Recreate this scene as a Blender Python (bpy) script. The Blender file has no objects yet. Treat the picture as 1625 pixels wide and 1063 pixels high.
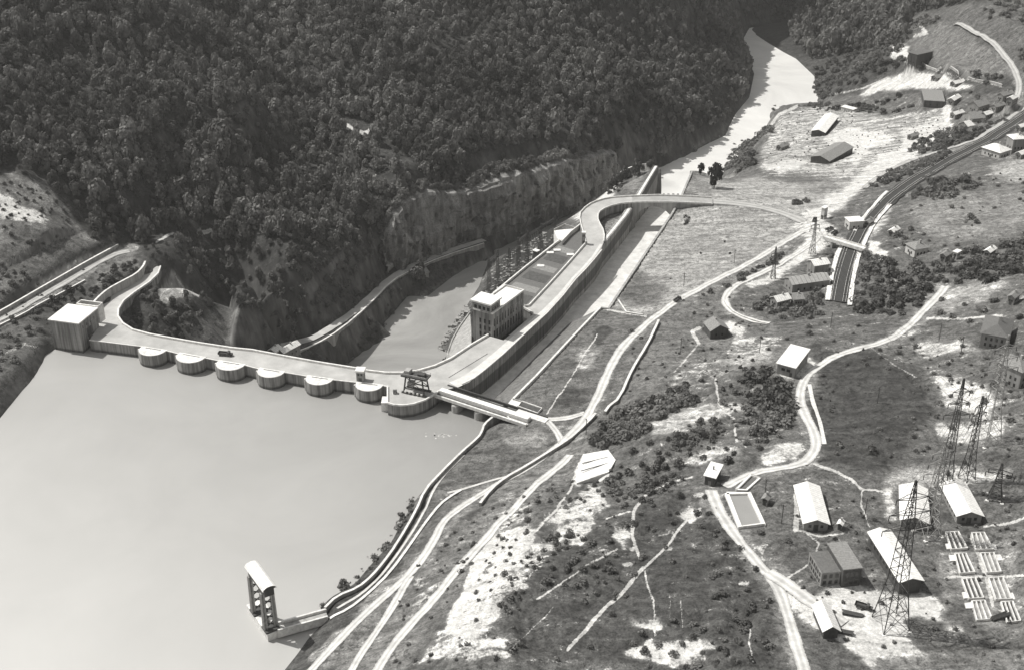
import bpy, math, random
import numpy as np
from mathutils import Vector, geometry
random.seed(7); rng = np.random.default_rng(11)
S = bpy.context.scene
COL = S.collection

# ---------------------------------------------------------------- camera, sky, sun
F, H, D = 2000., 294., math.radians(28)          # focal length in photo pixels, camera height above the lake, tilt down
cam = bpy.data.cameras.new('camera'); camo = bpy.data.objects.new('camera', cam); COL.objects.link(camo)
camo.location = (0, 0, H); camo.rotation_euler = (math.radians(90) - D, 0, 0)
cam.sensor_width = 36; cam.lens = F / 1625 * 36; cam.clip_start = 5; cam.clip_end = 20000
S.camera = camo
HAZE = .00007
SUN_EL = 56.; SUN_DIR = (-.92, .39)              # horizontal direction towards the sun
w = bpy.data.worlds.new('World'); S.world = w; w.use_nodes = True
nt = w.node_tree; bg = nt.nodes['Background']
sky = nt.nodes.new('ShaderNodeTexSky'); sky.sky_type = 'NISHITA'; sky.sun_disc = False
sky.sun_elevation = math.radians(SUN_EL); sky.sun_rotation = math.atan2(SUN_DIR[0], SUN_DIR[1])
sky.dust_density = 2.0
bw = nt.nodes.new('ShaderNodeHueSaturation'); bw.inputs['Saturation'].default_value = 0.0   # black and white film
nt.links.new(sky.outputs[0], bw.inputs['Color']); nt.links.new(bw.outputs[0], bg.inputs['Color'])
bg.inputs['Strength'].default_value = 0.10
sl = bpy.data.lights.new('sun', 'SUN'); sl.energy = 4.5; sl.angle = math.radians(.6); sl.color = (1, .985, .95)
so = bpy.data.objects.new('sun', sl); COL.objects.link(so)
ce = math.cos(math.radians(SUN_EL))
so.rotation_euler = Vector((SUN_DIR[0] * ce, SUN_DIR[1] * ce, math.sin(math.radians(SUN_EL)))).to_track_quat('Z', 'Y').to_euler()
S.view_settings.view_transform = 'Standard'; S.view_settings.look = 'None'
S.view_settings.exposure = 0.2; S.view_settings.gamma = 1.0; S.view_settings.use_curve_mapping = False

# ---------------------------------------------------------------- surveying: sight line of a photo pixel met with a height / a distance
def ray(px, py):
    a = (px - 812.5) / F; b = (531.5 - py) / F
    return a, math.cos(D) + b * math.sin(D), -math.sin(D) + b * math.cos(D)
def W(px, py, z):
    a, dy, dz = ray(px, py); t = (z - H) / dz
    return (a * t, dy * t)
def Zat(px, py, y):
    a, dy, dz = ray(px, py); t = y / dy
    return (a * t, y, H + dz * t)
def W3(px, py, z): return (*W(px, py, z), z)
def proj(x, y, z):
    dz = z - H
    dep = y * math.cos(D) - dz * math.sin(D); up = y * math.sin(D) + dz * math.cos(D)
    return 812.5 + F * x / dep, 531.5 - F * up / dep

# ---------------------------------------------------------------- materials
def node(nt, t, **k):
    n = nt.nodes.new(t)
    for a, b in k.items():
        if a[0] == '_': n.inputs[a[1:].replace('_', ' ')].default_value = b
        else: setattr(n, a, b)
    return n
def tint(v): return (v, v * .985, v * .95, 1)
def mat(name, v, rough=.85, var=.25, scale=.5, spec=.3, streak=0, bump=0, metal=0, fine=1.0, lake_band=0, ragged=0, seam=0):
    m = bpy.data.materials.new(name); m.use_nodes = True; n = m.node_tree; b = n.nodes['Principled BSDF']
    b.inputs['Roughness'].default_value = rough; b.inputs['Specular IOR Level'].default_value = spec; b.inputs['Metallic'].default_value = metal
    tc = node(n, 'ShaderNodeNewGeometry')
    mp = node(n, 'ShaderNodeMapping'); mp.inputs['Scale'].default_value = (scale, scale, scale * (.12 if streak else 1))
    n.links.new(tc.outputs['Position'], mp.inputs['Vector'])
    nz = node(n, 'ShaderNodeTexNoise', _Scale=1.0, _Detail=8.0, _Roughness=.65); n.links.new(mp.outputs[0], nz.inputs['Vector'])
    cr = node(n, 'ShaderNodeValToRGB'); e = cr.color_ramp.elements
    e[0].position = .3; e[0].color = tint(v * (1 - var)); e[1].position = .7; e[1].color = tint(min(.9, v * (1 + var)))
    n.links.new(nz.outputs['Fac'], cr.inputs['Fac'])
    out = cr.outputs[0]
    if streak:
        mp2 = node(n, 'ShaderNodeMapping'); mp2.inputs['Scale'].default_value = (.55 * fine, .55 * fine, .035)
        n.links.new(tc.outputs['Position'], mp2.inputs['Vector'])
        n2 = node(n, 'ShaderNodeTexNoise', _Scale=1.0, _Detail=3.0, _Roughness=.55); n.links.new(mp2.outputs[0], n2.inputs['Vector'])
        c2 = node(n, 'ShaderNodeValToRGB'); e = c2.color_ramp.elements
        e[0].position = .35; e[0].color = (1 - streak,) * 3 + (1,); e[1].position = .6; e[1].color = (1, 1, 1, 1)
        n.links.new(n2.outputs['Fac'], c2.inputs['Fac'])
        mx = node(n, 'ShaderNodeMix', data_type='RGBA', blend_type='MULTIPLY'); mx.inputs[0].default_value = 1
        n.links.new(out, mx.inputs[6]); n.links.new(c2.outputs[0], mx.inputs[7]); out = mx.outputs[2]
    if seam:        # standing seams of the sheet roofing, every metre or so along the building
        to = node(n, 'ShaderNodeTexCoord'); so_ = node(n, 'ShaderNodeSeparateXYZ'); n.links.new(to.outputs['Object'], so_.inputs[0]); dv = node(n, 'ShaderNodeMath', operation='DIVIDE'); n.links.new(so_.outputs['Y'], dv.inputs[0]); dv.inputs[1].default_value = seam
        fr = node(n, 'ShaderNodeMath', operation='FRACT'); n.links.new(dv.outputs[0], fr.inputs[0]); rr = node(n, 'ShaderNodeMapRange', _From_Min=.1, _From_Max=.22, _To_Min=.72, _To_Max=1.); n.links.new(fr.outputs[0], rr.inputs['Value'])
        ms = node(n, 'ShaderNodeMix', data_type='RGBA', blend_type='MULTIPLY'); ms.inputs[0].default_value = 1; n.links.new(out, ms.inputs[6]); n.links.new(rr.outputs[0], ms.inputs[7]); out = ms.outputs[2]
    if lake_band:       # darker band around lake level with a ragged top, and faint lift joints
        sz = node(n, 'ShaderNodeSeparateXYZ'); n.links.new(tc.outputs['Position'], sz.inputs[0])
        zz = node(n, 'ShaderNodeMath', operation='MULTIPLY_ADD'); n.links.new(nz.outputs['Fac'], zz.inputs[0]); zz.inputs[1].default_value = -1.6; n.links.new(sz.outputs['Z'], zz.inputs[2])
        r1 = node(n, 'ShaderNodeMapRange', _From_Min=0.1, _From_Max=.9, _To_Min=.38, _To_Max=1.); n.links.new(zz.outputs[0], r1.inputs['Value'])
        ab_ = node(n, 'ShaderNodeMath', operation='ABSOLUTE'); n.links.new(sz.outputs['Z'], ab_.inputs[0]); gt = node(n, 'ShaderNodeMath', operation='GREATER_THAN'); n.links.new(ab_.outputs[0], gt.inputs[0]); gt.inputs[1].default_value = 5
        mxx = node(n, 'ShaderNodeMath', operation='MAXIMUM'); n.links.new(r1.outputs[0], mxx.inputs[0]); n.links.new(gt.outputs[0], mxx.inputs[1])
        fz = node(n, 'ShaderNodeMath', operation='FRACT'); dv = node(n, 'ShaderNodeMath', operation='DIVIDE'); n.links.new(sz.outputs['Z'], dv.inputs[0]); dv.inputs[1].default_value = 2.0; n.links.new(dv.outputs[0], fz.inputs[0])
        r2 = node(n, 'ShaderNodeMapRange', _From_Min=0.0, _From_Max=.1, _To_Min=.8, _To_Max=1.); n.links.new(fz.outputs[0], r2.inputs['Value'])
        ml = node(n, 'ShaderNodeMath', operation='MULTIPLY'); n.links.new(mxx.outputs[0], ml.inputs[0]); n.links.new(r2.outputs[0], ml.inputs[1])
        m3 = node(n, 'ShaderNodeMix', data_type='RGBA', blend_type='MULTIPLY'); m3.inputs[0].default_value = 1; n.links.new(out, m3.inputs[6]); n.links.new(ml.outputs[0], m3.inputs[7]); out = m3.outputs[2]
    if ragged:      # road surfaces: worn wheel tracks and broken verges
        at = node(n, 'ShaderNodeAttribute', attribute_name='across'); ab_ = node(n, 'ShaderNodeMath', operation='ABSOLUTE'); n.links.new(at.outputs['Fac'], ab_.inputs[0])
        n9 = node(n, 'ShaderNodeTexNoise', _Scale=.9, _Detail=5.0, _Roughness=.7); n.links.new(tc.outputs['Position'], n9.inputs['Vector'])
        sm = node(n, 'ShaderNodeMath', operation='MULTIPLY_ADD'); n.links.new(n9.outputs['Fac'], sm.inputs[0]); sm.inputs[1].default_value = ragged; n.links.new(ab_.outputs[0], sm.inputs[2])
        al = node(n, 'ShaderNodeMapRange', _From_Min=.93 + ragged * .5, _From_Max=.97 + ragged * .5 - .12, _To_Min=0., _To_Max=1.); al.inputs['From Min'].default_value = .96 + ragged * .3; al.inputs['From Max'].default_value = .84 + ragged * .3; n.links.new(sm.outputs[0], al.inputs['Value']); n.links.new(al.outputs[0], b.inputs['Alpha'])
        wt = node(n, 'ShaderNodeMath', operation='SUBTRACT'); n.links.new(ab_.outputs[0], wt.inputs[0]); wt.inputs[1].default_value = .38; wa_ = node(n, 'ShaderNodeMath', operation='ABSOLUTE'); n.links.new(wt.outputs[0], wa_.inputs[0])
        wr = node(n, 'ShaderNodeMapRange', _From_Min=.0, _From_Max=.3, _To_Min=1.18, _To_Max=.82); n.links.new(wa_.outputs[0], wr.inputs['Value'])
        m4 = node(n, 'ShaderNodeMix', data_type='RGBA', blend_type='MULTIPLY'); m4.inputs[0].default_value = 1; n.links.new(out, m4.inputs[6]); n.links.new(wr.outputs[0], m4.inputs[7]); out = m4.outputs[2]
    n.links.new(out, b.inputs['Base Color'])
    if bump:
        bp = node(n, 'ShaderNodeBump', _Strength=bump, _Distance=.3); n.links.new(nz.outputs['Fac'], bp.inputs['Height']); n.links.new(bp.outputs[0], b.inputs['Normal'])
    return m
M = {}
M['concrete'] = mat('concrete', .36, var=.22, scale=.25, streak=.35, bump=.2)
M['wallconc'] = mat('stained concrete', .30, var=.3, scale=.35, streak=.6, bump=.2, fine=1.4, lake_band=1)
M['deck'] = mat('deck paving', .38, var=.22, scale=.11)
M['cap'] = mat('pale parapet', .62, var=.28, scale=.6)
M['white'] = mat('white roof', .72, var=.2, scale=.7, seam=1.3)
M['whitewall'] = mat('pale render', .55, var=.15, scale=.8, streak=.2)
M['render'] = mat('grey render', .27, var=.2, scale=.6, streak=.3)
M['tile'] = mat('grey roof sheets', .22, var=.3, scale=1.2, seam=.9)
M['darktile'] = mat('dark roof', .12, var=.3, scale=1.5)
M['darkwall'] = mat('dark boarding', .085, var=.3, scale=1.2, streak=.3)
M['glass'] = mat('window glass', .03, rough=.2, var=.1, spec=.6)
M['steel'] = mat('dark steel', .06, rough=.6, var=.3, scale=1)
M['palesteel'] = mat('galvanised steel', .34, rough=.5, var=.2, scale=1)
M['road'] = mat('pale dusty road', .50, var=.25, scale=.3, ragged=.55)
M['asphalt'] = mat('grey road', .36, var=.2, scale=.25, ragged=.3)
M['ballast'] = mat('railway ballast', .045, var=.4, scale=1.5)
M['cess'] = mat('pale gravel', .66, var=.25, scale=.8, ragged=.7)
M['leaf'] = mat('foliage', .062, rough=.8, var=.65, scale=.35, spec=.15)
M['leafd'] = mat('dark foliage', .045, rough=.8, var=.6, scale=.4, spec=.15)
M['bark'] = mat('bark', .08, var=.3, scale=2)
M['boulder'] = mat('grey boulders', .26, var=.45, scale=.8)
M['rubble'] = mat('pale rock', .55, var=.3, scale=1, bump=.4)
M['still'] = mat('basin water', .26, rough=.3, var=.08, scale=.05)
def water(name, v, rough, sc, bump, pale_right=False):
    m = bpy.data.materials.new(name); m.use_nodes = True; n = m.node_tree; b = n.nodes['Principled BSDF']
    b.inputs['Roughness'].default_value = rough; b.inputs['Specular IOR Level'].default_value = .5
    g = node(n, 'ShaderNodeNewGeometry')
    nz = node(n, 'ShaderNodeTexNoise', _Scale=.012, _Detail=9.0, _Roughness=.72, _Distortion=1.2); n.links.new(g.outputs['Position'], nz.inputs['Vector'])
    cr = node(n, 'ShaderNodeValToRGB'); e = cr.color_ramp.elements
    e[0].position = .3; e[0].color = tint(v * (.84 if pale_right else .93)); e[1].position = .7; e[1].color = tint(v * (1.18 if pale_right else 1.08))
    n.links.new(nz.outputs['Fac'], cr.inputs['Fac']); n.links.new(cr.outputs[0], b.inputs['Base Color'])
    # base colour turns paler: rightwards on the river, towards the near left on the lake
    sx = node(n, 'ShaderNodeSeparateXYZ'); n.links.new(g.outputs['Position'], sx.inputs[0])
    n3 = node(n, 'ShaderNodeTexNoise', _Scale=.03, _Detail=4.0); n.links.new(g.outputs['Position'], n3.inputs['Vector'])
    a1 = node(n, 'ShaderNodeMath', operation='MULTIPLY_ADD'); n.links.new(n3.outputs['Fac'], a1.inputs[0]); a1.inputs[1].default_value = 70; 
    if pale_right: n.links.new(sx.outputs['X'], a1.inputs[2])
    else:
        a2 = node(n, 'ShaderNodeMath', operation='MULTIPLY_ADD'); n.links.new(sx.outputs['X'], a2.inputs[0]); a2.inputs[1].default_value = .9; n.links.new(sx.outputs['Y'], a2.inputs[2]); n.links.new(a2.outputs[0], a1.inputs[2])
    mr = node(n, 'ShaderNodeMapRange', _From_Min=110. if pale_right else 500., _From_Max=160. if pale_right else 190., _To_Min=0., _To_Max=1.); n.links.new(a1.outputs[0], mr.inputs['Value'])
    mx = node(n, 'ShaderNodeMix', data_type='RGBA'); n.links.new(mr.outputs[0], mx.inputs[0]); n.links.new(cr.outputs[0], mx.inputs[6]); mx.inputs[7].default_value = tint(.68 if pale_right else .45)
    mo = node(n, 'ShaderNodeMapRange', _From_Min=.3, _From_Max=.7, _To_Min=.82 if pale_right else .965, _To_Max=1.12 if pale_right else 1.035); n.links.new(nz.outputs['Fac'], mo.inputs['Value']); mm = node(n, 'ShaderNodeMix', data_type='RGBA', blend_type='MULTIPLY'); mm.inputs[0].default_value = 1; n.links.new(mx.outputs[2], mm.inputs[6]); n.links.new(mo.outputs[0], mm.inputs[7]); n.links.new(mm.outputs[2], b.inputs['Base Color'])
    n2 = node(n, 'ShaderNodeTexNoise', _Scale=sc, _Detail=4.0); n.links.new(g.outputs['Position'], n2.inputs['Vector'])
    bp = node(n, 'ShaderNodeBump', _Strength=bump, _Distance=.3); n.links.new(n2.outputs['Fac'], bp.inputs['Height']); n.links.new(bp.outputs[0], b.inputs['Normal'])
    return m
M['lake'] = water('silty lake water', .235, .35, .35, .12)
M['river'] = water('silty river water', .29, .32, .3, .35, pale_right=True)
M['foam'] = mat('scum', .5, var=.2, scale=2)

# ---------------------------------------------------------------- object helpers
def link(name, verts, faces, m, parent=None, kind=None, label=None, cat=None, group=None, smooth=False):
    me = bpy.data.meshes.new(name); me.from_pydata([tuple(map(float, v)) for v in verts], [], faces); me.materials.append(M[m] if isinstance(m, str) else m)
    if smooth: me.polygons.foreach_set('use_smooth', [True] * len(me.polygons))
    o = bpy.data.objects.new(name, me); COL.objects.link(o)
    if parent: o.parent = parent
    return tag(o, label, cat, group, kind)
def tag(o, label=None, cat=None, group=None, kind=None):
    if label: o['label'] = label
    if cat: o['category'] = cat
    if group: o['group'] = group
    if kind: o['kind'] = kind
    return o
def thing(name, label, cat, loc=(0, 0, 0), rz=0, group=None):
    o = bpy.data.objects.new(name, None); COL.objects.link(o); o.location = loc; o.rotation_euler = (0, 0, rz)
    return tag(o, label, cat, group)
class MB:
    def __init__(s): s.v = []; s.f = []
    def add(s, vs, fs):
        k = len(s.v); s.v += [tuple(v) for v in vs]; s.f += [tuple(i + k for i in f) for f in fs]; return s
    def box(s, x0, x1, y0, y1, z0, z1):
        return s.add([(x0, y0, z0), (x1, y0, z0), (x1, y1, z0), (x0, y1, z0), (x0, y0, z1), (x1, y0, z1), (x1, y1, z1), (x0, y1, z1)],
                     [(3, 2, 1, 0), (4, 5, 6, 7), (0, 1, 5, 4), (1, 2, 6, 5), (2, 3, 7, 6), (3, 0, 4, 7)])
    def bar(s, a, b, r):
        a = Vector(a); b = Vector(b); d = (b - a).normalized(); u = d.orthogonal().normalized() * r; v = d.cross(u)
        return s.add([a + u + v, a - u + v, a - u - v, a + u - v, b + u + v, b - u + v, b - u - v, b + u - v],
                     [(3, 2, 1, 0), (4, 5, 6, 7), (0, 1, 5, 4), (1, 2, 6, 5), (2, 3, 7, 6), (3, 0, 4, 7)])
    def prism(s, pts, z0, z1, cap=True):
        n = len(pts); ar = sum(pts[i][0] * pts[(i + 1) % n][1] - pts[(i + 1) % n][0] * pts[i][1] for i in range(n))
        if ar < 0: pts = pts[::-1]
        t = z1 if isinstance(z1, (list, tuple)) else [z1] * n
        if ar < 0 and isinstance(z1, (list, tuple)): t = list(z1)[::-1]
        vs = [(p[0], p[1], z0) for p in pts] + [(p[0], p[1], q) for p, q in zip(pts, t)]
        tri = geometry.tessellate_polygon([[Vector((p[0], p[1], 0)) for p in pts]])
        fs = [(i, (i + 1) % n, (i + 1) % n + n, i + n) for i in range(n)]
        for q in tri:
            a, b, c = q
            A = (pts[b][0] - pts[a][0]) * (pts[c][1] - pts[a][1]) - (pts[c][0] - pts[a][0]) * (pts[b][1] - pts[a][1])
            if A < 0: b, c = c, b
            fs.append((a + n, b + n, c + n)); fs.append((c, b, a))
        return s.add(vs, fs)
    def ribbon(s, line, wd, h0, h1):          # wall along a 3-D line: base h0 under and top h1 over the line's z, thickness wd
        P = [Vector(p) for p in line]; n = len(P); L = []
        for i, p in enumerate(P):
            d = (P[min(i + 1, n - 1)] - P[max(i - 1, 0)]); d.z = 0; d.normalize(); q = Vector((-d.y, d.x, 0)) * wd / 2
            for a, z in ((q, h0), (-q, h0), (-q, h1), (q, h1)): L.append((p.x + a.x, p.y + a.y, p.z + z))
        fs = [(3, 2, 1, 0), tuple(4 * (n - 1) + k for k in (0, 1, 2, 3))]
        for i in range(n - 1):
            for k in range(4): a = 4 * i + k; b = 4 * i + (k + 1) % 4; fs.append((a, b, b + 4, a + 4))
        return s.add(L, fs)
    def make(s, name, m, parent=None, **k): return link(name, s.v, s.f, m, parent, **k)
def dense(line, step):
    out = [line[0]]
    for a, b in zip(line, line[1:]):
        d = math.dist(a[:2], b[:2]); n = max(1, int(d / step))
        for i in range(1, n + 1): out.append(tuple(p + (q - p) * i / n for p, q in zip(a, b)))
    return out
def smooth(line, it=2):
    for _ in range(it):
        o = [line[0]]
        for a, b in zip(line, line[1:]):
            o.append(tuple(.75 * p + .25 * q for p, q in zip(a, b))); o.append(tuple(.25 * p + .75 * q for p, q in zip(a, b)))
        line = o + [line[-1]]
    return line
# ---------------------------------------------------------------- the lie of the land: spot heights (photo px, py, z) along banks, roads, cliffs
def PL(*p): return [W3(*q) for q in p]
LINES = []
def T(*p, step=9): LINES.append(dense(PL(*p), step))
def TZ(*p, step=9): LINES.append(dense([Zat(*q) for q in p], step))     # (px, py, distance): height found from the sight line
def TW(*p, step=25): LINES.append(dense(list(p), step))                 # world coordinates
# lake shore, left bank
T((-420, 1040, 0), (-150, 800, 0), (0, 665, 0), (40, 612, 0), (70, 572, 0), (84, 550, 0))
T((-330, 1080, -10), (-100, 830, -10), (40, 680, -10))
LINES.append([(*W(a, b, 6), -15.) for a, b in ((80, 545), (100, 545), (125, 546), (150, 546), (185, 550), (220, 556), (265, 562), (330, 574), (400, 588), (460, 598), (530, 610), (600, 619), (612, 645), (640, 650), (670, 645), (700, 628), (730, 640), (770, 655))])
T((-400, 900, 12), (-100, 680, 10), (0, 605, 9), (40, 572, 7), (62, 545, 6.5))
T((-300, 700, 12), (0, 520, 9), (60, 486, 9), (130, 448, 9), (200, 408, 9.5), (225, 420, 9))
T((-60, 530, 10.5), (0, 498, 10.5), (60, 466, 10.5), (120, 430, 10.5), (190, 394, 10.5), (215, 396, 10.5))
T((0, 470, 16), (60, 440, 16), (110, 405, 16), (160, 383, 15))
T((60, 545, 6), (105, 484, 6), (160, 484, 6), (170, 460, 8), (228, 425, 10)); T((75, 540, 6), (150, 543, 6), (165, 505, 6), (190, 480, 5.4), (250, 433, 5.4))
T((262, 432, 3), (255, 450, 1), (212, 485, -3), (200, 505, -5), (225, 525, -8), (300, 545, -14), (400, 562, -26))
T((290, 450, 6), (300, 480, 0), (270, 500, -3), (340, 520, -10), (370, 555, -25))
T((365, 478, 5), (375, 470, 6), (400, 450, 6), (440, 430, 0)); T((372, 486, -10), (395, 535, -32), (440, 548, -34))
T((150, 440, 8.5), (200, 440, 8)); T((250, 400, 11), (330, 395, 12), (400, 392, 10), (480, 400, -4), (530, 400, -12))
T((450, 440, -15), (500, 465, -27), (560, 468, -46)); T((420, 500, -30), (470, 520, -38))
T((540, 390, -14), (570, 335, -7), (600, 290, 6), (640, 255, 14)); 
T((562, 375, -22), (590, 402, -37), (605, 425, -45))
# gorge road bench and left river bank
T((425, 552, -36), (495, 538, -40), (530, 518, -42), (580, 484, -46), (620, 443, -49), (650, 427, -50), (700, 404, -51), (768, 383, -52))
T((500, 552, -42), (545, 527, -44), (590, 492, -48), (630, 452, -51), (660, 440, -52), (700, 416, -53), (768, 392, -54))
T((480, 580, -62.5), (560, 556, -62.5), (606, 512, -62.5), (645, 470, -62.5), (700, 428, -62.5), (770, 402, -62.5), (850, 364, -62.5), (930, 322, -62.5), (1000, 290, -62.5), (1040, 266, -62.5), (1082, 246, -62.5), (1150, 216, -62.5), (1166, 182, -62.5), (1188, 156, -62.5), (1196, 118, -62.5), (1184, 90, -62.5), (1178, 60, -62.5), (1186, 45, -62.5))
# cliffs on the left bank: foot, brow, shoulder
T((600, 425, -46), (640, 412, -48), (700, 390, -50), (768, 372, -54), (850, 350, -60), (930, 312, -60), (1000, 282, -60))
TZ((600, 345, 742), (630, 300, 752), (665, 285, 768), (720, 285, 790), (790, 262, 806), (850, 250, 834), (905, 235, 872), (960, 225, 915))
TZ((610, 290, 765), (640, 252, 772), (700, 245, 810), (770, 230, 835), (850, 215, 870), (930, 205, 905), (1000, 205, 945), (1060, 205, 985))
T((1000, 240, -45), (1045, 235, -48), (1100, 215, -50), (1140, 190, -50))
TZ((1090, 165, 1030), (1130, 140, 1080), (1165, 110, 1150), (1170, 75, 1240), (1165, 45, 1340))
# wooded hillside rising behind the gorge
TZ((480, 340, 730), (400, 340, 705), (300, 350, 680), (250, 370, 665)); TZ((500, 250, 800), (420, 260, 780), (330, 270, 750), (250, 300, 710))
TZ((640, 170, 860), (800, 170, 890), (950, 160, 945), (1060, 150, 1010)); TZ((450, 180, 860), (560, 160, 870))
TZ((600, 80, 930), (750, 80, 960), (900, 80, 1000), (1040, 80, 1080), (1110, 60, 1170))
TZ((500, 90, 915), (430, 120, 890)); TZ((380, 120, 830), (330, 70, 840), (270, 35, 845), (210, 10, 845)); 
TZ((395, 135, 800), (350, 180, 760), (300, 220, 735), (200, 200, 705)); TZ((420, 110, 880), (390, 80, 915), (330, 10, 950))
TZ((500, 0, 985), (650, 0, 1000), (800, 0, 1020), (950, 0, 1070), (1080, 0, 1150), (1150, 10, 1260), (1180, 20, 1400))
TZ((500, -70, 1050), (700, -75, 1060), (900, -80, 1100), (1080, -80, 1200), (1180, -60, 1450), (1350, -60, 1500))
TZ((200, 280, 680), (100, 210, 705), (0, 190, 700), (-200, 190, 690)); TZ((100, 100, 775), (0, 80, 775), (-250, 70, 760)); TZ((100, 0, 830), (-50, -20, 825), (-300, -30, 815)); TZ((200, 110, 785), (270, 170, 750))
T((0, 400, 24), (60, 380, 24), (130, 350, 22)); T((0, 340, 34), (80, 330, 33), (140, 310, 32)); T((-250, 380, 26), (-250, 540, 13))
TW((-900, 300, 60), (-500, 300, 40), (-380, 380, 25)); TW((-900, 700, 200), (-900, 1100, 330), (-500, 1000, 280), (-100, 1200, 230), (300, 1500, 120), (700, 1700, 60)); TW((-900, 1900, 420), (-200, 2000, 330), (600, 2300, 200), (1600, 2400, 160))
# river right bank
T((1300, 165, -62.5), (1291, 145, -62.5), (1291, 122, -62.5), (1262, 95, -62.5), (1240, 84, -62.5), (1208, 66, -62.5), (1192, 56, -62.5)); T((1300, 165, -62.5), (1284, 160, -62.5), (1222, 172, -62.5), (1219, 186, -62.5), (1224, 198, -62.5), (1200, 222, -62.5), (1178, 240, -62.5), (1166, 270, -62.5), (1120, 290, -62.5), (1098, 300, -62.5))
T((1230, 176, -40), (1242, 190, -38), (1225, 215, -34), (1205, 240, -30), (1190, 268, -20), (1150, 284, -12), (1112, 270, -6)); T((1300, 170, -42), (1330, 160, -42), (1420, 175, -26))
TZ((1330, 130, 1170), (1350, 100, 1200), (1290, 60, 1320), (1230, 30, 1440)); T((1350, 150, -38), (1400, 150, -25), (1400, 120, -22), (1470, 140, -12), (1500, 160, -6), (1550, 150, 4), (1590, 140, 12))
T((1400, 90, -10), (1430, 80, -4), (1450, 60, 0), (1440, 100, -6)); T((1500, 100, 9), (1560, 120, 11), (1450, 45, 8), (1480, 60, 10)); T((1530, 42, 26), (1580, 75, 26), (1612, 110, 22), (1625, 130, 20), (1800, 200, 24)); T((1550, 0, 40), (1625, 40, 42), (1800, 90, 60))
TZ((1400, 20, 1350), (1470, 0, 1400)); TW((700, 1300, 70), (1000, 1600, 110)); TW((800, 700, 70), (600, 400, 60), (800, 1000, 80))
# rocky platform and works area, upper right
T((1240, 165, -40), (1300, 172, -40)); T((1220, 205, -30), (1270, 190, -29), (1345, 190, -26), (1400, 190, -20), (1450, 190, -14), (1510, 200, -10)); T((1200, 258, -9), (1260, 245, -16), (1290, 255, -16), (1350, 245, -15), (1400, 225, -13), (1450, 225, -8))
T((1190, 285, -4), (1250, 280, -5), (1330, 270, -6), (1375, 265, -4)); T((1390, 280, 0), (1440, 250, -2), (1500, 228, 0), (1540, 210, 2)); T((1150, 300, 1), (1250, 300, 2), (1330, 305, 4), (1370, 300, 5))
# field right of the spillway, lawn terraces, roads
T((1132, 316, 5.5), (1190, 324, 6), (1250, 338, 7), (1280, 350, 8), (1300, 345, 8), (1340, 325, 8)); T((1128, 326, 5), (1075, 352, 3), (966, 489, 2.5), (953, 489, 2.5), (900, 545, 3), (850, 600, 3), (812, 640, 4))
T((1104, 280, -2), (1085, 305, 2), (1130, 308, 4)); T((1000, 500, 4), (1050, 440, 4), (1110, 400, 5), (1180, 370, 6), (1250, 365, 7))
T((845, 668, 5.5), (870, 665, 5.5), (930, 662, 5.5), (948, 632, 6), (969, 582, 6.5), (990, 547, 7), (1019, 521, 7.5), (1063, 484, 8), (1116, 455, 8.5), (1169, 428, 9), (1220, 400, 9.5), (1260, 380, 10), (1290, 365, 10), (1330, 385, 11), (1362, 393, 16), (1300, 373, 11))
T((870, 668, 5.5), (892, 705, 6), (830, 742, 6.5), (774, 780, 7), (703, 827, 8), (685, 867, 8.5), (658, 904, 9), (584, 970, 9.5), (513, 1043, 10), (430, 1120, 10))
T((732, 780, 4), (698, 801, 4), (653, 862, 4), (619, 909, 4), (584, 943, 4), (526, 983, 4)); T((820, 655, 4.5), (800, 656, 3), (768, 676, 3), (765, 687, 3), (759, 697, 3), (733, 719, 3), (674, 780, 3), (660, 814, 3), (629, 867, 3), (608, 896, 3), (569, 936, 3), (534, 950, 3), (516, 968, 3))
T((760, 690, -.4), (728, 720, -.4), (668, 782, -.4), (645, 810, -.4), (618, 862, -.4), (590, 890, -.4), (560, 925, -.4), (525, 945, -.4), (505, 965, -.4), (515, 990, -.4), (485, 1015, -.4), (465, 1043, -.4), (380, 1150, -.4))
T((790, 668, 2), (740, 690, -8), (690, 740, -8), (640, 785, -8), (600, 850, -8), (560, 900, -8), (500, 940, -8), (440, 1010, -9), (420, 1060, -9), (330, 1180, -9))
T((650, 917, 9), (624, 962, 10), (569, 1043, 11), (520, 1110, 12)); T((830, 790, 14), (782, 841, 15), (716, 917, 15), (663, 978, 15), (611, 1043, 15), (560, 1110, 15))
T((900, 760, 15), (860, 820, 22), (820, 860, 25), (800, 920, 26), (770, 985, 26), (730, 1043, 26), (690, 1120, 26)); T((950, 640, 8), (975, 640, 9), (1010, 575, 9), (1045, 515, 9.5))
T((915, 690, 7.5), (960, 665, 9), (1010, 630, 13), (1080, 590, 14), (1120, 545, 12), (1170, 520, 12)); T((930, 760, 16), (975, 735, 18), (1040, 690, 21), (1130, 640, 22), (1190, 600, 21), (1230, 600, 23))
T((950, 715, 14), (1000, 690, 17), (1060, 650, 16)); T((1070, 540, 10), (1105, 525, 10.5), (1160, 515, 11), (1150, 478, 10.5), (1190, 442, 10.5), (1240, 420, 10.5), (1220, 513, 12), (1180, 502, 11))
T((1240, 470, 10), (1270, 480, 11), (1300, 470, 12)); T((1315, 490, 13), (1322, 440, 13), (1335, 395, 13), (1365, 340, 13), (1415, 300, 13), (1480, 260, 13), (1540, 230, 13), (1590, 205, 14), (1625, 182, 14), (1750, 130, 16)); T((1348, 490, 13), (1356, 440, 13), (1365, 400, 13), (1390, 352, 13), (1430, 315, 13), (1490, 272, 13), (1550, 240, 13.5), (1600, 215, 14.5))
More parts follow.
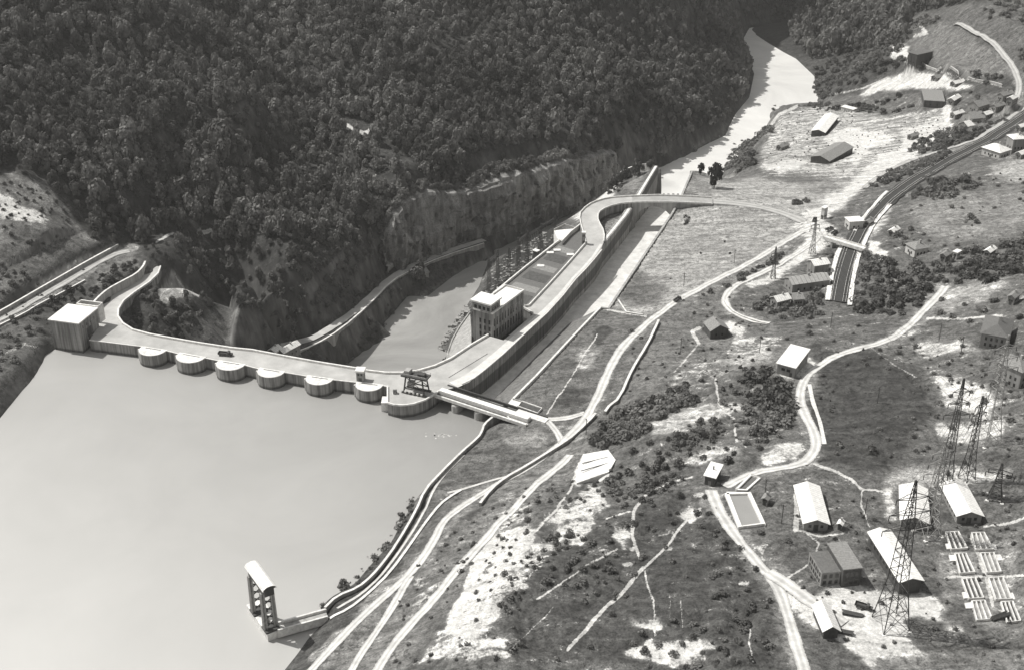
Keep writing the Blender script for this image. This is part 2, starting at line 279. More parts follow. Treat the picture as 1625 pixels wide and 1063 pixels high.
T((1235, 510, 12), (1310, 500, 14), (1360, 500, 15), (1400, 480, 18), (1420, 440, 20), (1410, 380, 18), (1470, 310, 19), (1560, 270, 20), (1625, 250, 22)); T((1500, 350, 24), (1600, 330, 28), (1800, 320, 40)); T((1500, 420, 26), (1600, 400, 32), (1550, 460, 32), (1625, 480, 38))
T((1500, 455, 25), (1470, 490, 24), (1430, 530, 24), (1390, 548, 24), (1340, 560, 24), (1290, 585, 24), (1272, 605, 24), (1270, 640, 25), (1290, 675, 27), (1298, 710, 28), (1270, 735, 28), (1200, 750, 27), (1170, 765, 27), (1130, 785, 28), (1150, 830, 29), (1190, 880, 30), (1235, 920, 31), (1250, 960, 31), (1262, 1043, 32), (1270, 1140, 33))
T((1300, 530, 19), (1220, 545, 16), (1150, 570, 15)); T((1400, 600, 28), (1500, 580, 30), (1560, 560, 34), (1625, 560, 38)); T((1400, 680, 30), (1500, 680, 31), (1600, 680, 36)); T((1340, 620, 26), (1370, 720, 29))
T((1200, 700, 26), (1150, 680, 23), (1250, 670, 25)); T((1100, 760, 25), (1040, 780, 24), (980, 820, 25), (930, 880, 27), (880, 960, 27), (850, 1043, 27)); T((1100, 850, 28), (1050, 950, 29), (1000, 1043, 29), (980, 1130, 29)); T((1150, 950, 30), (1180, 1043, 31))
T((1270, 770, 31), (1400, 765, 31), (1560, 765, 32), (1625, 780, 34)); T((1250, 850, 31), (1400, 900, 31), (1500, 900, 31), (1600, 900, 32)); T((1300, 960, 31.5), (1400, 1010, 32), (1500, 1043, 32), (1625, 1043, 34), (1700, 1130, 36)); TW((330, 240, 50), (250, 150, 50), (100, 170, 45), (0, 200, 40), (-60, 200, 25)); TW((300, 400, 52), (330, 550, 62))
T((1640, 700, 38), (1750, 800, 48))
# river bed, lake bed, ground under the dam
T((560, 580, -66), (640, 545, -68), (700, 480, -68), (760, 430, -68), (860, 375, -67), (940, 330, -67), (1010, 297, -67), (1080, 262, -67), (1170, 240, -67), (1195, 190, -67), (1240, 130, -67), (1200, 90, -67), (1195, 70, -67))
for pts in ([(300, 650), (450, 660), (560, 700)], [(100, 750), (300, 800), (480, 800)], [(0, 950), (200, 950), (380, 900)], [(-200, 1150), (100, 1200), (330, 1300)]): T(*[(a, b, -16) for a, b in pts], step=20)
TW((-500, 180, -16), (-300, 150, -16), (-150, 150, -16)); TW((-150, 230, -16), (-120, 200, -12), (-90, 170, 2), (-60, 150, 20))
LINES.append([(*W(a, b, 6), c) for a, b, c in ((400, 556, -45), (430, 561, -60), (452, 566, -68), (480, 571, -69), (505, 575, -69), (535, 580, -69), (563, 585, -69), (584, 589, -69), (611, 592, -69), (637, 592, -69), (663, 589, -69), (690, 581, -66), (716, 569, -60))])
T((230, 545, -30), (400, 562, -60), (600, 600, -68), (680, 598, -68), (740, 572, -68)); 
# island side of the gorge: slope under powerhouse and switchyard; the strip left of the spillway wall
T((690, 572, -62.5), (706, 540, -62.5), (735, 495, -62.5), (760, 455, -62.5), (778, 400, -62.5), (850, 385, -62.5), (893, 355, -62.5), (950, 312, -62.5), (975, 293, -62.5), (1000, 282, -62.5), (1040, 275, -62.5))
T((715, 575, -45), (735, 520, -45), (745, 490, -45)); T((790, 452, -36), (830, 425, -34), (880, 380, -22), (915, 352, -16), (940, 325, -20), (962, 305, -22)); T((780, 478, -30), (830, 440, -28), (885, 392, -8), (920, 362, -2))
T((955, 350, -1), (985, 345, -1), (955, 380, -1), (1005, 320, -3), (990, 335, -2)); T((988, 300, -8), (1000, 292, -8), (1012, 300, -6), (1025, 280, -6), (1035, 266, -7), (1005, 272, -12), (990, 282, -16)); T((970, 300, -24), (980, 292, -24))
T((820, 500, -40), (870, 450, -35), (915, 400, -20), (800, 530, -50), (760, 590, -60))
TW((96, 812, -66), (150, 812, -66)); TW((96, 840, -66), (150, 850, -66))
TW((-105, 560, -68), (-50, 560, -68), (-38, 580, -67)); TW((-112, 590, -67), (-50, 612, -67)); TW((-98, 628, -66), (-58, 632, -67))
# spillway trench
CH_L = [(717, 618, 6), (733, 611, 6), (752, 601, 6), (769, 588, 6), (799, 562 - 14, 6), (868, 497.6, 6), (913.5, 444, 6), (944, 410, 5.8), (956, 391, 5.6), (995, 343, 4), (1017, 310, 2), (1045, 264, 0)]
CH_R = [(808, 642, 3), (816, 632, 3), (850, 598, 3), (903, 541, 2.6), (953, 489, 2.5), (966, 490, 2.5), (1010, 424, 2.5), (1065, 342, 2.5), (1079, 318, 2.5), (1098, 273, -3)]
LL = PL(*CH_L); RL = PL(*CH_R)

pts = [p for L in LINES for p in L]
pts = np.array(pts)
key = np.round(pts[:, :2] / 1.5).astype(int); _, ui = np.unique(key, axis=0, return_index=True); pts = pts[np.sort(ui)]
res = geometry.delaunay_2d_cdt([Vector(p[:2]) for p in pts], [], [], 0, 1e-4)
tv = np.array([tuple(v) for v in res[0]]); orig = res[3]; tz = np.array([pts[o[0], 2] if len(o) else 0. for o in orig]); tris = res[2]
GX0, GX1, GY0, GY1, GS = -700., 800., 150., 1900., 1.5
gx = np.arange(GX0, GX1, GS); gy = np.arange(GY0, GY1, GS); ZM = np.zeros((len(gy), len(gx)))
for t in tris:
    a, b, c = t[:3]; A, B, C = tv[a], tv[b], tv[c]
    x0 = max(0, int((min(A[0], B[0], C[0]) - GX0) / GS)); x1 = min(len(gx) - 1, int((max(A[0], B[0], C[0]) - GX0) / GS) + 1)
    y0 = max(0, int((min(A[1], B[1], C[1]) - GY0) / GS)); y1 = min(len(gy) - 1, int((max(A[1], B[1], C[1]) - GY0) / GS) + 1)
    if x1 < x0 or y1 < y0: continue
    X, Y = np.meshgrid(gx[x0:x1 + 1], gy[y0:y1 + 1]); den = (B[1] - C[1]) * (A[0] - C[0]) + (C[0] - B[0]) * (A[1] - C[1])
    if abs(den) < 1e-9: continue
    l1 = ((B[1] - C[1]) * (X - C[0]) + (C[0] - B[0]) * (Y - C[1])) / den; l2 = ((C[1] - A[1]) * (X - C[0]) + (A[0] - C[0]) * (Y - C[1])) / den; l3 = 1 - l1 - l2
    m = (l1 >= -1e-6) & (l2 >= -1e-6) & (l3 >= -1e-6)
    sub = ZM[y0:y1 + 1, x0:x1 + 1]; sub[m] = (l1 * tz[a] + l2 * tz[b] + l3 * tz[c])[m]
def blur(A, r):
    if r < 1: return A
    for ax in (0, 1):
        P = np.pad(A, [(r + 1, r) if i == ax else (0, 0) for i in (0, 1)], mode='edge'); c = np.cumsum(P, axis=ax)
        A = (np.take(c, range(2 * r + 1, c.shape[ax]), axis=ax) - np.take(c, range(0, c.shape[ax] - 2 * r - 1), axis=ax)) / (2 * r + 1)
    return A
def vnoise(X, Y, s, seed):              # smooth value noise of wavelength s
    r = np.random.default_rng(seed).random((256, 256)); u = X / s; v = Y / s; i = np.floor(u).astype(int); j = np.floor(v).astype(int); fu = u - i; fv = v - j
    fu = fu * fu * (3 - 2 * fu); fv = fv * fv * (3 - 2 * fv); g = lambda a, b: r[b % 256, a % 256]
    return (g(i, j) * (1 - fu) + g(i + 1, j) * fu) * (1 - fv) + (g(i, j + 1) * (1 - fu) + g(i + 1, j + 1) * fu) * fv - .5
GXX, GYY = np.meshgrid(gx, gy)
ZM0 = ZM.copy(); ZM = blur(blur(ZM, 1), 1)
def inpoly(X, Y, poly):
    m = np.zeros(X.shape, bool); n = len(poly)
    for i in range(n):
        (x1, y1), (x2, y2) = poly[i][:2], poly[(i + 1) % n][:2]
        if y1 == y2: continue
        m ^= ((y1 > Y) != (y2 > Y)) & (X < (x2 - x1) * (Y - y1) / (y2 - y1) + x1)
    return m
# noise: strong on the wooded hill and the cliffs, slight on the right bank
PXX = 812.5 + F * GXX / (GYY * math.cos(D) + (H - ZM) * math.sin(D)); PYY = 531.5 - F * (GYY * math.sin(D) - (H - ZM) * math.cos(D)) / (GYY * math.cos(D) + (H - ZM) * math.sin(D))
hill = blur(inpoly(PXX, PYY, [(-400, -900), (-400, 480), (0, 470), (200, 370), (340, 500), (560, 460), (640, 400), (900, 320), (1090, 225), (1160, 150), (1160, -900)]).astype(float), 6)
steep = blur((np.hypot(*np.gradient(ZM, GS)) > 1.0).astype(float), 3)
bench = blur((inpoly(PXX, PYY, [(420, 575), (425, 540), (500, 522), (575, 470), (615, 428), (660, 405), (775, 360), (790, 400), (700, 440), (640, 480), (600, 530), (540, 580)]) & (ZM < 0)).astype(float), 3)
hill *= 1 - bench
ZM = ZM * (1 - hill) + blur(blur(ZM, 4), 4) * hill
ZM += hill * np.where(ZM < 20, .35, 1) * (14 * vnoise(GXX, GYY, 75, 1) + 9 * vnoise(GXX, GYY, 34, 2) + 4 * vnoise(GXX, GYY, 14, 3)) + hill * steep * (ZM < 25) * (3 * vnoise(GXX, GYY, 7, 5) + 4.5 * vnoise(GXX, GYY, 16, 6))
land = blur(((PXX > 640) & (ZM > 8)).astype(float), 5)
rough = 1 + 1.1 * blur(inpoly(PXX, PYY, [(700, 1080), (760, 900), (860, 780), (960, 640), (1120, 560), (1240, 600), (1260, 700), (1110, 770), (1220, 930), (1240, 1100)]).astype(float), 5)
ZM += land * rough * (1.6 * vnoise(GXX, GYY, 22, 8) + 1.1 * vnoise(GXX, GYY, 8, 9) + .7 * vnoise(GXX, GYY, 3.5, 10))
# carve the trench of the spillway and the hollow under the dam
trench = [p[:2] for p in LL] + [p[:2] for p in RL[::-1]]
TR = inpoly(GXX, GYY, [(x - 0, y) for x, y in trench])
ZM[TR] = -32
TR2 = inpoly(GXX, GYY, [(LL[-1][0] + 2, LL[-1][1] - 6), (RL[-1][0] - 1, LL[-1][1] - 6), (RL[-1][0] + 2, LL[-1][1] + 60), (LL[-1][0] + 12, LL[-1][1] + 70)]); ZM[TR2] = -66
def zt(x, y):
    i = min(max((x - GX0) / GS, 0), len(gx) - 1.01); j = min(max((y - GY0) / GS, 0), len(gy) - 1.01); a = int(i); b = int(j); u = i - a; v = j - b
    return float((ZM[b, a] * (1 - u) + ZM[b, a + 1] * u) * (1 - v) + (ZM[b + 1, a] * (1 - u) + ZM[b + 1, a + 1] * u) * v)
def pad(poly, z, grow=1.5):              # level a building plot
    cx = sum(p[0] for p in poly) / len(poly); cy = sum(p[1] for p in poly) / len(poly)
    big = []
    for p in poly: d = math.hypot(p[0] - cx, p[1] - cy); k = (d + grow * 1.4) / d; big.append((cx + (p[0] - cx) * k, cy + (p[1] - cy) * k))
    xs = [p[0] for p in big]; ys = [p[1] for p in big]
    i0 = int((min(xs) - GX0) / GS) - 3; i1 = int((max(xs) - GX0) / GS) + 4; j0 = int((min(ys) - GY0) / GS) - 3; j1 = int((max(ys) - GY0) / GS) + 4
    sl_ = (slice(j0, j1), slice(i0, i1)); m = inpoly(GXX[sl_], GYY[sl_], big).astype(float); m = np.clip(blur(m, 1) * 1.6, 0, 1)
    ZM[sl_] = ZM[sl_] * (1 - m) + z * m
LOOP = [W(*p, 2) for p in ((960, 372), (953, 350), (962, 338), (988, 329), (1012, 326), (992, 345), (975, 370))]; pad(LOOP, 0.5, 0)
def grade(P, hw, sh=3.):                 # cut or fill the ground to a level bench along a road
    P = dense(P, 1.0); A = np.array(P); j0 = int((A[:, 1].min() - GY0) / GS) - 8; j1 = int((A[:, 1].max() - GY0) / GS) + 9; i0 = max(0, int((A[:, 0].min() - GX0) / GS) - 8); i1 = int((A[:, 0].max() - GX0) / GS) + 9
    best = np.full((j1 - j0, i1 - i0), 1e9); zz = np.zeros_like(best)
    for x, y, z in P:
        d = np.hypot(GXX[j0:j1, i0:i1] - x, GYY[j0:j1, i0:i1] - y); m = d < best; best[m] = d[m]; zz[m] = z
    k = np.clip((hw + sh - best) / sh, 0, 1); ZM[j0:j1, i0:i1] = ZM[j0:j1, i0:i1] * (1 - k) + zz * k
GR = [W3(*p) for p in ((430, 553, -37), (495, 539, -41), (520, 524, -42), (545, 508, -43.5), (577, 484, -46), (618, 443, -49), (648, 426, -50), (700, 403, -51), (768, 381.5, -52))]; grade(GR, 4.5, 3.5)
grade([W3(*p) for p in ((-300, 645, 9.8), (-80, 538, 9.8), (0, 508, 9.8), (60, 473, 9.8), (120, 438, 9.8), (175, 405, 9.8), (205, 399, 10))], 4.5)
def gpt(px, py, z0=20.):                 # where the sight line of a pixel meets the ground
    a, dy, dz = ray(px, py); t = (H - 130) / -dz; step = 2.0
    for _ in range(1200):
        x, y, z = a * t, dy * t, H + dz * t
        if z <= zt(x, y): break
        t += step
    for _ in range(12):
        step /= 2; t += step if H + dz * t > zt(a * t, dy * t) else -step
    return (a * t, dy * t, zt(a * t, dy * t))
# ---------------------------------------------------------------- building plots (photo px at height z + up): front-left, front-right, back-left
# name, label, category, A, B, C, ground z, up, style
BL = [
 ('gatehouse', 'flat-roofed concrete valve house at the left end of the dam, standing over the lake', 'building', (79, 508), (124, 514), (105, 484.5), 6, 10, 'valve'),
 ('cottage', 'dark house with a pale grey roof by the loop of the white road', 'house', (1128, 525), (1156, 522), (1108, 513), 11, 4.5, 'gable2'),
 ('store', 'plain grey store with a white pitched roof beside the bend of the white road', 'building', (1234, 576), (1261.7, 583.5), (1262, 553), 24, 5, 'mono'),
 ('hut', 'small dark hut with a white lean-to roof above the empty basin', 'hut', (1119, 754), (1134.6, 758), (1137, 739), 26, 4, 'monodark'),
 ('barrack', 'white-roofed barrack standing alone just right of the water tank', 'barrack', (1276.7, 828.7), (1314.5, 830), (1271, 771), 31, 3.2, 'barrack'),
 ('barrack', 'white-roofed barrack half hidden behind the tallest pylons', 'barrack', (1431, 823), (1473, 829), (1418, 769), 31, 3.2, 'barrack'),
 ('barrack', 'white-roofed barrack right of the pylons, above the roofless foundations', 'barrack', (1520, 817), (1558.7, 817), (1504, 768), 31, 3.4, 'barrack'),
 ('workshop', 'longest white-roofed workshop with a dark end wall, running down to the pale yard', 'workshop', (1429, 922), (1462.7, 919), (1377, 845), 31, 5, 'long'),
 ('derelict_building', 'derelict grey-roofed building with gaping windows left of the long workshop', 'building', (1339, 904), (1368, 901), (1320, 862), 31, 7, 'ruin'),
 ('shed', 'small dark-ended shed with a white roof at the edge of the pale yard', 'shed', (1308, 999), (1331, 998), (1281, 961), 31.5, 3.4, 'shed'),
 ('warehouse', 'long white-roofed warehouse on the rocky platform by the river', 'warehouse', (1288, 208), (1309, 211), (1325, 184), -28, 5, 'ware'),
 ('warehouse', 'grey-roofed warehouse on the rocky platform, nearer than the white one', 'warehouse', (1287, 249), (1316, 256), (1323, 227), -16, 5, 'wareg'),
 ('workers_house', 'row house with striped grey roof beside the railway cutting', 'house', (1245.5, 441), (1258, 452), (1277, 411), 10.5, 5, 'stripe'),
 ('workers_house', 'pale-roofed house joined to the upper end of the striped row', 'house', (1282, 413.5), (1293, 422), (1295, 402.5), 11, 6.5, 'pale'),
 ('cottage', 'small white-roofed cottage below the striped row house', 'house', (1223, 472), (1234, 479), (1234, 461), 11, 4, 'palegable'),
 ('cottage', 'small grey-roofed cottage among bushes near the railway curve', 'house', (1253.4, 466), (1260.5, 475.5), (1263.6, 459), 11, 4, 'greygable'),
 ('signal_house', 'white box-shaped building at the railside above the road bridge', 'house', (1341.5, 346), (1349, 353), (1356, 338), 12, 5, 'flatwhite'),
 ('kiosk', 'narrow white tower-like kiosk by the road junction', 'kiosk', (1304, 330), (1309, 331.5), (1308, 327), 8.5, 7, 'flatwhite'),
 ('cottage', 'hip-roofed grey cottage standing alone above the wood, right of the railway', 'house', (1438, 387), (1452.7, 396), (1451, 379), 19, 5, 'hip'),
 ('privy', 'tiny white box building beside the dark hedge at the right', 'hut', (1513, 400), (1519, 402), (1517, 396), 27, 3.5, 'flatwhite'),
 ('station', 'white-roofed station house beside the tracks at the right edge', 'house', (1559, 234), (1587, 243), (1570, 226.6), 15, 5, 'station'),
 ('town_house', 'tall pale-roofed house by the right edge, behind the station', 'house', (1599, 215), (1609, 221.5), (1611, 209), 15, 11, 'tall'),
 ('villa', 'large grey hip-roofed villa with dark windows at the right edge', 'house', (1558, 528), (1600, 536), (1578, 503), 33, 7, 'villa'),
 ('villa', 'tall house with a pale roof and dark open side below the villa', 'house', (1584, 573), (1622, 590), (1604, 562), 35, 9, 'villa2'),
 ('quarry_shed', 'big grey flat-roofed quarry shed behind the white spoil', 'shed', (1467, 160), (1499, 162), (1470, 143), -8, 5, 'greyflat'),
 ('town_house', 'grey-roofed village house left of the narrow lane', 'house', (1536, 165), (1553, 170), (1543, 157), 1, 5, 'greygable'),
 ('town_house', 'village house with a wide grey roof below the lane', 'house', (1528, 181), (1543, 189), (1538, 174), -3, 5, 'greygable'),
 ('town_house', 'lowest village house, next to the hedge', 'house', (1522, 196), (1536, 201), (1530, 190), -6, 4, 'palegable'),
 ('town_house', 'small white village house beside the quarry shed', 'house', (1504, 158), (1514, 160), (1507, 150), -4, 4, 'palegable'),
 ('town_house', 'white village house at the far right under the wooded slope', 'house', (1598, 156), (1607, 158), (1601, 150), 14, 5, 'palegable'),
 ('crusher_house', 'dark timber crusher tower beside the highest white spoil heap', 'building', (1442, 84), (1456, 88), (1450, 74), -3, 9, 'dark'),
 ('toll_hut', 'white pitched hut just behind the parapet where the gorge road starts', 'hut', (425, 556), (437, 559), (432, 548), -34, 5, 'palegable'),
 ('machine_shed', 'white-roofed machine shed beside the start of the gorge road', 'shed', (440, 556), (450, 560), (463, 541), -35, 5, 'palegable'),
 ('substation_hut', 'little white-topped block house in the switchyard', 'hut', (846, 398), (852, 400), (849, 396), -22, 9, 'flatdark'),
 ('lodge', 'long low white-roofed lodge behind the rocky platform', 'building', (1335, 170), (1354, 175), (1338, 167), -34, 4, 'flatwhite'),
]
def plot(A, B, C, z):
    a = Vector(W(*A, z)); b = Vector(W(*B, z)); c = Vector(W(*C, z)); u = (b - a); wd = u.length; u.normalize(); v = Vector((-u.y, u.x)); L = (c - a).dot(v)
    return a, u, v, wd, L
for i_, (px_, py_, w_, nm_, lb_, up_, st_) in enumerate(((1556, 180, 9, 'town_house', 'small pale house right of the wide-roofed village house', 4, 'palegable'), (1573, 168, 8, 'town_house', 'small dark-roofed house highest in the village lane', 4, 'greygable'), (1508, 180, 8, 'town_house', 'small house at the left end of the village, on the white spoil', 3.5, 'palegable'), (1583, 150, 9, 'town_house', 'small grey house under the far upper right road', 4.5, 'greygable'), (1612, 200, 8, 'shed', 'small pale shed behind the tall house at the right edge', 3.5, 'palegable'), (1612, 243, 9, 'shed', 'low pale shed below the station at the right edge', 3.5, 'palegable'), (1410, 366, 8, 'hut', 'small pale hut on the bank right of the railway curve', 3.2, 'palegable'), (1492, 404, 9, 'cottage', 'small grey cottage at the dark hedge, left of the tiny white box', 3.6, 'greygable'), (1562, 398, 9, 'cottage', 'pale cottage behind the dark hedge at the far right', 3.6, 'palegable'), (1478, 122, 8, 'hut', 'small hut on the upper white spoil bank', 3, 'greygable'), (1508, 131, 8, 'hut', 'small hut at the right end of the upper white spoil bank', 3, 'palegable'), (1372, 352, 7, 'hut', 'small dark hut between the tracks and the pale bank', 3, 'greygable'), (1232, 232, 8, 'hut', 'small hut at the left end of the rocky platform', 3, 'greygable'), (1440, 215, 7, 'hut', 'small dark hut on the white ground of the rocky platform', 3, 'greygable'), (1600, 470, 10, 'cottage', 'grey cottage on the right hillside above the villa', 4, 'greygable'), (1210, 790, 8, 'hut', 'small dark hut right of the water tank', 2.8, 'greygable'), (1330, 830, 6, 'hut', 'tiny hut between the lone barrack and the long workshop', 2.5, 'palegable'))):
    BL.append((nm_, lb_, 'house' if 'house' in nm_ or nm_ == 'cottage' else nm_, (px_, py_), (px_ + w_, py_ + w_ * .3), (px_ + w_ * .55, py_ - w_ * .9), gpt(px_ + 4, py_ + 5)[2], up_, st_))
for r in BL:
    if r[0] == 'gatehouse': continue
    a, u, v, wd, L = plot(r[3], r[4], r[5], r[6] + r[7]); pad([a, a + u * wd, a + u * wd + v * L, a + v * L], r[6])
POND = [W(*p, 30) for p in ((1153, 785), (1188.7, 785), (1211, 833), (1174, 838))]; pad(POND, 30, 2)
BASIN = [W(*p, 28) for p in ((1168, 779), (1191, 756), (1205, 761), (1184, 780))]; pad(BASIN, 28, 1)
FND = [((570, 515), (640, 510), (690, 603), (602, 610), 'l'), ((715, 518), (785, 515), (835, 610), (738, 612), 'r'), ((620, 635), (682, 632), (732, 737), (650, 745), 'L'), ((763, 632), (838, 628), (880, 735), (802, 741), 'R'),
       ((660, 777), (735, 770), (782, 882), (700, 888), 'l'), ((810, 772), (890, 767), (940, 888), (852, 892), 'r'), ((715, 902), (788, 897), (830, 1002), (745, 1008), 'L'), ((880, 907), (945, 902), (990, 1012), (915, 1020), 'R')]
FW = [([W(1340 + x / 3.544, 700 + y / 3.544, 32) for x, y in f[:4]], f[4]) for f in FND]
for f, _ in FW: pad(f, 31.6, 1.5)

ROADPAINT = [([(1127,320),(1160,322),(1200,327),(1250,340),(1275,352)], 29), ([(892,705),(912,685),(932,662),(947.6,632),(968.6,582),(990,547),(1019,521),(1063.5,484),(1116,455),(1169,428.6),(1220,400),(1275,366)], 25), ([(845,663),(872,666),(900,664),(928,655)], 22), ([(868,667),(885,686),(893,706)], 20), ([(892,703),(870,720),(834,746),(800,763),(774,778),(735,803),(703,827),(688,860),(658,904),(620,938),(584,970),(548,1005),(513,1043),(470,1090)], 26), ([(652,915),(636,940),(622,965),(596,1005),(569,1043),(545,1090)], 23), ([(905,722),(860,760),(820,805),(782,841),(748,880),(716,917),(690,950),(663,978),(636,1010),(611,1043),(590,1080)], 26), ([(1275,366),(1292,372),(1300,380),(1262,404),(1220,428),(1190,442),(1164,455),(1151,470),(1150,482),(1158,493),(1182,505),(1220,514)], 22), ([(1500,455),(1490,470),(1470,490),(1430,530),(1390,548),(1340,560),(1300,580),(1275,603),(1268,630),(1275,655),(1290,680),(1297,708),(1285,728),(1262,740),(1200,750),(1168,764),(1150,772)], 25), ([(1128,778),(1138,806),(1158,838),(1190,880),(1218,910),(1236,935),(1250,975),(1262,1020),(1275,1060),(1290,1110)], 32), ([(1218,908),(1250,928),(1290,958),(1340,990)], 34), ([(1580,75),(1600,98),(1612,118),(1618,140),(1612,160)], 17), ([(1372,300),(1400,276),(1450,254),(1520,234),(1560,218),(1600,190),(1625,170)], 17), ([(-80,532),(0,508),(60,473),(120,438),(175,402),(205,398)], 24), ([(1298,374),(1318,380),(1332,384)], 19)]
 
# ---------------------------------------------------------------- ground cover: masks drawn on the plan (bare pale rock / grass tone), photo px as survey marks
MX0, MY0, MW, MH = -500, -300, 2700, 1600
YY, XX = np.mgrid[0:MH, 0:MW]; XX = XX + MX0; YY = YY + MY0
ALB = np.full((MH, MW), .07); PAT = np.where((XX > 640) & (YY > 150), .36, .14).astype(float); ALB[:, :] = np.where((XX > 640) & (YY > 150), .115, .07); LIN = np.zeros((MH, MW)); LALB = np.full((MH, MW), .2)
def paint(kind, P, a=None, p=None, b=2, w_=4):
    xs = [q[0] for q in P]; ys = [q[1] for q in P]; mg = b * 4 + w_ + 3
    x0 = max(0, int(min(xs) - mg - MX0)); x1 = min(MW, int(max(xs) + mg - MX0)); y0 = max(0, int(min(ys) - mg - MY0)); y1 = min(MH, int(max(ys) + mg - MY0))
    sl_ = (slice(y0, y1), slice(x0, x1)); X = XX[sl_].astype(float); Y = YY[sl_].astype(float)
    if kind == 'poly': m = inpoly(X, Y, P).astype(float)
    else:
        m = np.zeros(X.shape)
        for (ax, ay), (bx, by) in zip(P, P[1:]):
            dx, dy = bx - ax, by - ay; t = np.clip(((X - ax) * dx + (Y - ay) * dy) / max(dx * dx + dy * dy, 1e-6), 0, 1)
            m = np.maximum(m, np.clip(w_ / 2 + .5 - np.hypot(X - ax - t * dx, Y - ay - t * dy), 0, 1))
    if b: m = blur(blur(m, b), b)
    if kind == 'line' and w_ < 9:
        if p is not None: LIN[sl_] = np.maximum(LIN[sl_], m * p)
        return
    if b and kind == 'poly': m = blur(m, max(0, b - 2)) if b < 4 else m
    if a is not None: ALB[sl_] = ALB[sl_] * (1 - m) + a * m
    if p is not None: PAT[sl_] = PAT[sl_] * (1 - m) + p * m
WOOD = [(-500, -300), (2200, -300), (2200, -20), (1560, 0), (1440, 25), (1440, 70), (1300, 95), (1240, 84), (1180, 55), (1196, 118), (1166, 182), (1082, 246), (930, 322), (770, 402), (650, 470), (560, 556), (440, 566), (225, 530), (262, 432), (215, 395), (185, 390), (140, 380), (120, 340), (60, 290), (0, 270), (-500, 250)]
paint('poly', WOOD, .05, .015, 3)
paint('poly', [(-500, 250), (0, 280), (70, 300), (130, 350), (140, 385), (0, 470), (-500, 520)], .12, .3, 4)
paint('poly', [(-60, 300), (10, 315), (60, 335), (75, 352), (40, 350), (-60, 345)], .3, .9, 4); paint('poly', [(0, 270), (60, 290), (130, 350), (145, 388), (125, 380), (90, 335), (20, 305)], .2, .35, 3); paint('poly', [(-200, 355), (15, 360), (25, 385), (-200, 405)], .2, .3, 4)
paint('poly', [(55, 462), (55, 448), (110, 420), (180, 385), (180, 392), (120, 428)], .25, .75, 2)
paint('poly', [(-500, 520), (0, 510), (60, 480), (75, 560), (0, 660), (-500, 1040)], .10, .12, 4); paint('line', [(5, 560), (40, 545), (62, 552)], .2, .5, 2, 8)
paint('poly', [(150, 430), (215, 400), (225, 425), (175, 440), (140, 470)], .14, .25, 3)
paint('poly', [(265, 445), (275, 432), (292, 455), (310, 468), (280, 480), (255, 478)], .3, .55, 2); paint('line', [(275, 430), (290, 455), (315, 470)], .4, .8, 1, 5)
paint('line', [(248, 384), (262, 375), (275, 370)], .4, .9, 1, 4); paint('line', [(315, 370), (333, 366)], .5, 1, 1, 7); paint('line', [(308, 403), (335, 397), (360, 392), (395, 396)], .4, .75, 1, 4); paint('line', [(458, 326), (472, 320)], .5, 1, 1, 4); paint('line', [(470, 322), (520, 305), (575, 290), (600, 275), (634, 252)], .3, .7, 1, 3)
paint('line', [(540, 190), (560, 205), (578, 212), (590, 205)], .5, .95, 2, 6); paint('line', [(582, 218), (600, 245), (640, 262)], .16, .35, 3, 8); paint('line', [(690, 242), (715, 240), (735, 262)], .4, .8, 2, 5); paint('line', [(618, 305), (640, 312), (655, 292)], .4, .8, 1, 4)
paint('line', [(1025, 198), (1042, 188), (1045, 180)], .25, .5, 2, 4); paint('line', [(928, 222), (948, 248), (965, 275)], .2, .4, 3, 8); paint('line', [(340, 90), (350, 112), (368, 125)], .14, .3, 2, 6); paint('line', [(360, 470), (366, 480), (372, 520)], .35, .5, 2, 4); paint('poly', [(290, 520), (360, 480), (400, 500), (420, 545), (380, 556), (300, 540)], .13, .1, 4)
# right bank
paint('poly', [(380, 500), (440, 440), (600, 350), (640, 300), (660, 275), (870, 235), (1000, 210), (1100, 200), (1090, 250), (900, 330), (640, 470), (560, 560), (430, 570)], .075, .02, 6); paint('poly', [(640, 330), (668, 290), (740, 285), (860, 255), (880, 275), (850, 345), (770, 375), (690, 385), (640, 400)], .15, .02, 4)
paint('poly', [(955, 385), (948, 345), (965, 333), (1015, 322), (1000, 345), (965, 388)], .17, .15, 1)
for RP, rw in ROADPAINT: paint('line', RP, .2, .42, 1, rw - 3)
paint('poly', [(812, 642), (903, 541), (953, 489), (1022, 500), (1060, 485), (1020, 522), (990, 547), (947, 632), (930, 660), (850, 664)], .13, .12, 1); paint('poly', [(935, 530), (955, 508), (972, 520), (948, 552)], .06, .02, 1); paint('poly', [(925, 560), (955, 560), (940, 585), (915, 582)], .3, .6, 3); paint('poly', [(880, 640), (905, 610), (930, 630), (915, 650)], .07, .03, 3)
paint('line', [(948, 530), (925, 565), (905, 600), (868, 655)], .5, .95, 0, 2); paint('line', [(953, 489), (1025, 501)], .5, .95, 0, 3)
paint('poly', [(792, 664), (850, 672), (882, 690), (885, 705), (830, 738), (770, 766), (690, 785), (668, 795), (735, 722), (768, 690)], .12, .1, 2); paint('poly', [(800, 690), (850, 680), (865, 700), (820, 715)], .25, .35, 4)
paint('poly', [(966, 490), (1065, 342), (1085, 330), (1135, 328), (1250, 345), (1280, 360), (1240, 390), (1180, 425), (1116, 452), (1060, 482), (1020, 500)], .28, .3, 2); paint('poly', [(975, 480), (1010, 430), (1060, 460), (1040, 485)], .13, .1, 4)
for q in ((1085, 398), (1125, 404), (1060, 430), (1095, 428), (1120, 362), (1070, 445), (1045, 415)): paint('line', [(q[0] - 12, q[1]), (q[0] + 12, q[1] + 2)], .08, .02, 2, 7)
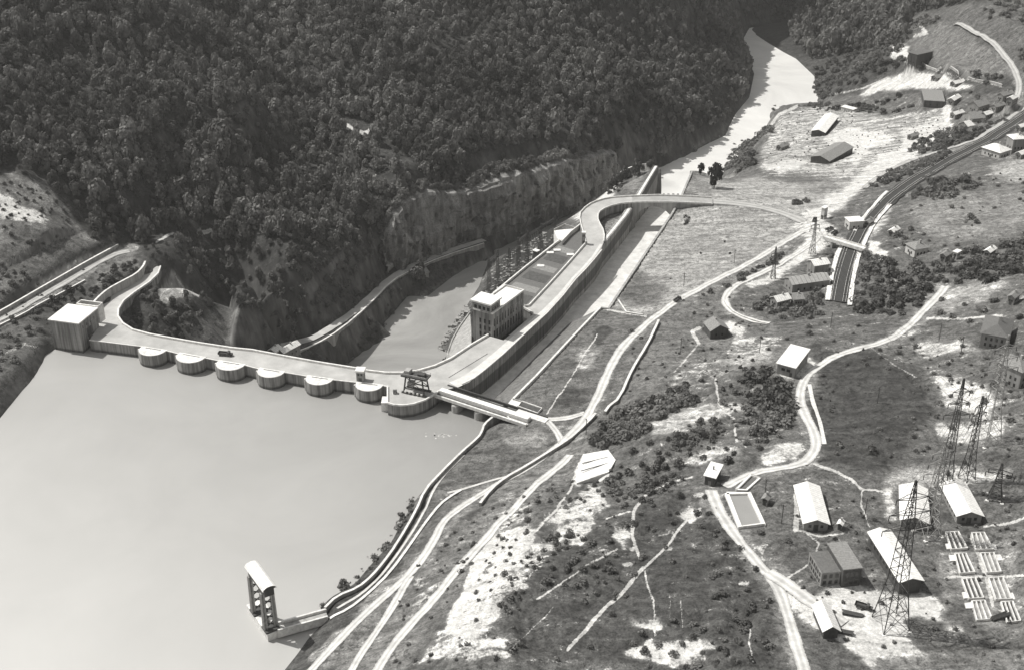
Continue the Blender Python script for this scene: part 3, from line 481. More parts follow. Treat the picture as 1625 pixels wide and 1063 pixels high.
paint('poly', [(1090, 300), (1104, 275), (1150, 285), (1200, 280), (1260, 290), (1345, 285), (1370, 305), (1330, 335), (1290, 345), (1130, 316)], .32, .3, 2); paint('poly', [(1270, 298), (1320, 290), (1345, 296), (1300, 308)], .16, .1, 3); paint('poly', [(1090, 300), (1104, 275), (1135, 290), (1128, 312)], .2, .1, 2)
paint('poly', [(1205, 265), (1215, 215), (1240, 178), (1300, 168), (1400, 185), (1500, 175), (1518, 210), (1470, 240), (1400, 265), (1375, 285), (1210, 275)], .26, .62, 3)
for P in ([(1345, 200), (1375, 210), (1378, 240), (1360, 260), (1350, 245), (1310, 222)], [(1430, 205), (1500, 190), (1517, 212), (1480, 232), (1430, 240)], [(1400, 250), (1450, 228), (1475, 235), (1420, 262), (1385, 280)], [(1210, 268), (1260, 250), (1290, 255), (1240, 274)], [(1495, 170), (1510, 168), (1515, 190), (1500, 192)], [(1410, 72), (1443, 72), (1443, 95), (1415, 92)], [(1360, 155), (1400, 128), (1440, 115), (1480, 118), (1545, 138), (1500, 142), (1430, 140), (1380, 150)], [(1370, 215), (1400, 205), (1410, 222), (1380, 235)]): paint('poly', P, .5, 1, 2)
paint('line', [(1400, 97), (1425, 95), (1460, 105), (1520, 122), (1590, 138)], .3, .6, 1, 5); paint('line', [(1218, 205), (1235, 182), (1265, 168)], .5, .9, 1, 5); paint('line', [(1222, 240), (1250, 205), (1300, 190)], .4, .7, 1, 4)
paint('line', [(1455, 35), (1470, 52), (1450, 58)], .5, .9, 2, 6); paint('line', [(1300, 100), (1320, 80), (1350, 65)], .3, .5, 2, 3); paint('line', [(1298, 118), (1330, 108)], .3, .5, 1, 3); paint('line', [(1310, 152), (1370, 140), (1410, 122)], .3, .7, 1, 4)
paint('poly', [(1440, 60), (1500, 35), (1530, 45), (1590, 95), (1605, 120), (1560, 125), (1500, 108), (1460, 95)], .15, .05, 3); paint('poly', [(1530, 10), (1590, 5), (1620, 30), (1560, 40)], .22, .15, 3); paint('poly', [(1440, 40), (1445, 25), (1540, 0), (1800, -20), (1900, 300), (1650, 240), (1625, 130), (1570, 60), (1500, 35)], .11, .05, 4)
paint('line', [(1280, 350), (1330, 318), (1372, 285), (1400, 265), (1450, 235)], .5, .95, 3, 22); paint('poly', [(1262, 345), (1310, 340), (1325, 365), (1300, 400), (1265, 375)], .4, .8, 3)
paint('poly', [(1440, 330), (1480, 310), (1640, 300), (1640, 350), (1560, 380), (1500, 378), (1460, 360)], .2, .08, 5); paint('poly', [(1570, 262), (1640, 250), (1640, 290), (1580, 285)], .3, .2, 4); paint('poly', [(1380, 385), (1400, 390), (1402, 415), (1388, 418)], .5, 1, 1); paint('poly', [(1420, 312), (1345, 398), (1362, 400), (1410, 350)], .4, .75, 3)
paint('poly', [(1050, 500), (1120, 460), (1160, 500), (1230, 520), (1260, 560), (1230, 600), (1180, 590), (1090, 620), (1000, 650), (970, 640), (1010, 560)], .14, .28, 4)
paint('poly', [(1240, 423), (1290, 372), (1310, 375), (1295, 400), (1245, 435), (1190, 458), (1185, 448)], .45, .9, 2); paint('poly', [(1135, 520), (1160, 510), (1180, 520), (1165, 530)], .5, .95, 2); paint('line', [(1108, 545), (1098, 525), (1110, 520)], .5, .9, 1, 6); paint('line', [(1108, 545), (1070, 590)], .4, .7, 1, 4)
for P, pp in (([(1185, 530), (1225, 535), (1230, 548), (1190, 545)], .9), ([(1160, 555), (1220, 545), (1225, 560), (1160, 570)], .7), ([(1130, 570), (1180, 560), (1230, 570), (1180, 580)], .5), ([(1040, 660), (1090, 640), (1140, 640), (1130, 665), (1060, 690), (1035, 690)], .6), ([(1130, 640), (1190, 640), (1195, 650), (1150, 655)], .9), ([(1005, 640), (1100, 600), (1140, 600), (1080, 625), (1000, 650)], .5), ([(1200, 715), (1250, 700), (1282, 705), (1270, 725), (1215, 735)], .85), ([(1080, 740), (1150, 710), (1180, 715), (1110, 745)], .6), ([(1240, 600), (1230, 585), (1300, 560), (1290, 600)], .85)): paint('poly', P, .35, pp, 3)
paint('line', [(1135, 600), (1140, 640), (1165, 665), (1168, 700)], .4, .9, 1, 4); paint('line', [(1170, 700), (1220, 690), (1235, 680)], .3, .6, 1, 4); paint('poly', [(918, 735), (965, 715), (977, 732), (965, 752), (915, 770), (910, 765)], .5, 1, 1); paint('line', [(925, 722), (915, 745), (905, 775), (880, 810), (840, 850)], .4, .85, 1, 4)
paint('poly', [(640, 930), (716, 870), (770, 800), (830, 745), (905, 710), (960, 690), (915, 740), (850, 800), (790, 830), (730, 930), (640, 1060), (560, 1120), (470, 1100)], .16, .35, 4)
paint('poly', [(790, 840), (840, 830), (850, 870), (820, 930), (790, 990), (740, 1040), (700, 1020), (740, 960), (780, 900)], .35, .97, 3); paint('poly', [(860, 820), (920, 780), (950, 800), (930, 850), (880, 850)], .3, .85, 3); paint('poly', [(850, 860), (900, 855), (830, 930), (800, 960)], .25, .72, 3); paint('poly', [(950, 760), (900, 800), (905, 830), (960, 815)], .2, .62, 3)
paint('poly', [(870, 870), (960, 830), (1080, 770), (1110, 800), (1200, 900), (1235, 960), (1240, 1060), (820, 1060), (810, 980)], .075, .34, 8)
for q in ((1057, 795, 4), (1005, 870, 12), (1062, 870, 10), (995, 895, 14), (1015, 985, 20), (1065, 925, 8), (1180, 925, 14), (1110, 1020, 26), (1060, 1025, 22), (1160, 1010, 8), (1110, 785, 14), (985, 840, 10)): paint('line', [(q[0] - q[2] / 2, q[1]), (q[0] + q[2] / 2, q[1] - 1)], .4, .85, 3, q[2] * .6)
for P, wd in (([(1060, 765), (1025, 785), (1005, 810), (1003, 850), (1013, 880)], 5), ([(1110, 805), (1085, 830), (1050, 875), (1020, 902)], 4), ([(1020, 900), (990, 935), (950, 975), (900, 1030)], 6), ([(1022, 905), (1035, 950), (1040, 1010)], 3), ([(1060, 930), (1065, 990)], 2), ([(1080, 950), (1083, 995)], 2), ([(1000, 810), (960, 822)], 3), ([(980, 870), (940, 890), (905, 915), (850, 950)], 3), ([(1190, 990), (1188, 1020), (1195, 1050)], 3), ([(1290, 735), (1320, 745), (1350, 760), (1365, 775), (1410, 780)], 4), ([(1366, 775), (1365, 800), (1380, 835)], 3), ([(1262, 840), (1300, 850), (1340, 845)], 3), ([(1250, 915), (1290, 890), (1300, 860), (1275, 842)], 3), ([(1560, 835), (1600, 830), (1640, 815)], 4), ([(1500, 915), (1640, 912)], 4), ([(1380, 550), (1420, 580), (1460, 600)], 2), ([(1470, 505), (1530, 505), (1590, 500)], 4), ([(1540, 850), (1560, 900), (1575, 960)], 5), ([(880, 960), (840, 1000), (800, 1040)], 2), ([(790, 870), (830, 890), (870, 880)], 3), ([(1100, 755), (1060, 765)], 3), ([(1265, 770), (1262, 840)], 8)): paint('line', P, .4, .95, 1, wd)
paint('poly', [(1292, 545), (1390, 552), (1460, 600), (1475, 660), (1420, 740), (1360, 745), (1300, 730), (1290, 640)], .06, .24, 5); paint('poly', [(1470, 600), (1540, 600), (1600, 640), (1560, 660), (1500, 645)], .4, .75, 4); paint('poly', [(1440, 545), (1530, 540), (1560, 560), (1480, 565)], .35, .7, 4); paint('poly', [(1490, 670), (1600, 665), (1590, 690), (1540, 705), (1490, 695)], .35, .72, 4)
paint('poly', [(1400, 765), (1440, 745), (1600, 750), (1600, 765), (1500, 775)], .35, .6, 4); paint('poly', [(1400, 770), (1420, 765), (1418, 830), (1405, 820)], .4, .8, 3); paint('poly', [(1480, 470), (1560, 440), (1600, 450), (1560, 480), (1500, 500)], .3, .5, 4)
paint('poly', [(1228, 920), (1262, 935), (1330, 925), (1420, 945), (1470, 950), (1500, 960), (1520, 1000), (1440, 1010), (1480, 1060), (1380, 1060), (1320, 1010), (1270, 970)], .5, .97, 3); paint('poly', [(1480, 880), (1500, 870), (1600, 850), (1610, 1000), (1500, 980)], .2, .42, 4); paint('poly', [(1400, 1040), (1700, 1030), (1700, 1100), (1400, 1100)], .15, .3, 6); paint('poly', [(1440, 985), (1510, 985), (1500, 1010), (1445, 1008)], .09, .05, 2); paint('poly', [(1500, 960), (1545, 960), (1550, 985), (1510, 990)], .1, .1, 3)
paint('poly', [(1265, 1000), (1310, 1000), (1380, 1060), (1270, 1060)], .1, .1, 4); paint('line', [(1383, 985), (1383, 1003), (1440, 1010)], .2, .2, 1, 3)
paint('poly', [(700, 580), (735, 500), (780, 440), (800, 385), (890, 350), (888, 390), (780, 480)], .04, .1, 3)
paint('poly', [(905, 350), (950, 312), (985, 285), (965, 318), (925, 345)], .5, .9, 2); paint('poly', [(1010, 268), (1035, 262), (1010, 300), (985, 300)], .2, .25, 2)
for P, pp, aa in (([(781, 840), (821, 863), (775, 886), (762, 943), (751, 996), (712, 1010), (735, 943), (745, 890)], 1., .3), ([(821, 890), (838, 936), (794, 965), (766, 956), (785, 916)], .8, .2), ([(944, 770), (960, 816), (921, 858), (862, 858), (888, 816), (917, 780)], .8, .2), ([(808, 786), (848, 816), (814, 840), (778, 830)], .55, .2), ([(701, 1006), (814, 1019), (808, 1050), (660, 1050)], .75, .2), ([(1020, 1012), (1107, 1006), (1116, 1050), (1000, 1050)], .88, .2), ([(1004, 978), (1030, 976), (1032, 994), (1008, 992)], .95, .3), ([(1078, 810), (1100, 798), (1116, 806), (1090, 826)], .9, .3), ([(976, 832), (992, 830), (994, 872), (984, 870)], .75, .2), ([(670, 915), (700, 905), (690, 940), (655, 965)], .62, .15), ([(1195, 870), (1215, 860), (1210, 890)], .7, .15), ([(1000, 640), (1140, 590), (1150, 600), (1020, 660)], .55, .15), ([(1160, 530), (1240, 530), (1235, 550), (1150, 560)], .7, .2), ([(1060, 610), (1120, 560), (1160, 590), (1100, 615)], .5, .16), ([(1450, 560), (1500, 590), (1470, 610)], .5, .15)): paint('poly', P, aa, pp, 2)
ALB = blur(ALB, 1)

# ---------------------------------------------------------------- the ground, one sheet
nu, nv = 900, 1000
ys = 160 * (3200 / 160) ** (np.linspace(0, 1, nv)); ys = np.where(ys < 0, 0, ys)
ys = np.interp(np.linspace(0, 1, nv), [0, .06, .88, 1], [0, 1, 2, 3]); yk = [150, 265, 1450, 3200]
ys = np.array([yk[int(min(t, 2.9999))] * (yk[int(min(t, 2.9999)) + 1] / yk[int(min(t, 2.9999))]) ** (t - int(min(t, 2.9999))) for t in ys])
t = np.linspace(-1, 1, nu); us = np.sign(t) * np.where(np.abs(t) < .86, np.abs(t) / .86, 1 + (np.abs(t) - .86) / .14 * 1.6)
GU, GV = np.meshgrid(us, ys); X = GU * (GV * .445 + 22); Y = GV
def sample(A, X, Y):
    i = np.clip((X - GX0) / GS, 0, len(gx) - 1.01); j = np.clip((Y - GY0) / GS, 0, len(gy) - 1.01); a = i.astype(int); b = j.astype(int); u = i - a; v = j - b
    return (A[b, a] * (1 - u) + A[b, a + 1] * u) * (1 - v) + (A[b + 1, a] * (1 - u) + A[b + 1, a + 1] * u) * v
Zg = sample(ZM, X, Y)
dep = Y * math.cos(D) + (H - Zg) * math.sin(D); PX = 812.5 + F * X / dep; PY = 531.5 - F * (Y * math.sin(D) - (H - Zg) * math.cos(D)) / dep
wv = 500 / dep; PX0 = PX + wv * 3 * vnoise(X, Y, 5, 45); PY0 = PY + wv * 2 * vnoise(X, Y, 5, 46); il = np.clip((PX0 - MX0), 0, MW - 1).astype(int); jl = np.clip((PY0 - MY0), 0, MH - 1).astype(int)
PX = PX + wv * (22 * vnoise(X, Y, 16, 40) + 12 * vnoise(X, Y, 6, 41) + 6 * vnoise(X, Y, 2.2, 42)); PY = PY + wv * (14 * vnoise(X, Y, 16, 47) + 9 * vnoise(X, Y, 6, 43) + 4 * vnoise(X, Y, 2.6, 44))
ii = np.clip((PX - MX0), 0, MW - 1).astype(int); jj = np.clip((PY - MY0), 0, MH - 1).astype(int)
me = bpy.data.meshes.new('ground'); nV = X.size
me.vertices.add(nV); me.vertices.foreach_set('co', np.stack([X, Y, Zg], -1).astype(np.float32).ravel())
a = (np.arange(nv - 1)[:, None] * nu + np.arange(nu - 1)[None]).ravel(); q = np.stack([a, a + 1, a + nu + 1, a + nu], -1)
me.loops.add(q.size); me.loops.foreach_set('vertex_index', q.ravel().astype(np.int32)); me.polygons.add(len(q)); me.polygons.foreach_set('loop_start', np.arange(0, q.size, 4, dtype=np.int32)); me.polygons.foreach_set('use_smooth', np.ones(len(q), bool))
for nm, A in (('tone', ALB[jj, ii]), ('bare', PAT[jj, ii]), ('track', LIN[jl, il])):
    at = me.attributes.new(nm, 'FLOAT', 'POINT'); at.data.foreach_set('value', A.astype(np.float32).ravel())
me.update(); me.validate(); ground = bpy.data.objects.new('ground', me); COL.objects.link(ground); tag(ground, kind='structure')
def ground_mat():
    m = bpy.data.materials.new('ground'); m.use_nodes = True; n = m.node_tree; b = n.nodes['Principled BSDF']; b.inputs['Roughness'].default_value = .95; b.inputs['Specular IOR Level'].default_value = .15
    g = node(n, 'ShaderNodeNewGeometry'); L = n.links.new
    at = node(n, 'ShaderNodeAttribute', attribute_name='tone'); ab = node(n, 'ShaderNodeAttribute', attribute_name='bare')
    def noise(sc, det=6., ro=.6, zs=1):
        mp = node(n, 'ShaderNodeMapping'); mp.inputs['Scale'].default_value = (sc, sc, sc * zs); L(g.outputs['Position'], mp.inputs['Vector'])
        z = node(n, 'ShaderNodeTexNoise', _Scale=1.0, _Detail=det, _Roughness=ro); L(mp.outputs[0], z.inputs['Vector']); return z.outputs['Fac']
    def mth(op, x, y, cl=False):
        k = node(n, 'ShaderNodeMath', operation=op, use_clamp=cl)
        for i, s in enumerate((x, y)):
            if isinstance(s, (int, float)): k.inputs[i].default_value = s
            else: L(s, k.inputs[i])
        return k.outputs[0]
    def rng_(x, a0, a1, b0, b1):
        k = node(n, 'ShaderNodeMapRange', _From_Min=a0, _From_Max=a1, _To_Min=b0, _To_Max=b1); L(x, k.inputs['Value']); return k.outputs[0]
    rt = node(n, 'ShaderNodeMapping'); rt.inputs['Rotation'].default_value = (0, 0, math.radians(-48)); rt.inputs['Scale'].default_value = (.05, .2, .1); L(g.outputs['Position'], rt.inputs['Vector'])
    ns = node(n, 'ShaderNodeTexNoise', _Scale=1.0, _Detail=8.0, _Roughness=.68, _Distortion=.4); L(rt.outputs[0], ns.inputs['Vector']); ns = ns.outputs['Fac']
    n1 = noise(.045); n2 = noise(.35, 8, .7); n3 = noise(1.3, 6, .75)
    # grass and scrub tone with mottling at three sizes
    tone = mth('MULTIPLY', at.outputs['Fac'], mth('MULTIPLY', rng_(ns, .32, .68, .55, 1.5), mth('MULTIPLY', rng_(n2, .3, .7, .5, 1.5), rng_(n3, .3, .7, .55, 1.45))))
    # low scrub: small dark tufts and clumps
    n4 = noise(.42, 5, .62); n5 = noise(1.5, 3, .5); gate = rng_(ns, .42, .6, .45, 1)
    tone = mth('MULTIPLY', tone, mth('SUBTRACT', 1, mth('MULTIPLY', gate, rng_(n4, .53, .6, 0, .55)))); tone = mth('MULTIPLY', tone, rng_(n5, .56, .64, 1, .6))
    # bare rock coverage: noise thresholded by the mask
    cov = mth('ADD', mth('MULTIPLY', n2, .35), mth('ADD', mth('MULTIPLY', ns, .4), mth('MULTIPLY', n3, .25)))
    thr = rng_(ab.outputs['Fac'], 0, 1, .70, .39); d = mth('SUBTRACT', cov, thr); k = rng_(d, -.02, .055, 0, 1)
    tk = node(n, 'ShaderNodeAttribute', attribute_name='track'); kt = rng_(mth('ADD', tk.outputs['Fac'], mth('MULTIPLY', mth('SUBTRACT', mth('ADD', mth('MULTIPLY', n3, .6), mth('MULTIPLY', n2, .4)), .5), 1.5)), .42, .62, 0, 1)
    kt = mth('MULTIPLY', kt, rng_(tk.outputs['Fac'], .12, .3, 0, 1)); k = mth('MAXIMUM', k, mth('MULTIPLY', kt, .85))
    rock = mth('MULTIPLY', mth('MULTIPLY', rng_(n3, .28, .72, .30, .80), rng_(n2, .33, .67, .7, 1.2)), rng_(ns, .35, .65, .78, 1.15))
    mx = node(n, 'ShaderNodeMix', data_type='FLOAT'); L(k, mx.inputs[0]); L(tone, mx.inputs[2]); L(rock, mx.inputs[3])
    # steep faces show grey limestone, streaked downwards
    sx = node(n, 'ShaderNodeSeparateXYZ'); L(g.outputs['True Normal'], sx.inputs[0]); st = mth('MULTIPLY', rng_(sx.outputs['Z'], .62, .48, 0, 1), mth('SUBTRACT', 1, k))
    c1 = noise(.22, 6, .6, .12); c2 = noise(.06, 5, .6, .6)
    cl = mth('MULTIPLY', mth('MULTIPLY', rng_(c1, .32, .68, .7, 2.1), rng_(c2, .35, .65, .5, 1.35)), at.outputs['Fac'])
    m2 = node(n, 'ShaderNodeMix', data_type='FLOAT'); L(st, m2.inputs[0]); L(mx.outputs[0], m2.inputs[2]); L(cl, m2.inputs[3])
    co = node(n, 'ShaderNodeCombineColor')
    for i, f in enumerate((1, .985, .95)): L(mth('MULTIPLY', m2.outputs[0], f), co.inputs[i])
    L(co.outputs[0], b.inputs['Base Color'])
    bp = node(n, 'ShaderNodeBump', _Strength=.5, _Distance=.6); L(mth('ADD', n2, n3), bp.inputs['Height']); L(bp.outputs[0], b.inputs['Normal'])
    return m
me.materials.append(ground_mat())

# ---------------------------------------------------------------- water
up = [(230, 547), (400, 574), (560, 596), (640, 612), (700, 614), (808, 660), (900, 700), (900, 900), (700, 1120)]
lake = [W(*p, 0) for p in up] + [(60, 120), (-600, 120), (-700, 330), (-450, 480), (-330, 560)] + [W(60, 525, 0), W(200, 540, 0)]
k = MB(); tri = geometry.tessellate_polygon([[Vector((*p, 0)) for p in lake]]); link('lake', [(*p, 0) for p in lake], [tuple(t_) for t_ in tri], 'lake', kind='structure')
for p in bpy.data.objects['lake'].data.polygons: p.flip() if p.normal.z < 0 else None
link('river', [(-260, 545, -62), (700, 545, -62), (700, 1700, -62), (-260, 1700, -62)], [(0, 1, 2, 3)], 'river', kind='structure')
# ---------------------------------------------------------------- the dam
def W6(L, z=6.): return [W(*p, z) for p in L]
UP = [(142, 540), (224, 550), (263.5, 556.7), (284.6, 562), (327, 568.5), (348, 573), (390, 580), (411, 585.6), (451, 591), (487, 597), (529, 602.8), (565, 606.7), (608, 612), (615, 613.5), (615, 640), (624.6, 643), (639, 644), (656, 642), (674.5, 635.7), (689, 627), (696.6, 621)]
RE = [(717, 616), (733, 610), (752, 600.6), (768.6, 587.7), (799, 562), (834, 529), (868, 497.6), (893, 470), (913.5, 444), (930, 427), (944, 411), (953, 397)]
INNER = [(958, 385), (959, 375), (957, 366), (952, 357), (949, 350), (949, 342), (952, 337), (958, 333), (970, 328), (984, 324.6), (1003, 322.6)]
OUTER = [(1003, 312.5), (984, 313.6), (970, 314.8), (958, 317), (945, 321), (937, 324.6), (928, 331), (921, 339), (920, 347), (922, 358), (925, 368), (930, 386)]
DOWN = [(839.5, 486.6), (829, 489), (846, 499), (822, 520), (799, 540), (775, 533), (748, 548.7), (716, 570), (690, 582), (663.5, 589.6), (637, 593), (611, 592.8), (584, 589.6), (563, 585.6), (505, 576.4), (452.7, 567), (400, 557), (369, 554), (316, 546), (263.5, 537), (237, 532), (211, 525), (195, 515), (187.5, 504), (188, 493), (196, 480), (212, 467), (237, 449.7), (251, 436), (255, 424), (231, 419)]
LEFT = [(227, 429), (216, 441), (196, 455), (180, 468), (163, 484), (156, 497), (154, 508), (155, 520), (146, 533)]
dam = thing('gravity_dam', 'curved concrete dam holding back the lake, with a pale crest road and rounded intake bastions', 'dam', (*W(400, 570, 6), 6))
def local(o, pts): return [(p[0] - o.location.x, p[1] - o.location.y) + ((p[2] - o.location.z,) if len(p) > 2 else ()) for p in pts]
full = W6(UP + RE + INNER + OUTER + DOWN + LEFT)
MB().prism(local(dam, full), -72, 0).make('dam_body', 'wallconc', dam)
def inset_top(name, pts, m, par, z, z1): MB().prism(local(par, pts), z, z1).make(name, m, par)
inset_top('crest_road', full, 'deck', dam, 0.02, .06)
MB().ribbon([(*p, .0) for p in local(dam, W6(DOWN[5:29]))], .9, .05, 1.1).make('parapet', 'cap', dam)
MB().ribbon([(*p, .0) for p in local(dam, W6(UP[:14]))], .5, .05, .35).make('kerb', 'cap', dam)
MB().ribbon([(*p, .0) for p in local(dam, W6(UP[13:]))], .7, .05, .8).make('parapet', 'cap', dam)
MB().ribbon([(*p, .0) for p in local(dam, W6([(255, 424), (251, 436), (237, 449.7), (212, 467), (196, 480), (188, 493)]))], .7, .05, .9).make('parapet', 'cap', dam)
# walkway along the spillway side
wk = dense([(*p, 6) for p in W6([(722, 612), (740, 604), (755, 594), (772, 581), (797, 559), (832, 526), (866, 494), (890, 468), (911, 441), (928, 424), (942, 408), (955, 388)])], 6)
n_ = len(wk); k = MB()
for i, p in enumerate(wk):
    q0 = wk[max(i - 1, 0)]; q1 = wk[min(i + 1, n_ - 1)]; d = Vector((q1[0] - q0[0], q1[1] - q0[1])).normalized(); r = max(1.1, 4.2 - 4.6 * i / n_)
    k.v += [(p[0] + d.y * r * .45 - dam.location.x, p[1] - d.x * r * .45 - dam.location.y, .1), (p[0] - d.y * r - dam.location.x, p[1] + d.x * r - dam.location.y, .1)]
k.f = [(2 * i, 2 * i + 2, 2 * i + 3, 2 * i + 1) for i in range(n_ - 1)]
k.make('walkway', mat('worn walkway', .56, var=.15, scale=.3), dam)
MB().ribbon([(*p, .0) for p in local(dam, W6([(955, 397), (944, 411), (930, 427), (913.5, 444), (893, 470), (868, 497.6), (834, 529), (799, 562), (768.6, 587.7), (752, 600.6), (733, 610)]))], .5, .06, .5).make('kerb', 'cap', dam)
MB().ribbon([(*p, .0) for p in local(dam, W6([(712, 599), (774, 561)]))], .35, .07, .12).make('rail_groove', 'steel', dam)
MB().ribbon([(*p, .0) for p in local(dam, W6(OUTER[::-1] + [(1045, 311), (1100, 313), (1129, 315)]))], .5, .05, 1.0).make('parapet', 'cap', dam)
MB().ribbon([(*p, .0) for p in local(dam, W6(INNER + [(1024, 322), (1063.5, 322), (1129, 324.6)]))], .5, .05, 1.0).make('parapet', 'cap', dam)
MB().ribbon([(*p, .0) for p in local(dam, W6([(846, 499), (829, 489), (839.5, 486.6), (870, 454), (900, 421), (928, 389)]))], .6, .05, 1.2).make('parapet', 'cap', dam)
for k in range(0, 28):          # expansion joints
    i = k / 28 * (len(UP[:13]) - 1); a = int(i); f = i - a
    p = [UP[a][c] * (1 - f) + UP[a + 1][c] * f for c in (0, 1)]
# intake bastions
BA = [(224, 264, 551, 557.5), (283.5, 326, 561, 568.5), (346, 389, 573, 580), (411, 452, 585, 591.5), (487, 529, 597, 603), (565.5, 608, 607, 612.5)]
for x0, x1, y0, y1 in BA:
    a = Vector(local(dam, [W(x0, y0, 6)])[0]); b = Vector(local(dam, [W(x1, y1, 6)])[0]); u = b - a; r = u.length / 2; u.normalize(); nrm = Vector((u.y, -u.x)); c = (a + b) / 2
    def ring(k, dz=0): return [tuple(c - u * r * k * math.cos(t) + nrm * (r * .95 * k * math.sin(t) + .6)) for t in [math.pi * i / 16 for i in range(17)]]
    pts = [tuple(a - nrm * 1)] + ring(1) + [tuple(b - nrm * 1)]
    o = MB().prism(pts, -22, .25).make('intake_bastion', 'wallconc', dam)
    MB().prism([tuple(a - nrm * .9)] + ring(.97) + [tuple(b - nrm * .9)], .27, .42).make('cap', 'cap', o)
    MB().ribbon([(*tuple(c - u * r * .6 + nrm * .4), .42), (*tuple(c + u * r * .6 + nrm * .4), .42)], .35, 0, .12).make('gate_slot', 'steel', o)
    MB().ribbon([(*tuple(a - u * .1 + nrm * 1.4), 0), (*tuple(a - u * .1 + nrm * 2.6), 0)], .5, -6.5, .1).make('gate_guide', 'cap', o)
a = local(dam, [W(611, 642, 3)])[0]; MB().box(a[0] - 1.6, a[0] + 1.4, a[1] - .8, a[1] + 5, -9, -1.5).make('water_gauge', 'cap', dam)

def windows(par, m, a, u, n, cols, rows, z0, dz, w0, h0, s0, ds, name='window'):
    # rows x columns of panes standing 3 cm proud of a wall that starts at a, runs along u and faces n
    for i in range(cols):
        for j in range(rows):
            c = Vector((*a, 0)) + Vector((*u, 0)) * (s0 + i * ds); k = MB(); nn = Vector((*n, 0)); uu = Vector((*u, 0))
            v = [c + nn * e + uu * s + Vector((0, 0, z0 + j * dz + h)) for e in (-.1, .04) for s, h in ((-w0 / 2, 0), (w0 / 2, 0), (w0 / 2, h0), (-w0 / 2, h0))]
            k.add(v, [(4, 5, 6, 7), (0, 4, 7, 3), (1, 2, 6, 5), (3, 7, 6, 2), (0, 1, 5, 4), (0, 3, 2, 1)]); k.make(name, m, par)

# tower on the crest, second tower by the curve
def tower(px, py, w_, h_, lab, lean):
    t = thing('gate_tower', lab, 'tower', (*W(px, py, 6), 6.06), -.1)
    MB().box(-w_ / 2, w_ / 2, -w_ / 2, w_ / 2, 0, h_).make('shaft', 'render', t)
    MB().box(-w_ * .62, w_ * .62, -w_ * .62, w_ * .62, h_, h_ + .9).make('roof', 'white', t)
    k = MB().box(-w_ * .22, w_ * .22, -w_ / 2 - .05, -w_ / 2 + .1, 0, 2.1); k.make('door', 'darkwall', t)
    windows(t, 'glass', (-w_ / 2, -w_ / 2), (1, 0), (0, -1), 2, 1, h_ - 1.8, 2, w_ * .25, 1.1, w_ * .3, w_ * .4)
tower(573, 603, 3.4, 5.0, 'square white-topped tower on the lakeward edge of the dam crest', 0); tower(926, 387, 1.9, 6.3, 'slim white-topped tower where the deck widens towards the curved bridge', 0)

# portal crane and truck
cr = thing('portal_crane', 'dark steel portal crane with winches on the rounded platform of the dam', 'crane', (*W(661, 622, 6), 6.06), math.radians(-22))
for sy in (-2.6, 2.6):
    k = MB()
    for sx in (-5, 5): k.bar((sx, sy, .6), (sx * .8, sy * .8, 8.2), .28)
    k.bar((-5, sy, 2.6), (5, sy, 2.6), .25); k.bar((-5, sy, 2.6), (4, sy * .8, 8), .14); k.bar((5, sy, 2.6), (-4, sy * .8, 8), .14)
    k.make('portal_frame', 'steel', cr)
    MB().box(-6, 6, sy - .5, sy + .5, 0, .7).make('bogie_beam', 'steel', cr)
MB().box(-6.2, 6.2, -2.7, 2.7, 8.2, 8.9).make('top_platform', 'steel', cr)
k = MB()
for sx in (-6, -3, 0, 3, 6):
    for sy in (-2.6, 2.6): k.bar((sx, sy, 8.9), (sx, sy, 9.9), .07)
for sy in (-2.6, 2.6): k.bar((-6, sy, 9.9), (6, sy, 9.9), .08)
k.make('railing', 'palesteel', cr)
MB().box(-5, -2.6, -1.6, 1.6, 8.9, 10.9).make('winch_house', 'palesteel', cr); MB().box(1.4, 4.6, -1.2, 1.4, 8.9, 10.2).make('winch_house', 'steel', cr); MB().box(-3.8, -1, -1.4, 1.4, 3.0, 5.2).make('cab', 'palesteel', cr)
k = MB()
for i in range(5): k.box(-4.5 + 2 * i, -3.6 + 2 * i, -3.3, -2.9, .75, 1.5)
k.make('ballast_blocks', 'cap', cr)
bx = thing('winch_box', 'small dark winch box standing alone on the rounded platform, left of the crane', 'winch', (*W(627, 624, 6), 6.06), .1)
MB().box(-.9, .9, -.8, .8, .15, 1.6).make('housing', 'steel', bx); MB().box(-1.1, 1.1, -1, 1, 0, .15).make('base', 'cap', bx); MB().box(-.6, .6, -.84, -.7, .5, 1.1).make('drum', 'palesteel', bx)
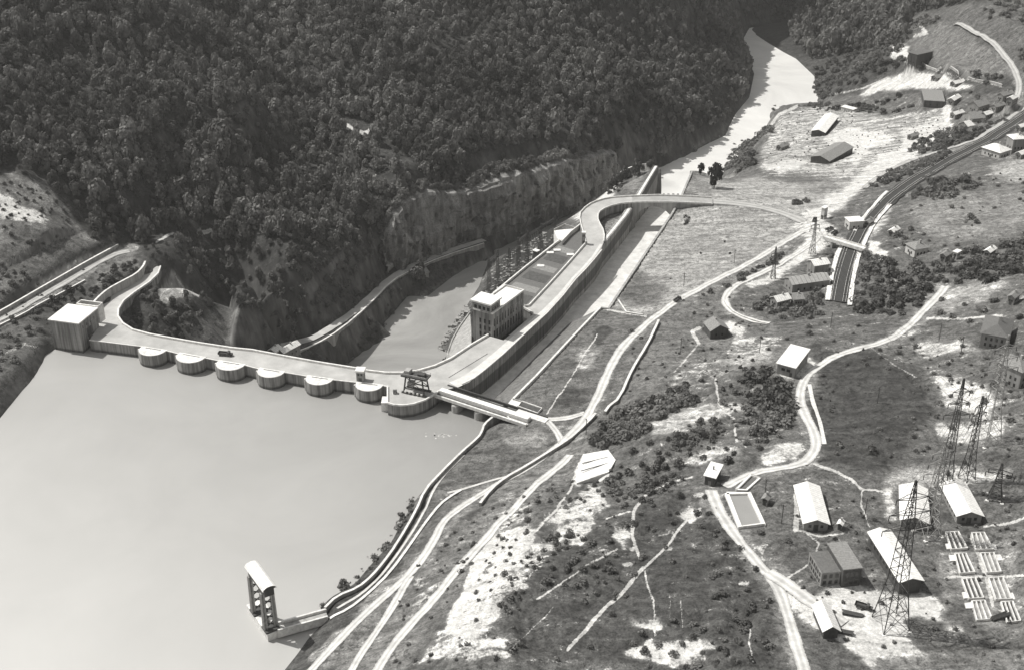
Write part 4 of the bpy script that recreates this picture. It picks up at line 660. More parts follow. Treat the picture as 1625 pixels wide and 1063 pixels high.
def truck(x, y, z, rz, lab, s=1.):
    t = thing('truck', lab, 'truck', (x, y, z), rz)
    MB().box(-3.4 * s, 1.0 * s, -1.1 * s, 1.1 * s, .8 * s, 1.05 * s).make('bed', 'steel', t)
    k = MB()
    for y0 in (-1.1, 1.02): k.box(-3.4 * s, .9 * s, y0 * s, (y0 + .08) * s, 1.05 * s, 1.8 * s)
    k.box(-3.4 * s, -3.3 * s, -1.02 * s, 1.02 * s, 1.05 * s, 1.8 * s); k.make('side_boards', 'steel', t)
    c = MB().prism([(1.1 * s, -1.05 * s), (2.2 * s, -1.05 * s), (2.2 * s, 1.05 * s), (1.1 * s, 1.05 * s)], .8 * s, 2.4 * s).make('cab', 'steel', t)
    MB().box(2.2 * s, 2.24 * s, -.85 * s, .85 * s, 1.6 * s, 2.2 * s).make('windscreen', 'glass', c)
    MB().box(2.2 * s, 3.5 * s, -.75 * s, .75 * s, .7 * s, 1.5 * s).make('bonnet', 'steel', t)
    for wx in (-2.4, 2.9):
        for wy in (-1.0, 1.0):
            MB().prism([(wx * s + .45 * s * math.cos(a), .45 * s + .45 * s * math.sin(a)) for a in [math.pi * 2 * i / 10 for i in range(10)]], -.14 * s, .14 * s)
            k = MB(); n = 12; k.v = [(wx * s + .45 * s * math.cos(2 * math.pi * i / n), wy * s + e * .15 * s, .45 * s + .45 * s * math.sin(2 * math.pi * i / n)) for e in (-1, 1) for i in range(n)]
            k.f = [tuple(range(n)), tuple(range(2 * n - 1, n - 1, -1))] + [(i, i + n, (i + 1) % n + n, (i + 1) % n) for i in range(n)]; k.make('wheel', 'darkwall', t)
truck(*W(358, 564, 6), 6.06, -.16, 'dark open truck driving along the crest of the dam')

# ---------------------------------------------------------------- curved road bridge over the channel
br = thing('arch_bridge', 'pale concrete arch bridge carrying the curved road across the spillway channel', 'bridge', (*W(1040, 320, 6), 6))
bd = W6([(1003, 322.6), (1024, 322), (1063.5, 322), (1100, 323), (1131, 324.6), (1131, 315), (1100, 313), (1045, 311), (1003, 312.5)])
MB().prism(local(br, bd), -1.3, -.02).make('deck_slab', 'concrete', br); MB().prism(local(br, bd), 0, .06).make('road_surface', 'asphalt', br)
lo = local(br, [W(1003, 321.5, 6), W(1131, 323.5, 6)]); hi = local(br, [W(1003, 312.5, 6), W(1131, 316, 6)])
x0 = lo[0][0] - 1; x1 = local(br, [W(1128, 324, 6)])[0][0]; sp0 = local(br, [W(1000, 331, 0)])[0][0]; sp1 = local(br, [W(1071, 336, 0)])[0][0]
yf = (lo[0][1] + lo[1][1]) / 2 + .4; yb = (hi[0][1] + hi[1][1]) / 2 - .4
prof = [(x0, -1.3)] + [(x0, -30), (sp0, -30)] + [(sp0 + (sp1 - sp0) * i / 16, -15 + 12.6 * math.sin(math.pi * i / 16) ** .55) for i in range(17)] + [(sp1, -30), (sp1 + 9, -20), (x1, -4), (x1, -1.3)]
tri = geometry.tessellate_polygon([[Vector((p[0], p[1], 0)) for p in prof]]); n_ = len(prof)
link('arch', [(p[0], yf, p[1]) for p in prof] + [(p[0], yb, p[1]) for p in prof], [tuple(t_) for t_ in tri] + [tuple(i + n_ for i in t_[::-1]) for t_ in tri] + [(i, i + n_, (i + 1) % n_ + n_, (i + 1) % n_) for i in range(n_)], 'concrete', br)

# ---------------------------------------------------------------- spillway
sp = thing('spillway', 'long concrete spillway channel sunk beside the high stained wall, ending at the river', 'spillway', (*W(960, 450, -16), -16))
def xi(L, y): return float(np.interp(y, [p[1] for p in L], [p[0] for p in L]))
zf = lambda y: float(np.interp(y, [490, 560, 640, 714, 810], [-5, -6.5, -8, -11, -25])); yB = W(953, 489, 2.5)[1]
ys_ = np.linspace(493, 800, 60); k = MB(); kb = MB()
for y in ys_:
    xl, xr = xi(LL, y) - 1, xi(RL, y) + .3
    if y < yB: xr -= 9
    k.v += [(xl - sp.location.x, y - sp.location.y, zf(y) + 16), (xr - sp.location.x, y - sp.location.y, zf(y) + 16)]
k.f = [(2 * i, 2 * i + 1, 2 * i + 3, 2 * i + 2) for i in range(len(ys_) - 1)]
k.make('channel_floor', mat('channel floor', .55, var=.22, scale=.2, bump=.3), sp)
yb_ = np.arange(484, yB + 1, 1.0)
for y in yb_:
    xr = xi(RL, y); zb = zf(y) + .3
    for i, f in enumerate((0, .2, .4, .6, .8, 1.)):
        kb.v.append((xr - 16 + 15.6 * f - sp.location.x, y - sp.location.y, zb + (2.2 - zb) * f ** .9 + 16 + (.8 * vnoise(np.array([xr + 5 * f * 3]), np.array([y]), 3., 4)[0] if 0 < f < 1 else 0)))
m_ = 6; kb.f = [(i * m_ + j, i * m_ + j + 1, (i + 1) * m_ + j + 1, (i + 1) * m_ + j) for i in range(len(yb_) - 1) for j in range(m_ - 1)]
kb.make('rubble_bank', mat('earth bank', .14, var=.45, scale=.5, bump=.6), sp, smooth=True)
wl = [p for p in LL if p[1] > W(950, 400, 6)[1]]; wl = dense([W3(953, 397, 5.7)] + wl, 8)
L_ = [(x - sp.location.x, y - sp.location.y) for x, y, z in wl]; off = []
for i, p in enumerate(L_):
    d = Vector(L_[min(i + 1, len(L_) - 1)]) - Vector(L_[max(i - 1, 0)]); d.normalize(); off.append((p[0] - d.y * 3.6, p[1] + d.x * 3.6))
zt_ = [p[2] + 16 for p in wl]
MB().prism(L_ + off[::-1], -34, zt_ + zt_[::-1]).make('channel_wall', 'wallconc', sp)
k = MB().ribbon([(x - sp.location.x - 1.6, y - sp.location.y, z + 16) for x, y, z in wl[2:]], 1.6, .02, .2); k.make('wall_cap', 'cap', sp)
r1 = dense(RL[4:], 8)
MB().ribbon([(x - sp.location.x, y - sp.location.y, z + 16) for x, y, z in r1], 1.2, -30, .5).make('channel_wall', 'concrete', sp)
MB().ribbon([(x - sp.location.x, y - sp.location.y, z + 16) for x, y, z in dense(RL[:5], 8)], 1.0, -2.5, .7).make('bank_kerb', 'cap', sp)
xl, xr = xi(LL, 798), xi(RL, 798)
for i in range(5):
    x = xl + 4 + (xr - xl - 6) * (i + .5) / 5 - sp.location.x; MB().box(x - .7, x + .7, 797 - sp.location.y, 799.5 - sp.location.y, -9.2, -6.8).make('splitter_block', 'darkwall', sp)

# gate bridge at the head of the spillway
A = Vector(W(697, 618, 7)); B = Vector(W(838, 664, 7)); u = (B - A); Lb = u.length; ang = math.atan2(u.y, u.x)
gb = thing('gate_bridge', 'narrow twin-beam service bridge over the spillway gates, right of the rounded platform', 'bridge', (A.x, A.y, 6), ang)
MB().box(0, Lb, -.6, 2.2, -.9, 1.1).make('main_beam', 'white', gb); MB().box(0, Lb + 1, -3.6, -2.7, -1.2, .2).make('lower_beam', 'cap', gb)
MB().box(.2, Lb + 6, 6.2, 6.8, -.6, .6).make('rear_beam', 'steel', gb); MB().box(.2, Lb - .4, -2.7, -.62, -1.4, -1.0).make('gangway', 'steel', gb); MB().box(0, Lb, 2.25, 6.15, -1.6, -1.1).make('gangway', 'steel', gb)
MB().box(Lb * .82, Lb + 7, 2.3, 6.1, -.9, .12).make('landing', 'cap', gb)
for i, (px, py) in enumerate(((724, 641), (760, 652))):
    q = Vector(W(px, py, 3.5)) - A; s = q.dot(u) / Lb; t_ = Vector((-u.y, u.x)) / Lb; e = q.dot(t_)
    pts = [(s + 2.1 * math.cos(a), e + 2.4 * math.sin(a)) for a in [math.pi + math.pi * j / 12 for j in range(13)]] + [(s + 2.1, 7), (s - 2.1, 7)]
    pr = MB().prism(pts, -24, -2.6).make('pier', 'concrete', gb); MB().prism([(s + 1.9 * math.cos(a), e + 2.2 * math.sin(a)) for a in [math.pi + math.pi * j / 12 for j in range(13)]] + [(s + 1.9, e + 3), (s - 1.9, e + 3)], -2.58, -2.2).make('cap', 'white', pr)
for s0, s1 in ((.5, 8), (12.5, 19.5), (24, 31)): MB().box(s0, s1, 3, 3.5, -16, -2).make('sluice_gate', 'steel', gb)
def pit(name, lab, P, z):
    c = W(sum(p[0] for p in P) / 4, sum(p[1] for p in P) / 4, z); o = thing(name, lab, 'pit', (*c, z)); q = [tuple(Vector(W(*p, z)) - Vector(c)) for p in P]; k = MB()
    MB().prism(q, .02, .1).make('grating', 'darkwall', o); MB().ribbon([(*p, 0) for p in q + [q[0]]], .5, -1, .5).make('rim', 'cap', o)
pit('stoplog_pit', 'dark rectangular stop-log pit with a pale rim, lakeward of the service bridge', [(804, 659), (808, 664), (838, 674), (840, 668)], 5.0)
pit('stoplog_pit', 'larger dark rectangular pit on the lawn side of the service bridge', [(822, 645), (828, 637), (860, 648), (853, 656)], 5.4)
c = W(815, 640, 5); o = thing('concrete_apron', 'white concrete slab at the lawn corner beside the service bridge', 'slab', (*c, 5)); q = [tuple(Vector(W(*p, 5)) - Vector(c)) for p in ((808, 641), (814, 634), (827, 638), (821, 645))]; MB().prism(q, -1.5, .15).make('slab', 'white', o); MB().ribbon([(*p, 0) for p in q[1:3]], .4, 0, .8).make('edge', 'concrete', o)

# ---------------------------------------------------------------- powerhouse
b_ = Vector(W(781, 499, 18)); v = Vector(W(831, 462, 18)) - b_; L = v.length; v.normalize(); u = Vector((v.y, -v.x)); wd = (b_ - Vector(W(748.5, 492.5, 18))).dot(u); a = b_ - u * wd
ph = thing('powerhouse', 'tall concrete power station block with a white roof, below the dam on the river side', 'power station', (a.x, a.y, 0), math.atan2(u.y, u.x))
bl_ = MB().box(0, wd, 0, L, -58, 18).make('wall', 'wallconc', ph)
MB().box(.5, wd - .5, .5, L - .5, 18, 18.12).make('roof', 'white', ph)
k = MB().ribbon([(0, 0, 18), (wd, 0, 18), (wd, L, 18), (0, L, 18), (0, 0, 18)], .8, 0, .9); k.make('parapet', 'cap', ph)
pn = MB().box(-.4, wd - .6, -.3, 8.4, 18.15, 22.6).make('penthouse', 'render', ph)
MB().box(-1.1, wd, -1, 9.1, 22.6, 23.4).make('roof', 'white', pn); windows(pn, 'glass', (-.4, -.3), (1, 0), (0, -1), 4, 1, 19.2, 1, 1.5, 1.8, 2, 2.4); windows(pn, 'glass', (wd - .6, 0), (0, 1), (1, 0), 3, 1, 19.2, 1, 1.4, 1.8, 1.5, 2.3)
for i in range(3): windows(ph, 'glass', (0, 0), (1, 0), (0, -1), 1, 6, -6, 3.6, 1.0, 2.3, 4 + 2.6 * i, 1)
nW = int(L / 2.6); windows(ph, 'glass', (wd, 0), (0, 1), (1, 0), nW, 2, 4, 6.5, 1.0, 4.2, 2, (L - 4) / (nW - 1))
# terrace roof between powerhouse and deck
TE = W6([(783, 468), (835, 425), (888, 383), (904, 371), (922, 359), (929, 388), (839, 488), (829, 491), (822, 505), (800, 530)], 1.)
def lph(p):
    d = Vector(p) - Vector((a.x, a.y)); return (d.dot(u), d.dot(v))
te = thing('generator_hall', 'long low generator hall roof with dark bands between the power station block and the deck', 'building', (*W(860, 440, 1), 1))
MB().prism(local(te, TE), -60, 0).make('wall', 'concrete', te)
MB().prism(local(te, TE), .01, .04).make('roof', 'darktile', te)
for s in range(6):
    t0 = s / 6 + .01; t1 = t0 + (.085 if s % 2 else .12); e0, e1 = Vector(W(785, 471, 1)), Vector(W(890, 384, 1)); f0, f1 = Vector(W(834, 484, 1)), Vector(W(918, 392, 1))
    P = [e0.lerp(e1, t0) + (f0 - e0) * .08, e0.lerp(e1, t1) + (f0 - e0) * .08, f0.lerp(f1, t1), f0.lerp(f1, t0)]
    MB().prism(local(te, [tuple(x) for x in P]), .05, .14).make('roof_band', 'tile' if s % 2 else 'darkwall', te)
MB().ribbon([(*p, 0) for p in local(te, W6([(783, 468), (835, 425), (888, 383)], 1))], .8, 0, 1.3).make('parapet', 'cap', te)
MB().ribbon([(*p, 0) for p in local(te, W6([(891, 389), (905, 374), (923, 360)], 1))], .7, 0, 2.6).make('ramp_wall', 'cap', te)
for px, py in ((873, 402), (884, 398), (858, 423), (905, 405)): q = local(te, [W(px, py, 1)])[0]; MB().box(q[0] - 2, q[0] + 2, q[1] - 1.5, q[1] + 1.2, .15, .6).make('roof_light', 'cap', te)
# pale apron beside the power station
ap = thing('training_wall', 'pale sloping curved concrete apron against the foot of the power station', 'apron', (*W(735, 540, -30), -30))
P = [W3(746, 497, -36), W3(738, 508, -36), (*W(728, 522, -36), -36), W3(718, 540, -34), W3(711, 560, -32), W3(708, 578, -30)]; Q = [W3(748, 520, -20), W3(748, 535, -18), W3(748, 545, -15), W3(745, 553, -12), W3(738, 560, -8), W3(722, 573, -4)]
k = MB(); o3 = ap.location
for p, q in zip(P, Q): k.v += [tuple(Vector(p) - o3), tuple(Vector(q) - o3), tuple(Vector(p) - o3 - Vector((0, 0, 30))), tuple(Vector(q) - o3 - Vector((0, 0, 40)))]
for i in range(5): b_ = 4 * i; k.f += [(b_, b_ + 1, b_ + 5, b_ + 4), (b_, b_ + 4, b_ + 6, b_ + 2), (b_ + 1, b_ + 3, b_ + 7, b_ + 5)]
k.make('slab', 'concrete', ap); MB().ribbon([tuple(Vector(p) - o3) for p in P], .7, -1, 1.2).make('kerb', 'concrete', ap)
q = W(896, 373, -2); o = thing('transformer_slab', 'white concrete platform at the upper end of the generator hall', 'slab', (*q, -2)); MB().prism([tuple(Vector(W(*p, -2)) - Vector(q)) for p in ((879, 366), (913, 363), (890, 383), (884, 378))], -20, 0).make('slab', 'white', o); MB().ribbon([(*tuple(Vector(W(*p, -2)) - Vector(q)), 0) for p in ((879, 366), (896, 358), (913, 363))], .5, 0, 1).make('rail', 'palesteel', o)

# ---------------------------------------------------------------- lattice steelwork
def lattice(k, P0, P1, w0, w1, r=.12, n=8):
    P0 = Vector(P0); P1 = Vector(P1); ring = []
    d = (P1 - P0).normalized(); ex = Vector((0, 1, 0)).cross(d) if abs(d.y) < .9 else Vector((1, 0, 0)); ex.normalize(); ey = d.cross(ex)
    for i in range(n + 1):
        t = i / n; c = P0.lerp(P1, t); w_ = w0 + (w1 - w0) * t; ring.append([c + (ex * a + ey * b) * w_ / 2 for a, b in ((-1, -1), (1, -1), (1, 1), (-1, 1))])
    for i in range(n):
        for j in range(4):
            k.bar(ring[i][j], ring[i + 1][j], r); k.bar(ring[i][j], ring[i + 1][(j + 1) % 4], r * .6); k.bar(ring[i + 1][j], ring[i + 1][(j + 1) % 4], r * .6)
def pylon(px, py, z, topy, lab, m='steel', base=6., rz=0, grp='power line pylons', arms=3, thick=.11):
    x, y = W(px, py, z); z = zt(x, y); dep_ = y * math.cos(D) + (H - z) * math.sin(D)
    h_ = Zat(px, topy, y)[2] - z; t = thing('pylon', lab, 'pylon', (x, y, z), rz, grp)
    k = MB()
    hb = h_ * .32
    for a_, b_ in ((-1, -1), (1, -1), (1, 1), (-1, 1)):     # four spread legs
        p0 = (a_ * base / 2, b_ * base / 2, -.6); p1 = (a_ * base * .26, b_ * base * .26, hb); k.bar(p0, p1, thick * 1.2)
    for f in (.45, .8):
        for (a_, b_), (c_, d_) in (((-1, -1), (1, -1)), ((1, -1), (1, 1)), ((1, 1), (-1, 1)), ((-1, 1), (-1, -1))):
            q = lambda s, e, ff: (s * base * (.5 - .24 * ff), e * base * (.5 - .24 * ff), hb * ff); k.bar(q(a_, b_, f - .45), q(c_, d_, f), thick * .6); k.bar(q(a_, b_, f), q(c_, d_, f), thick * .6); k.bar(q(c_, d_, f - .45), q(a_, b_, f), thick * .6)
    k.make('leg_frame', m, t)
    k = MB(); lattice(k, (0, 0, hb), (0, 0, h_ * .72), base * .52, base * .3, thick, 6); lattice(k, (0, 0, h_ * .72), (0, 0, h_), base * .3, .4, thick, 5); k.make('mast', m, t)
    for i in range(arms):
        zz = h_ * (.68 + .1 * i); w_ = base * (.95 - .17 * i); k = MB()
        for s in (-1, 1):
            k.bar((0, -.7, zz), (s * w_, 0, zz + .2), thick * .8); k.bar((0, .7, zz), (s * w_, 0, zz + .2), thick * .8); k.bar((0, 0, zz + h_ * .045), (s * w_, 0, zz + .2), thick * .8)
        o = k.make('crossarm', m, t); k = MB()
        for s in (-1, 1): k.bar((s * w_, 0, zz + .1), (s * w_, 0, zz - 1.6), .13)
        k.make('insulator', 'steel', o)
    fb = MB()
    for a_ in (-1, 1):
        for b_ in (-1, 1): fb.box(a_ * base / 2 - .6, a_ * base / 2 + .6, b_ * base / 2 - .6, b_ * base / 2 + .6, -1.2, .25)
    fb.make('footing', 'cap', t)
    return t
pylon(1413, 988, 32, 762, 'tallest nearest pylon standing on the pale yard at the foot of the long workshop', base=8.5, rz=.2, thick=.12)
pylon(1472, 848, 31, 700, 'light-coloured pylon between the two barracks right of the track', 'palesteel', 6.5, .35)
pylon(1496, 776, 31, 600, 'dark slender pylon just above the right-hand barrack, left of its pair', base=5., rz=.1)
pylon(1533, 762, 31, 628, 'dark slender pylon just above the right-hand barrack, right of its pair', base=4.5, rz=.5)
pylon(1566, 700, 34, 532, 'pale pylon in front of the villas at the right edge', 'palesteel', 7.5, .3)
pylon(1578, 794, 32, 735, 'short dark pylon at the right edge beyond the roofless foundations', base=5, rz=-.4, arms=2)
pylon(1288, 408, 9.5, 345, 'slim pylon beside the road junction above the striped row house', base=3, rz=.2, arms=2, thick=.08); pylon(1226, 446, 9.5, 392, 'slim pylon left of the striped row house', base=2.6, rz=.1, arms=2, thick=.08)
def wires(lab, tops, dz=(0, -4, -8), sp_=3.):
    o = thing('power_line', lab, 'power line', tops[0]); k = MB(); L0 = Vector(tops[0])
    for a_, b_ in zip(tops, tops[1:]):
        a_ = Vector(a_); b_ = Vector(b_); d = (b_ - a_); q = Vector((-d.y, d.x, 0)).normalized() * sp_
        for s in (-1, 1):
            for z_ in dz:
                pr = None
                for i in range(13):
                    t = i / 12; p = a_.lerp(b_, t) + q * s + Vector((0, 0, z_ - d.length * .1 * t * (1 - t))) - L0
                    if pr is not None: k.bar(pr, p, .035)
                    pr = p
    k.make('wire', 'steel', o, kind='stuff')
PT = {o.name: (o.location.x, o.location.y, o.location.z + max(v[2] for c in o.children for v in c.bound_box)) for o in bpy.data.objects if o.name.startswith('pylon')}; PN = sorted(PT)
bpy.context.view_layer.update()
wires('thin wires strung from the tallest pylon past the pale one to the villas', [PT[PN[0]], PT[PN[1]], PT[PN[4]]]); wires('thin wires strung from the left slender pylon down the slope to the row house', [PT[PN[2]], PT[PN[6]]]); wires('thin wires strung between the two slim pylons by the junction', [PT[PN[6]], PT[PN[7]]], (0, -2))
def gantry(p0, p1, z, h_, lab):
    x0, y0 = W(*p0, z); x1, y1 = W(*p1, z); t = thing('switchyard_gantry', lab, 'gantry', (x0, y0, z), math.atan2(y1 - y0, x1 - x0), 'switchyard gantries by the river'); Lg = math.hypot(x1 - x0, y1 - y0)
    for s in (0, Lg):
        k = MB(); lattice(k, (s, 0, -8), (s, 0, h_), 2.4, .8, .085, 10); k.make('mast', 'steel', t)
    k = MB(); lattice(k, (0, 0, h_ * .86), (Lg, 0, h_ * .86), 1.3, 1.3, .085, 8); k.make('beam', 'steel', t)
    k = MB()
    for i in range(1, 6): k.bar((Lg * i / 6, 0, h_ * .8), (Lg * i / 6, 0, h_ * .68), .14)
    k.make('insulator', 'steel', t)
gantry((776, 470), (790, 458), -34, 25, 'switchyard gantry nearest the power station block'); gantry((808, 452), (824, 440), -33, 24, 'second switchyard gantry from the power station block'); gantry((822, 425), (836, 413), -30, 20, 'third switchyard gantry, in the middle of the yard'); gantry((838, 408), (858, 396), -27, 17, 'fourth switchyard gantry, beyond the block house'); gantry((858, 388), (880, 376), -22, 14, 'switchyard gantry farthest from the power station block, by the white platform')
for i, (px, py) in enumerate(((796, 448), (804, 444), (815, 436), (832, 424))):
    x, y = W(px, py, -30); z = zt(x, y); t = thing('transformer', ['dark round-topped transformer nearest the power station', 'second transformer from the power station', 'third transformer, beside the gantry foot', 'transformer farthest up the switchyard'][i], 'transformer', (x, y, z), .4, 'transformers in the switchyard')
    MB().box(-1.8, 1.8, -1.2, 1.2, 0, 3).make('tank', 'steel', t)
    k = MB()
    for s in (-1, 0, 1): k.bar((s, 0, 3), (s, 0, 4.8), .2)
    k.make('bushing', 'palesteel', t); MB().box(-2.4, 2.4, -1.8, 1.8, -1.5, 0).make('plinth', 'cap', t)
# ---------------------------------------------------------------- houses, sheds and barracks
def hull(par, wd, L, h_, m):
    return MB().box(0, wd, 0, L, -3, h_).make('wall', m, par)
def gable(par, wd, L, h_, rh, m, end, ov=.5, axis='L', wallm=None, thick=.25):
    # ridge along the length (axis L) or the width
    k = MB()
    if axis == 'L':
        pr = [(-ov, h_ - ov * rh / (wd / 2)), (wd / 2, h_ + rh), (wd + ov, h_ - ov * rh / (wd / 2))]; f = lambda x, z, y: (x, y, z); e0, e1 = -ov, L + ov
    else:
        pr = [(-ov, h_ - ov * rh / (L / 2)), (L / 2, h_ + rh), (L + ov, h_ - ov * rh / (L / 2))]; f = lambda x, z, y: (y, x, z); e0, e1 = -ov, wd + ov
    o = []
    for y in (e0, e1):
        for x, z in pr: o += [f(x, z + .03, y), f(x, z + thick, y)]
    k.v = o
    k.f = [(1, 3, 9, 7), (3, 5, 11, 9), (0, 6, 8, 2), (2, 8, 10, 4), (0, 1, 7, 6), (5, 4, 10, 11), (0, 2, 3, 1), (2, 4, 5, 3), (6, 7, 9, 8), (8, 9, 11, 10)]
    r = k.make('roof', m, par)
    g = MB()
    for y, s in ((0.0, 1), ((L if axis == 'L' else wd), -1)):
        wdt = wd if axis == 'L' else L; b = len(g.v); g.v += [f(0, h_ + .0, y), f(wdt, h_, y), f(wdt / 2, h_ + rh, y), f(0, h_, y + .2 * s), f(wdt, h_, y + .2 * s), f(wdt / 2, h_ + rh, y + .2 * s)]
        g.f += [(b, b + 1, b + 2), (b + 3, b + 5, b + 4), (b, b + 2, b + 5, b + 3), (b + 1, b + 4, b + 5, b + 2)]
    g.make('gable', end, par); return r
def flat(par, wd, L, h_, m, ov=.5, th=.5):
    return MB().box(-ov, wd + ov, -ov, L + ov, h_ + .02, h_ + th).make('roof', m, par)
def door(par, x, m='darkwall', w_=1.1, h_=2.1): MB().box(x - w_ / 2, x + w_ / 2, -.06, .1, 0, h_).make('door', m, par)
for name, lab, cat, A, B, C, z, up_, st in BL:
    a, u, v, wd, L = plot(A, B, C, z + up_)
    t = thing(name, lab, cat, (a.x, a.y, z), math.atan2(u.y, u.x)); h_ = up_
    W4 = lambda m='glass', c=3, r=1, z0=1.2, hh=1.1: windows(t, m, (0, 0), (1, 0), (0, -1), c, r, z0, 2.8, .9, hh, wd / (c + 1), wd / (c + 1))
    S4 = lambda m='glass', c=4, r=1, z0=1.2, hh=1.1: windows(t, m, (wd, 0), (0, 1), (1, 0), c, r, z0, 2.8, .9, hh, L / (c + 1), L / (c + 1))
    if st == 'valve':
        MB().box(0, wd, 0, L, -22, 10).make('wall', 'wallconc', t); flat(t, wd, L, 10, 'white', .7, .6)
        k = MB().ribbon([(.4 * wd - 2, L + 1, 10), (wd + .5, L + 1, 10), (wd + .5, L + 5, 10), (.4 * wd - 2, L + 5, 10), (.4 * wd - 2, L + 1, 10)], .7, -8, 1.2); k.make('roof_well', 'cap', t)
        S4(c=4, z0=6, hh=1.5); MB().box(wd - .1, wd + .06, L * .35, L * .35 + 4, -.0, 4.5).make('gate', 'darkwall', t)
    elif st == 'mono':
        MB().box(0, wd, 0, L, -3, h_ - .3).make('wall', 'render', t); k = MB(); k.add([(-.6, -.6, h_), (wd + .6, -.6, h_), (wd + .6, L + .6, h_ + 1.2), (-.6, L + .6, h_ + 1.2), (-.6, -.6, h_ + .3), (wd + .6, -.6, h_ + .3), (wd + .6, L + .6, h_ + 1.5), (-.6, L + .6, h_ + 1.5)], [(3, 2, 1, 0), (4, 5, 6, 7), (0, 1, 5, 4), (1, 2, 6, 5), (2, 3, 7, 6), (3, 0, 4, 7)]); k.make('roof', 'white', t)
        MB().box(0.01, wd - .01, L - .4, L - .01, h_ - .3, h_ + 1.1).make('gable', 'render', t); windows(t, 'glass', (0, 0), (1, 0), (0, -1), 2, 1, 2.2, 1, 1.6, 1.3, wd * .35, wd * .3); S4(c=2, z0=2); door(t, wd * .8)
    elif st == 'monodark':
        MB().box(0, wd, 0, L, -3, h_).make('wall', 'darkwall', t); k = MB(); k.add([(-.6, -.6, h_ + .1), (wd + .6, -.6, h_ + .1), (wd + .6, L + .6, h_ + .9), (-.6, L + .6, h_ + .9), (-.6, -.6, h_ + .35), (wd + .6, -.6, h_ + .35), (wd + .6, L + .6, h_ + 1.15), (-.6, L + .6, h_ + 1.15)], [(3, 2, 1, 0), (4, 5, 6, 7), (0, 1, 5, 4), (1, 2, 6, 5), (2, 3, 7, 6), (3, 0, 4, 7)]); k.make('roof', 'white', t); door(t, wd * .5, 'tile'); MB().box(wd * .45, wd * .45 + .4, L * .5, L * .5 + .4, h_ + .4, h_ + 2.2).make('stove_pipe', 'steel', t)
    elif st in ('gable2', 'palegable', 'greygable'):
        wm = {'gable2': 'darkwall', 'palegable': 'render', 'greygable': 'render'}[st]; rm = {'gable2': 'tile', 'palegable': 'white', 'greygable': 'tile'}[st]
        hull(t, wd, L, h_, wm); rf = gable(t, wd, L, h_, min(wd, L) * .3, rm, wm, axis='L'); W4(c=2, z0=1.5); S4(c=3, z0=1.5); door(t, wd * .5)
        MB().box(wd * .5 - .35, wd * .5 + .35, L * .6, L * .6 + .7, h_ + .8, h_ + min(wd, L) * .3 + 1.2).make('chimney', 'concrete', rf)
    elif st in ('barrack', 'long', 'shed'):
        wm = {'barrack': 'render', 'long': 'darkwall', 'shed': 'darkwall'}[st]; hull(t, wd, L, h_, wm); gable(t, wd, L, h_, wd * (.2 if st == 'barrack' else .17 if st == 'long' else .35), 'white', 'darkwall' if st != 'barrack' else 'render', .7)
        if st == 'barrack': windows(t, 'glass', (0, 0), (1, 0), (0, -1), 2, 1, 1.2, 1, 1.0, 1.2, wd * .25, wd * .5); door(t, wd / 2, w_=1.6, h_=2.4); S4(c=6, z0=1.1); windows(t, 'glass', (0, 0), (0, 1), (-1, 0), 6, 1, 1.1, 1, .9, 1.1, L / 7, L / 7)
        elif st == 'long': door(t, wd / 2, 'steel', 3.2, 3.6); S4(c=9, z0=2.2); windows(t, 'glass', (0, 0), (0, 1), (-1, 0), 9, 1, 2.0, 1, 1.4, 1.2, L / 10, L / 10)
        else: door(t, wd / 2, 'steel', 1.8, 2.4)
    elif st == 'ruin':
        hull(t, wd, L, h_, 'darkwall'); MB().box(-.2, wd + .2, -.2, L + .2, h_, h_ + .35).make('roof', 'tile', t); MB().box(wd + .3, wd + 1.8, -1, L + 1, h_ - 3, h_ - 2.7).make('side_roof', 'render', t)
        an = MB().box(-6.5, -.1, 1.5, L - 1, -3, h_ - 1.8).make('annex', 'render', t); windows(an, 'glass', (-6.5, 1.5), (0, 1), (-1, 0), 6, 2, .6, 2.4, 1.0, 1.5, 1.5, (L - 4) / 6); windows(an, 'glass', (-6.5, 1.5), (1, 0), (0, -1), 3, 2, .6, 2.4, 1.1, 1.5, 1.2, 2.); MB().box(-6.4, -.2, 1.6, L - 1.1, h_ - 1.79, h_ - 1.7).make('floor_slab', 'darktile', an)
        windows(t, 'glass', (0, 0), (1, 0), (0, -1), 3, 2, 1, 3, 1.2, 1.8, wd / 4, wd / 4)
    elif st in ('ware', 'wareg'):
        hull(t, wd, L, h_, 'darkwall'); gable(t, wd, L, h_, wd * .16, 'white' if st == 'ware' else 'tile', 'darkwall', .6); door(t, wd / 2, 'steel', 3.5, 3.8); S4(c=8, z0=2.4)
    elif st in ('stripe', 'pale'):
        hull(t, wd, L, h_, 'render'); rf = gable(t, wd, L, h_, wd * .22, 'palesteel' if st == 'stripe' else 'white', 'render', .5); S4(c=5, r=1); W4(c=2)
        if st == 'stripe':
            k = MB(); th = wd * .22 / (wd / 2)
            for i in range(9):
                y = L * (i + .5) / 9
                for s in (0, 1): k.bar((wd / 2 + (s * 2 - 1) * .1, y, h_ + wd * .22 + .33), (wd / 2 + (s * 2 - 1) * (wd / 2 + .4), y, h_ + .25 - .4 * th), .12)
            k.make('roof_ribs', 'tile', t)
        MB().box(wd * .5 - .4, wd * .5 + .4, L * .5, L * .5 + .8, h_ + .6, h_ + wd * .22 + 1.3).make('chimney', 'concrete', rf)
    elif st in ('flatwhite', 'flatdark', 'greyflat', 'dark'):
        hull(t, wd, L, h_, {'flatwhite': 'whitewall', 'flatdark': 'darkwall', 'greyflat': 'darkwall', 'dark': 'darkwall'}[st]); flat(t, wd, L, h_, 'white' if st in ('flatwhite', 'flatdark') else 'tile' if st == 'greyflat' else 'darktile', .4, .4)
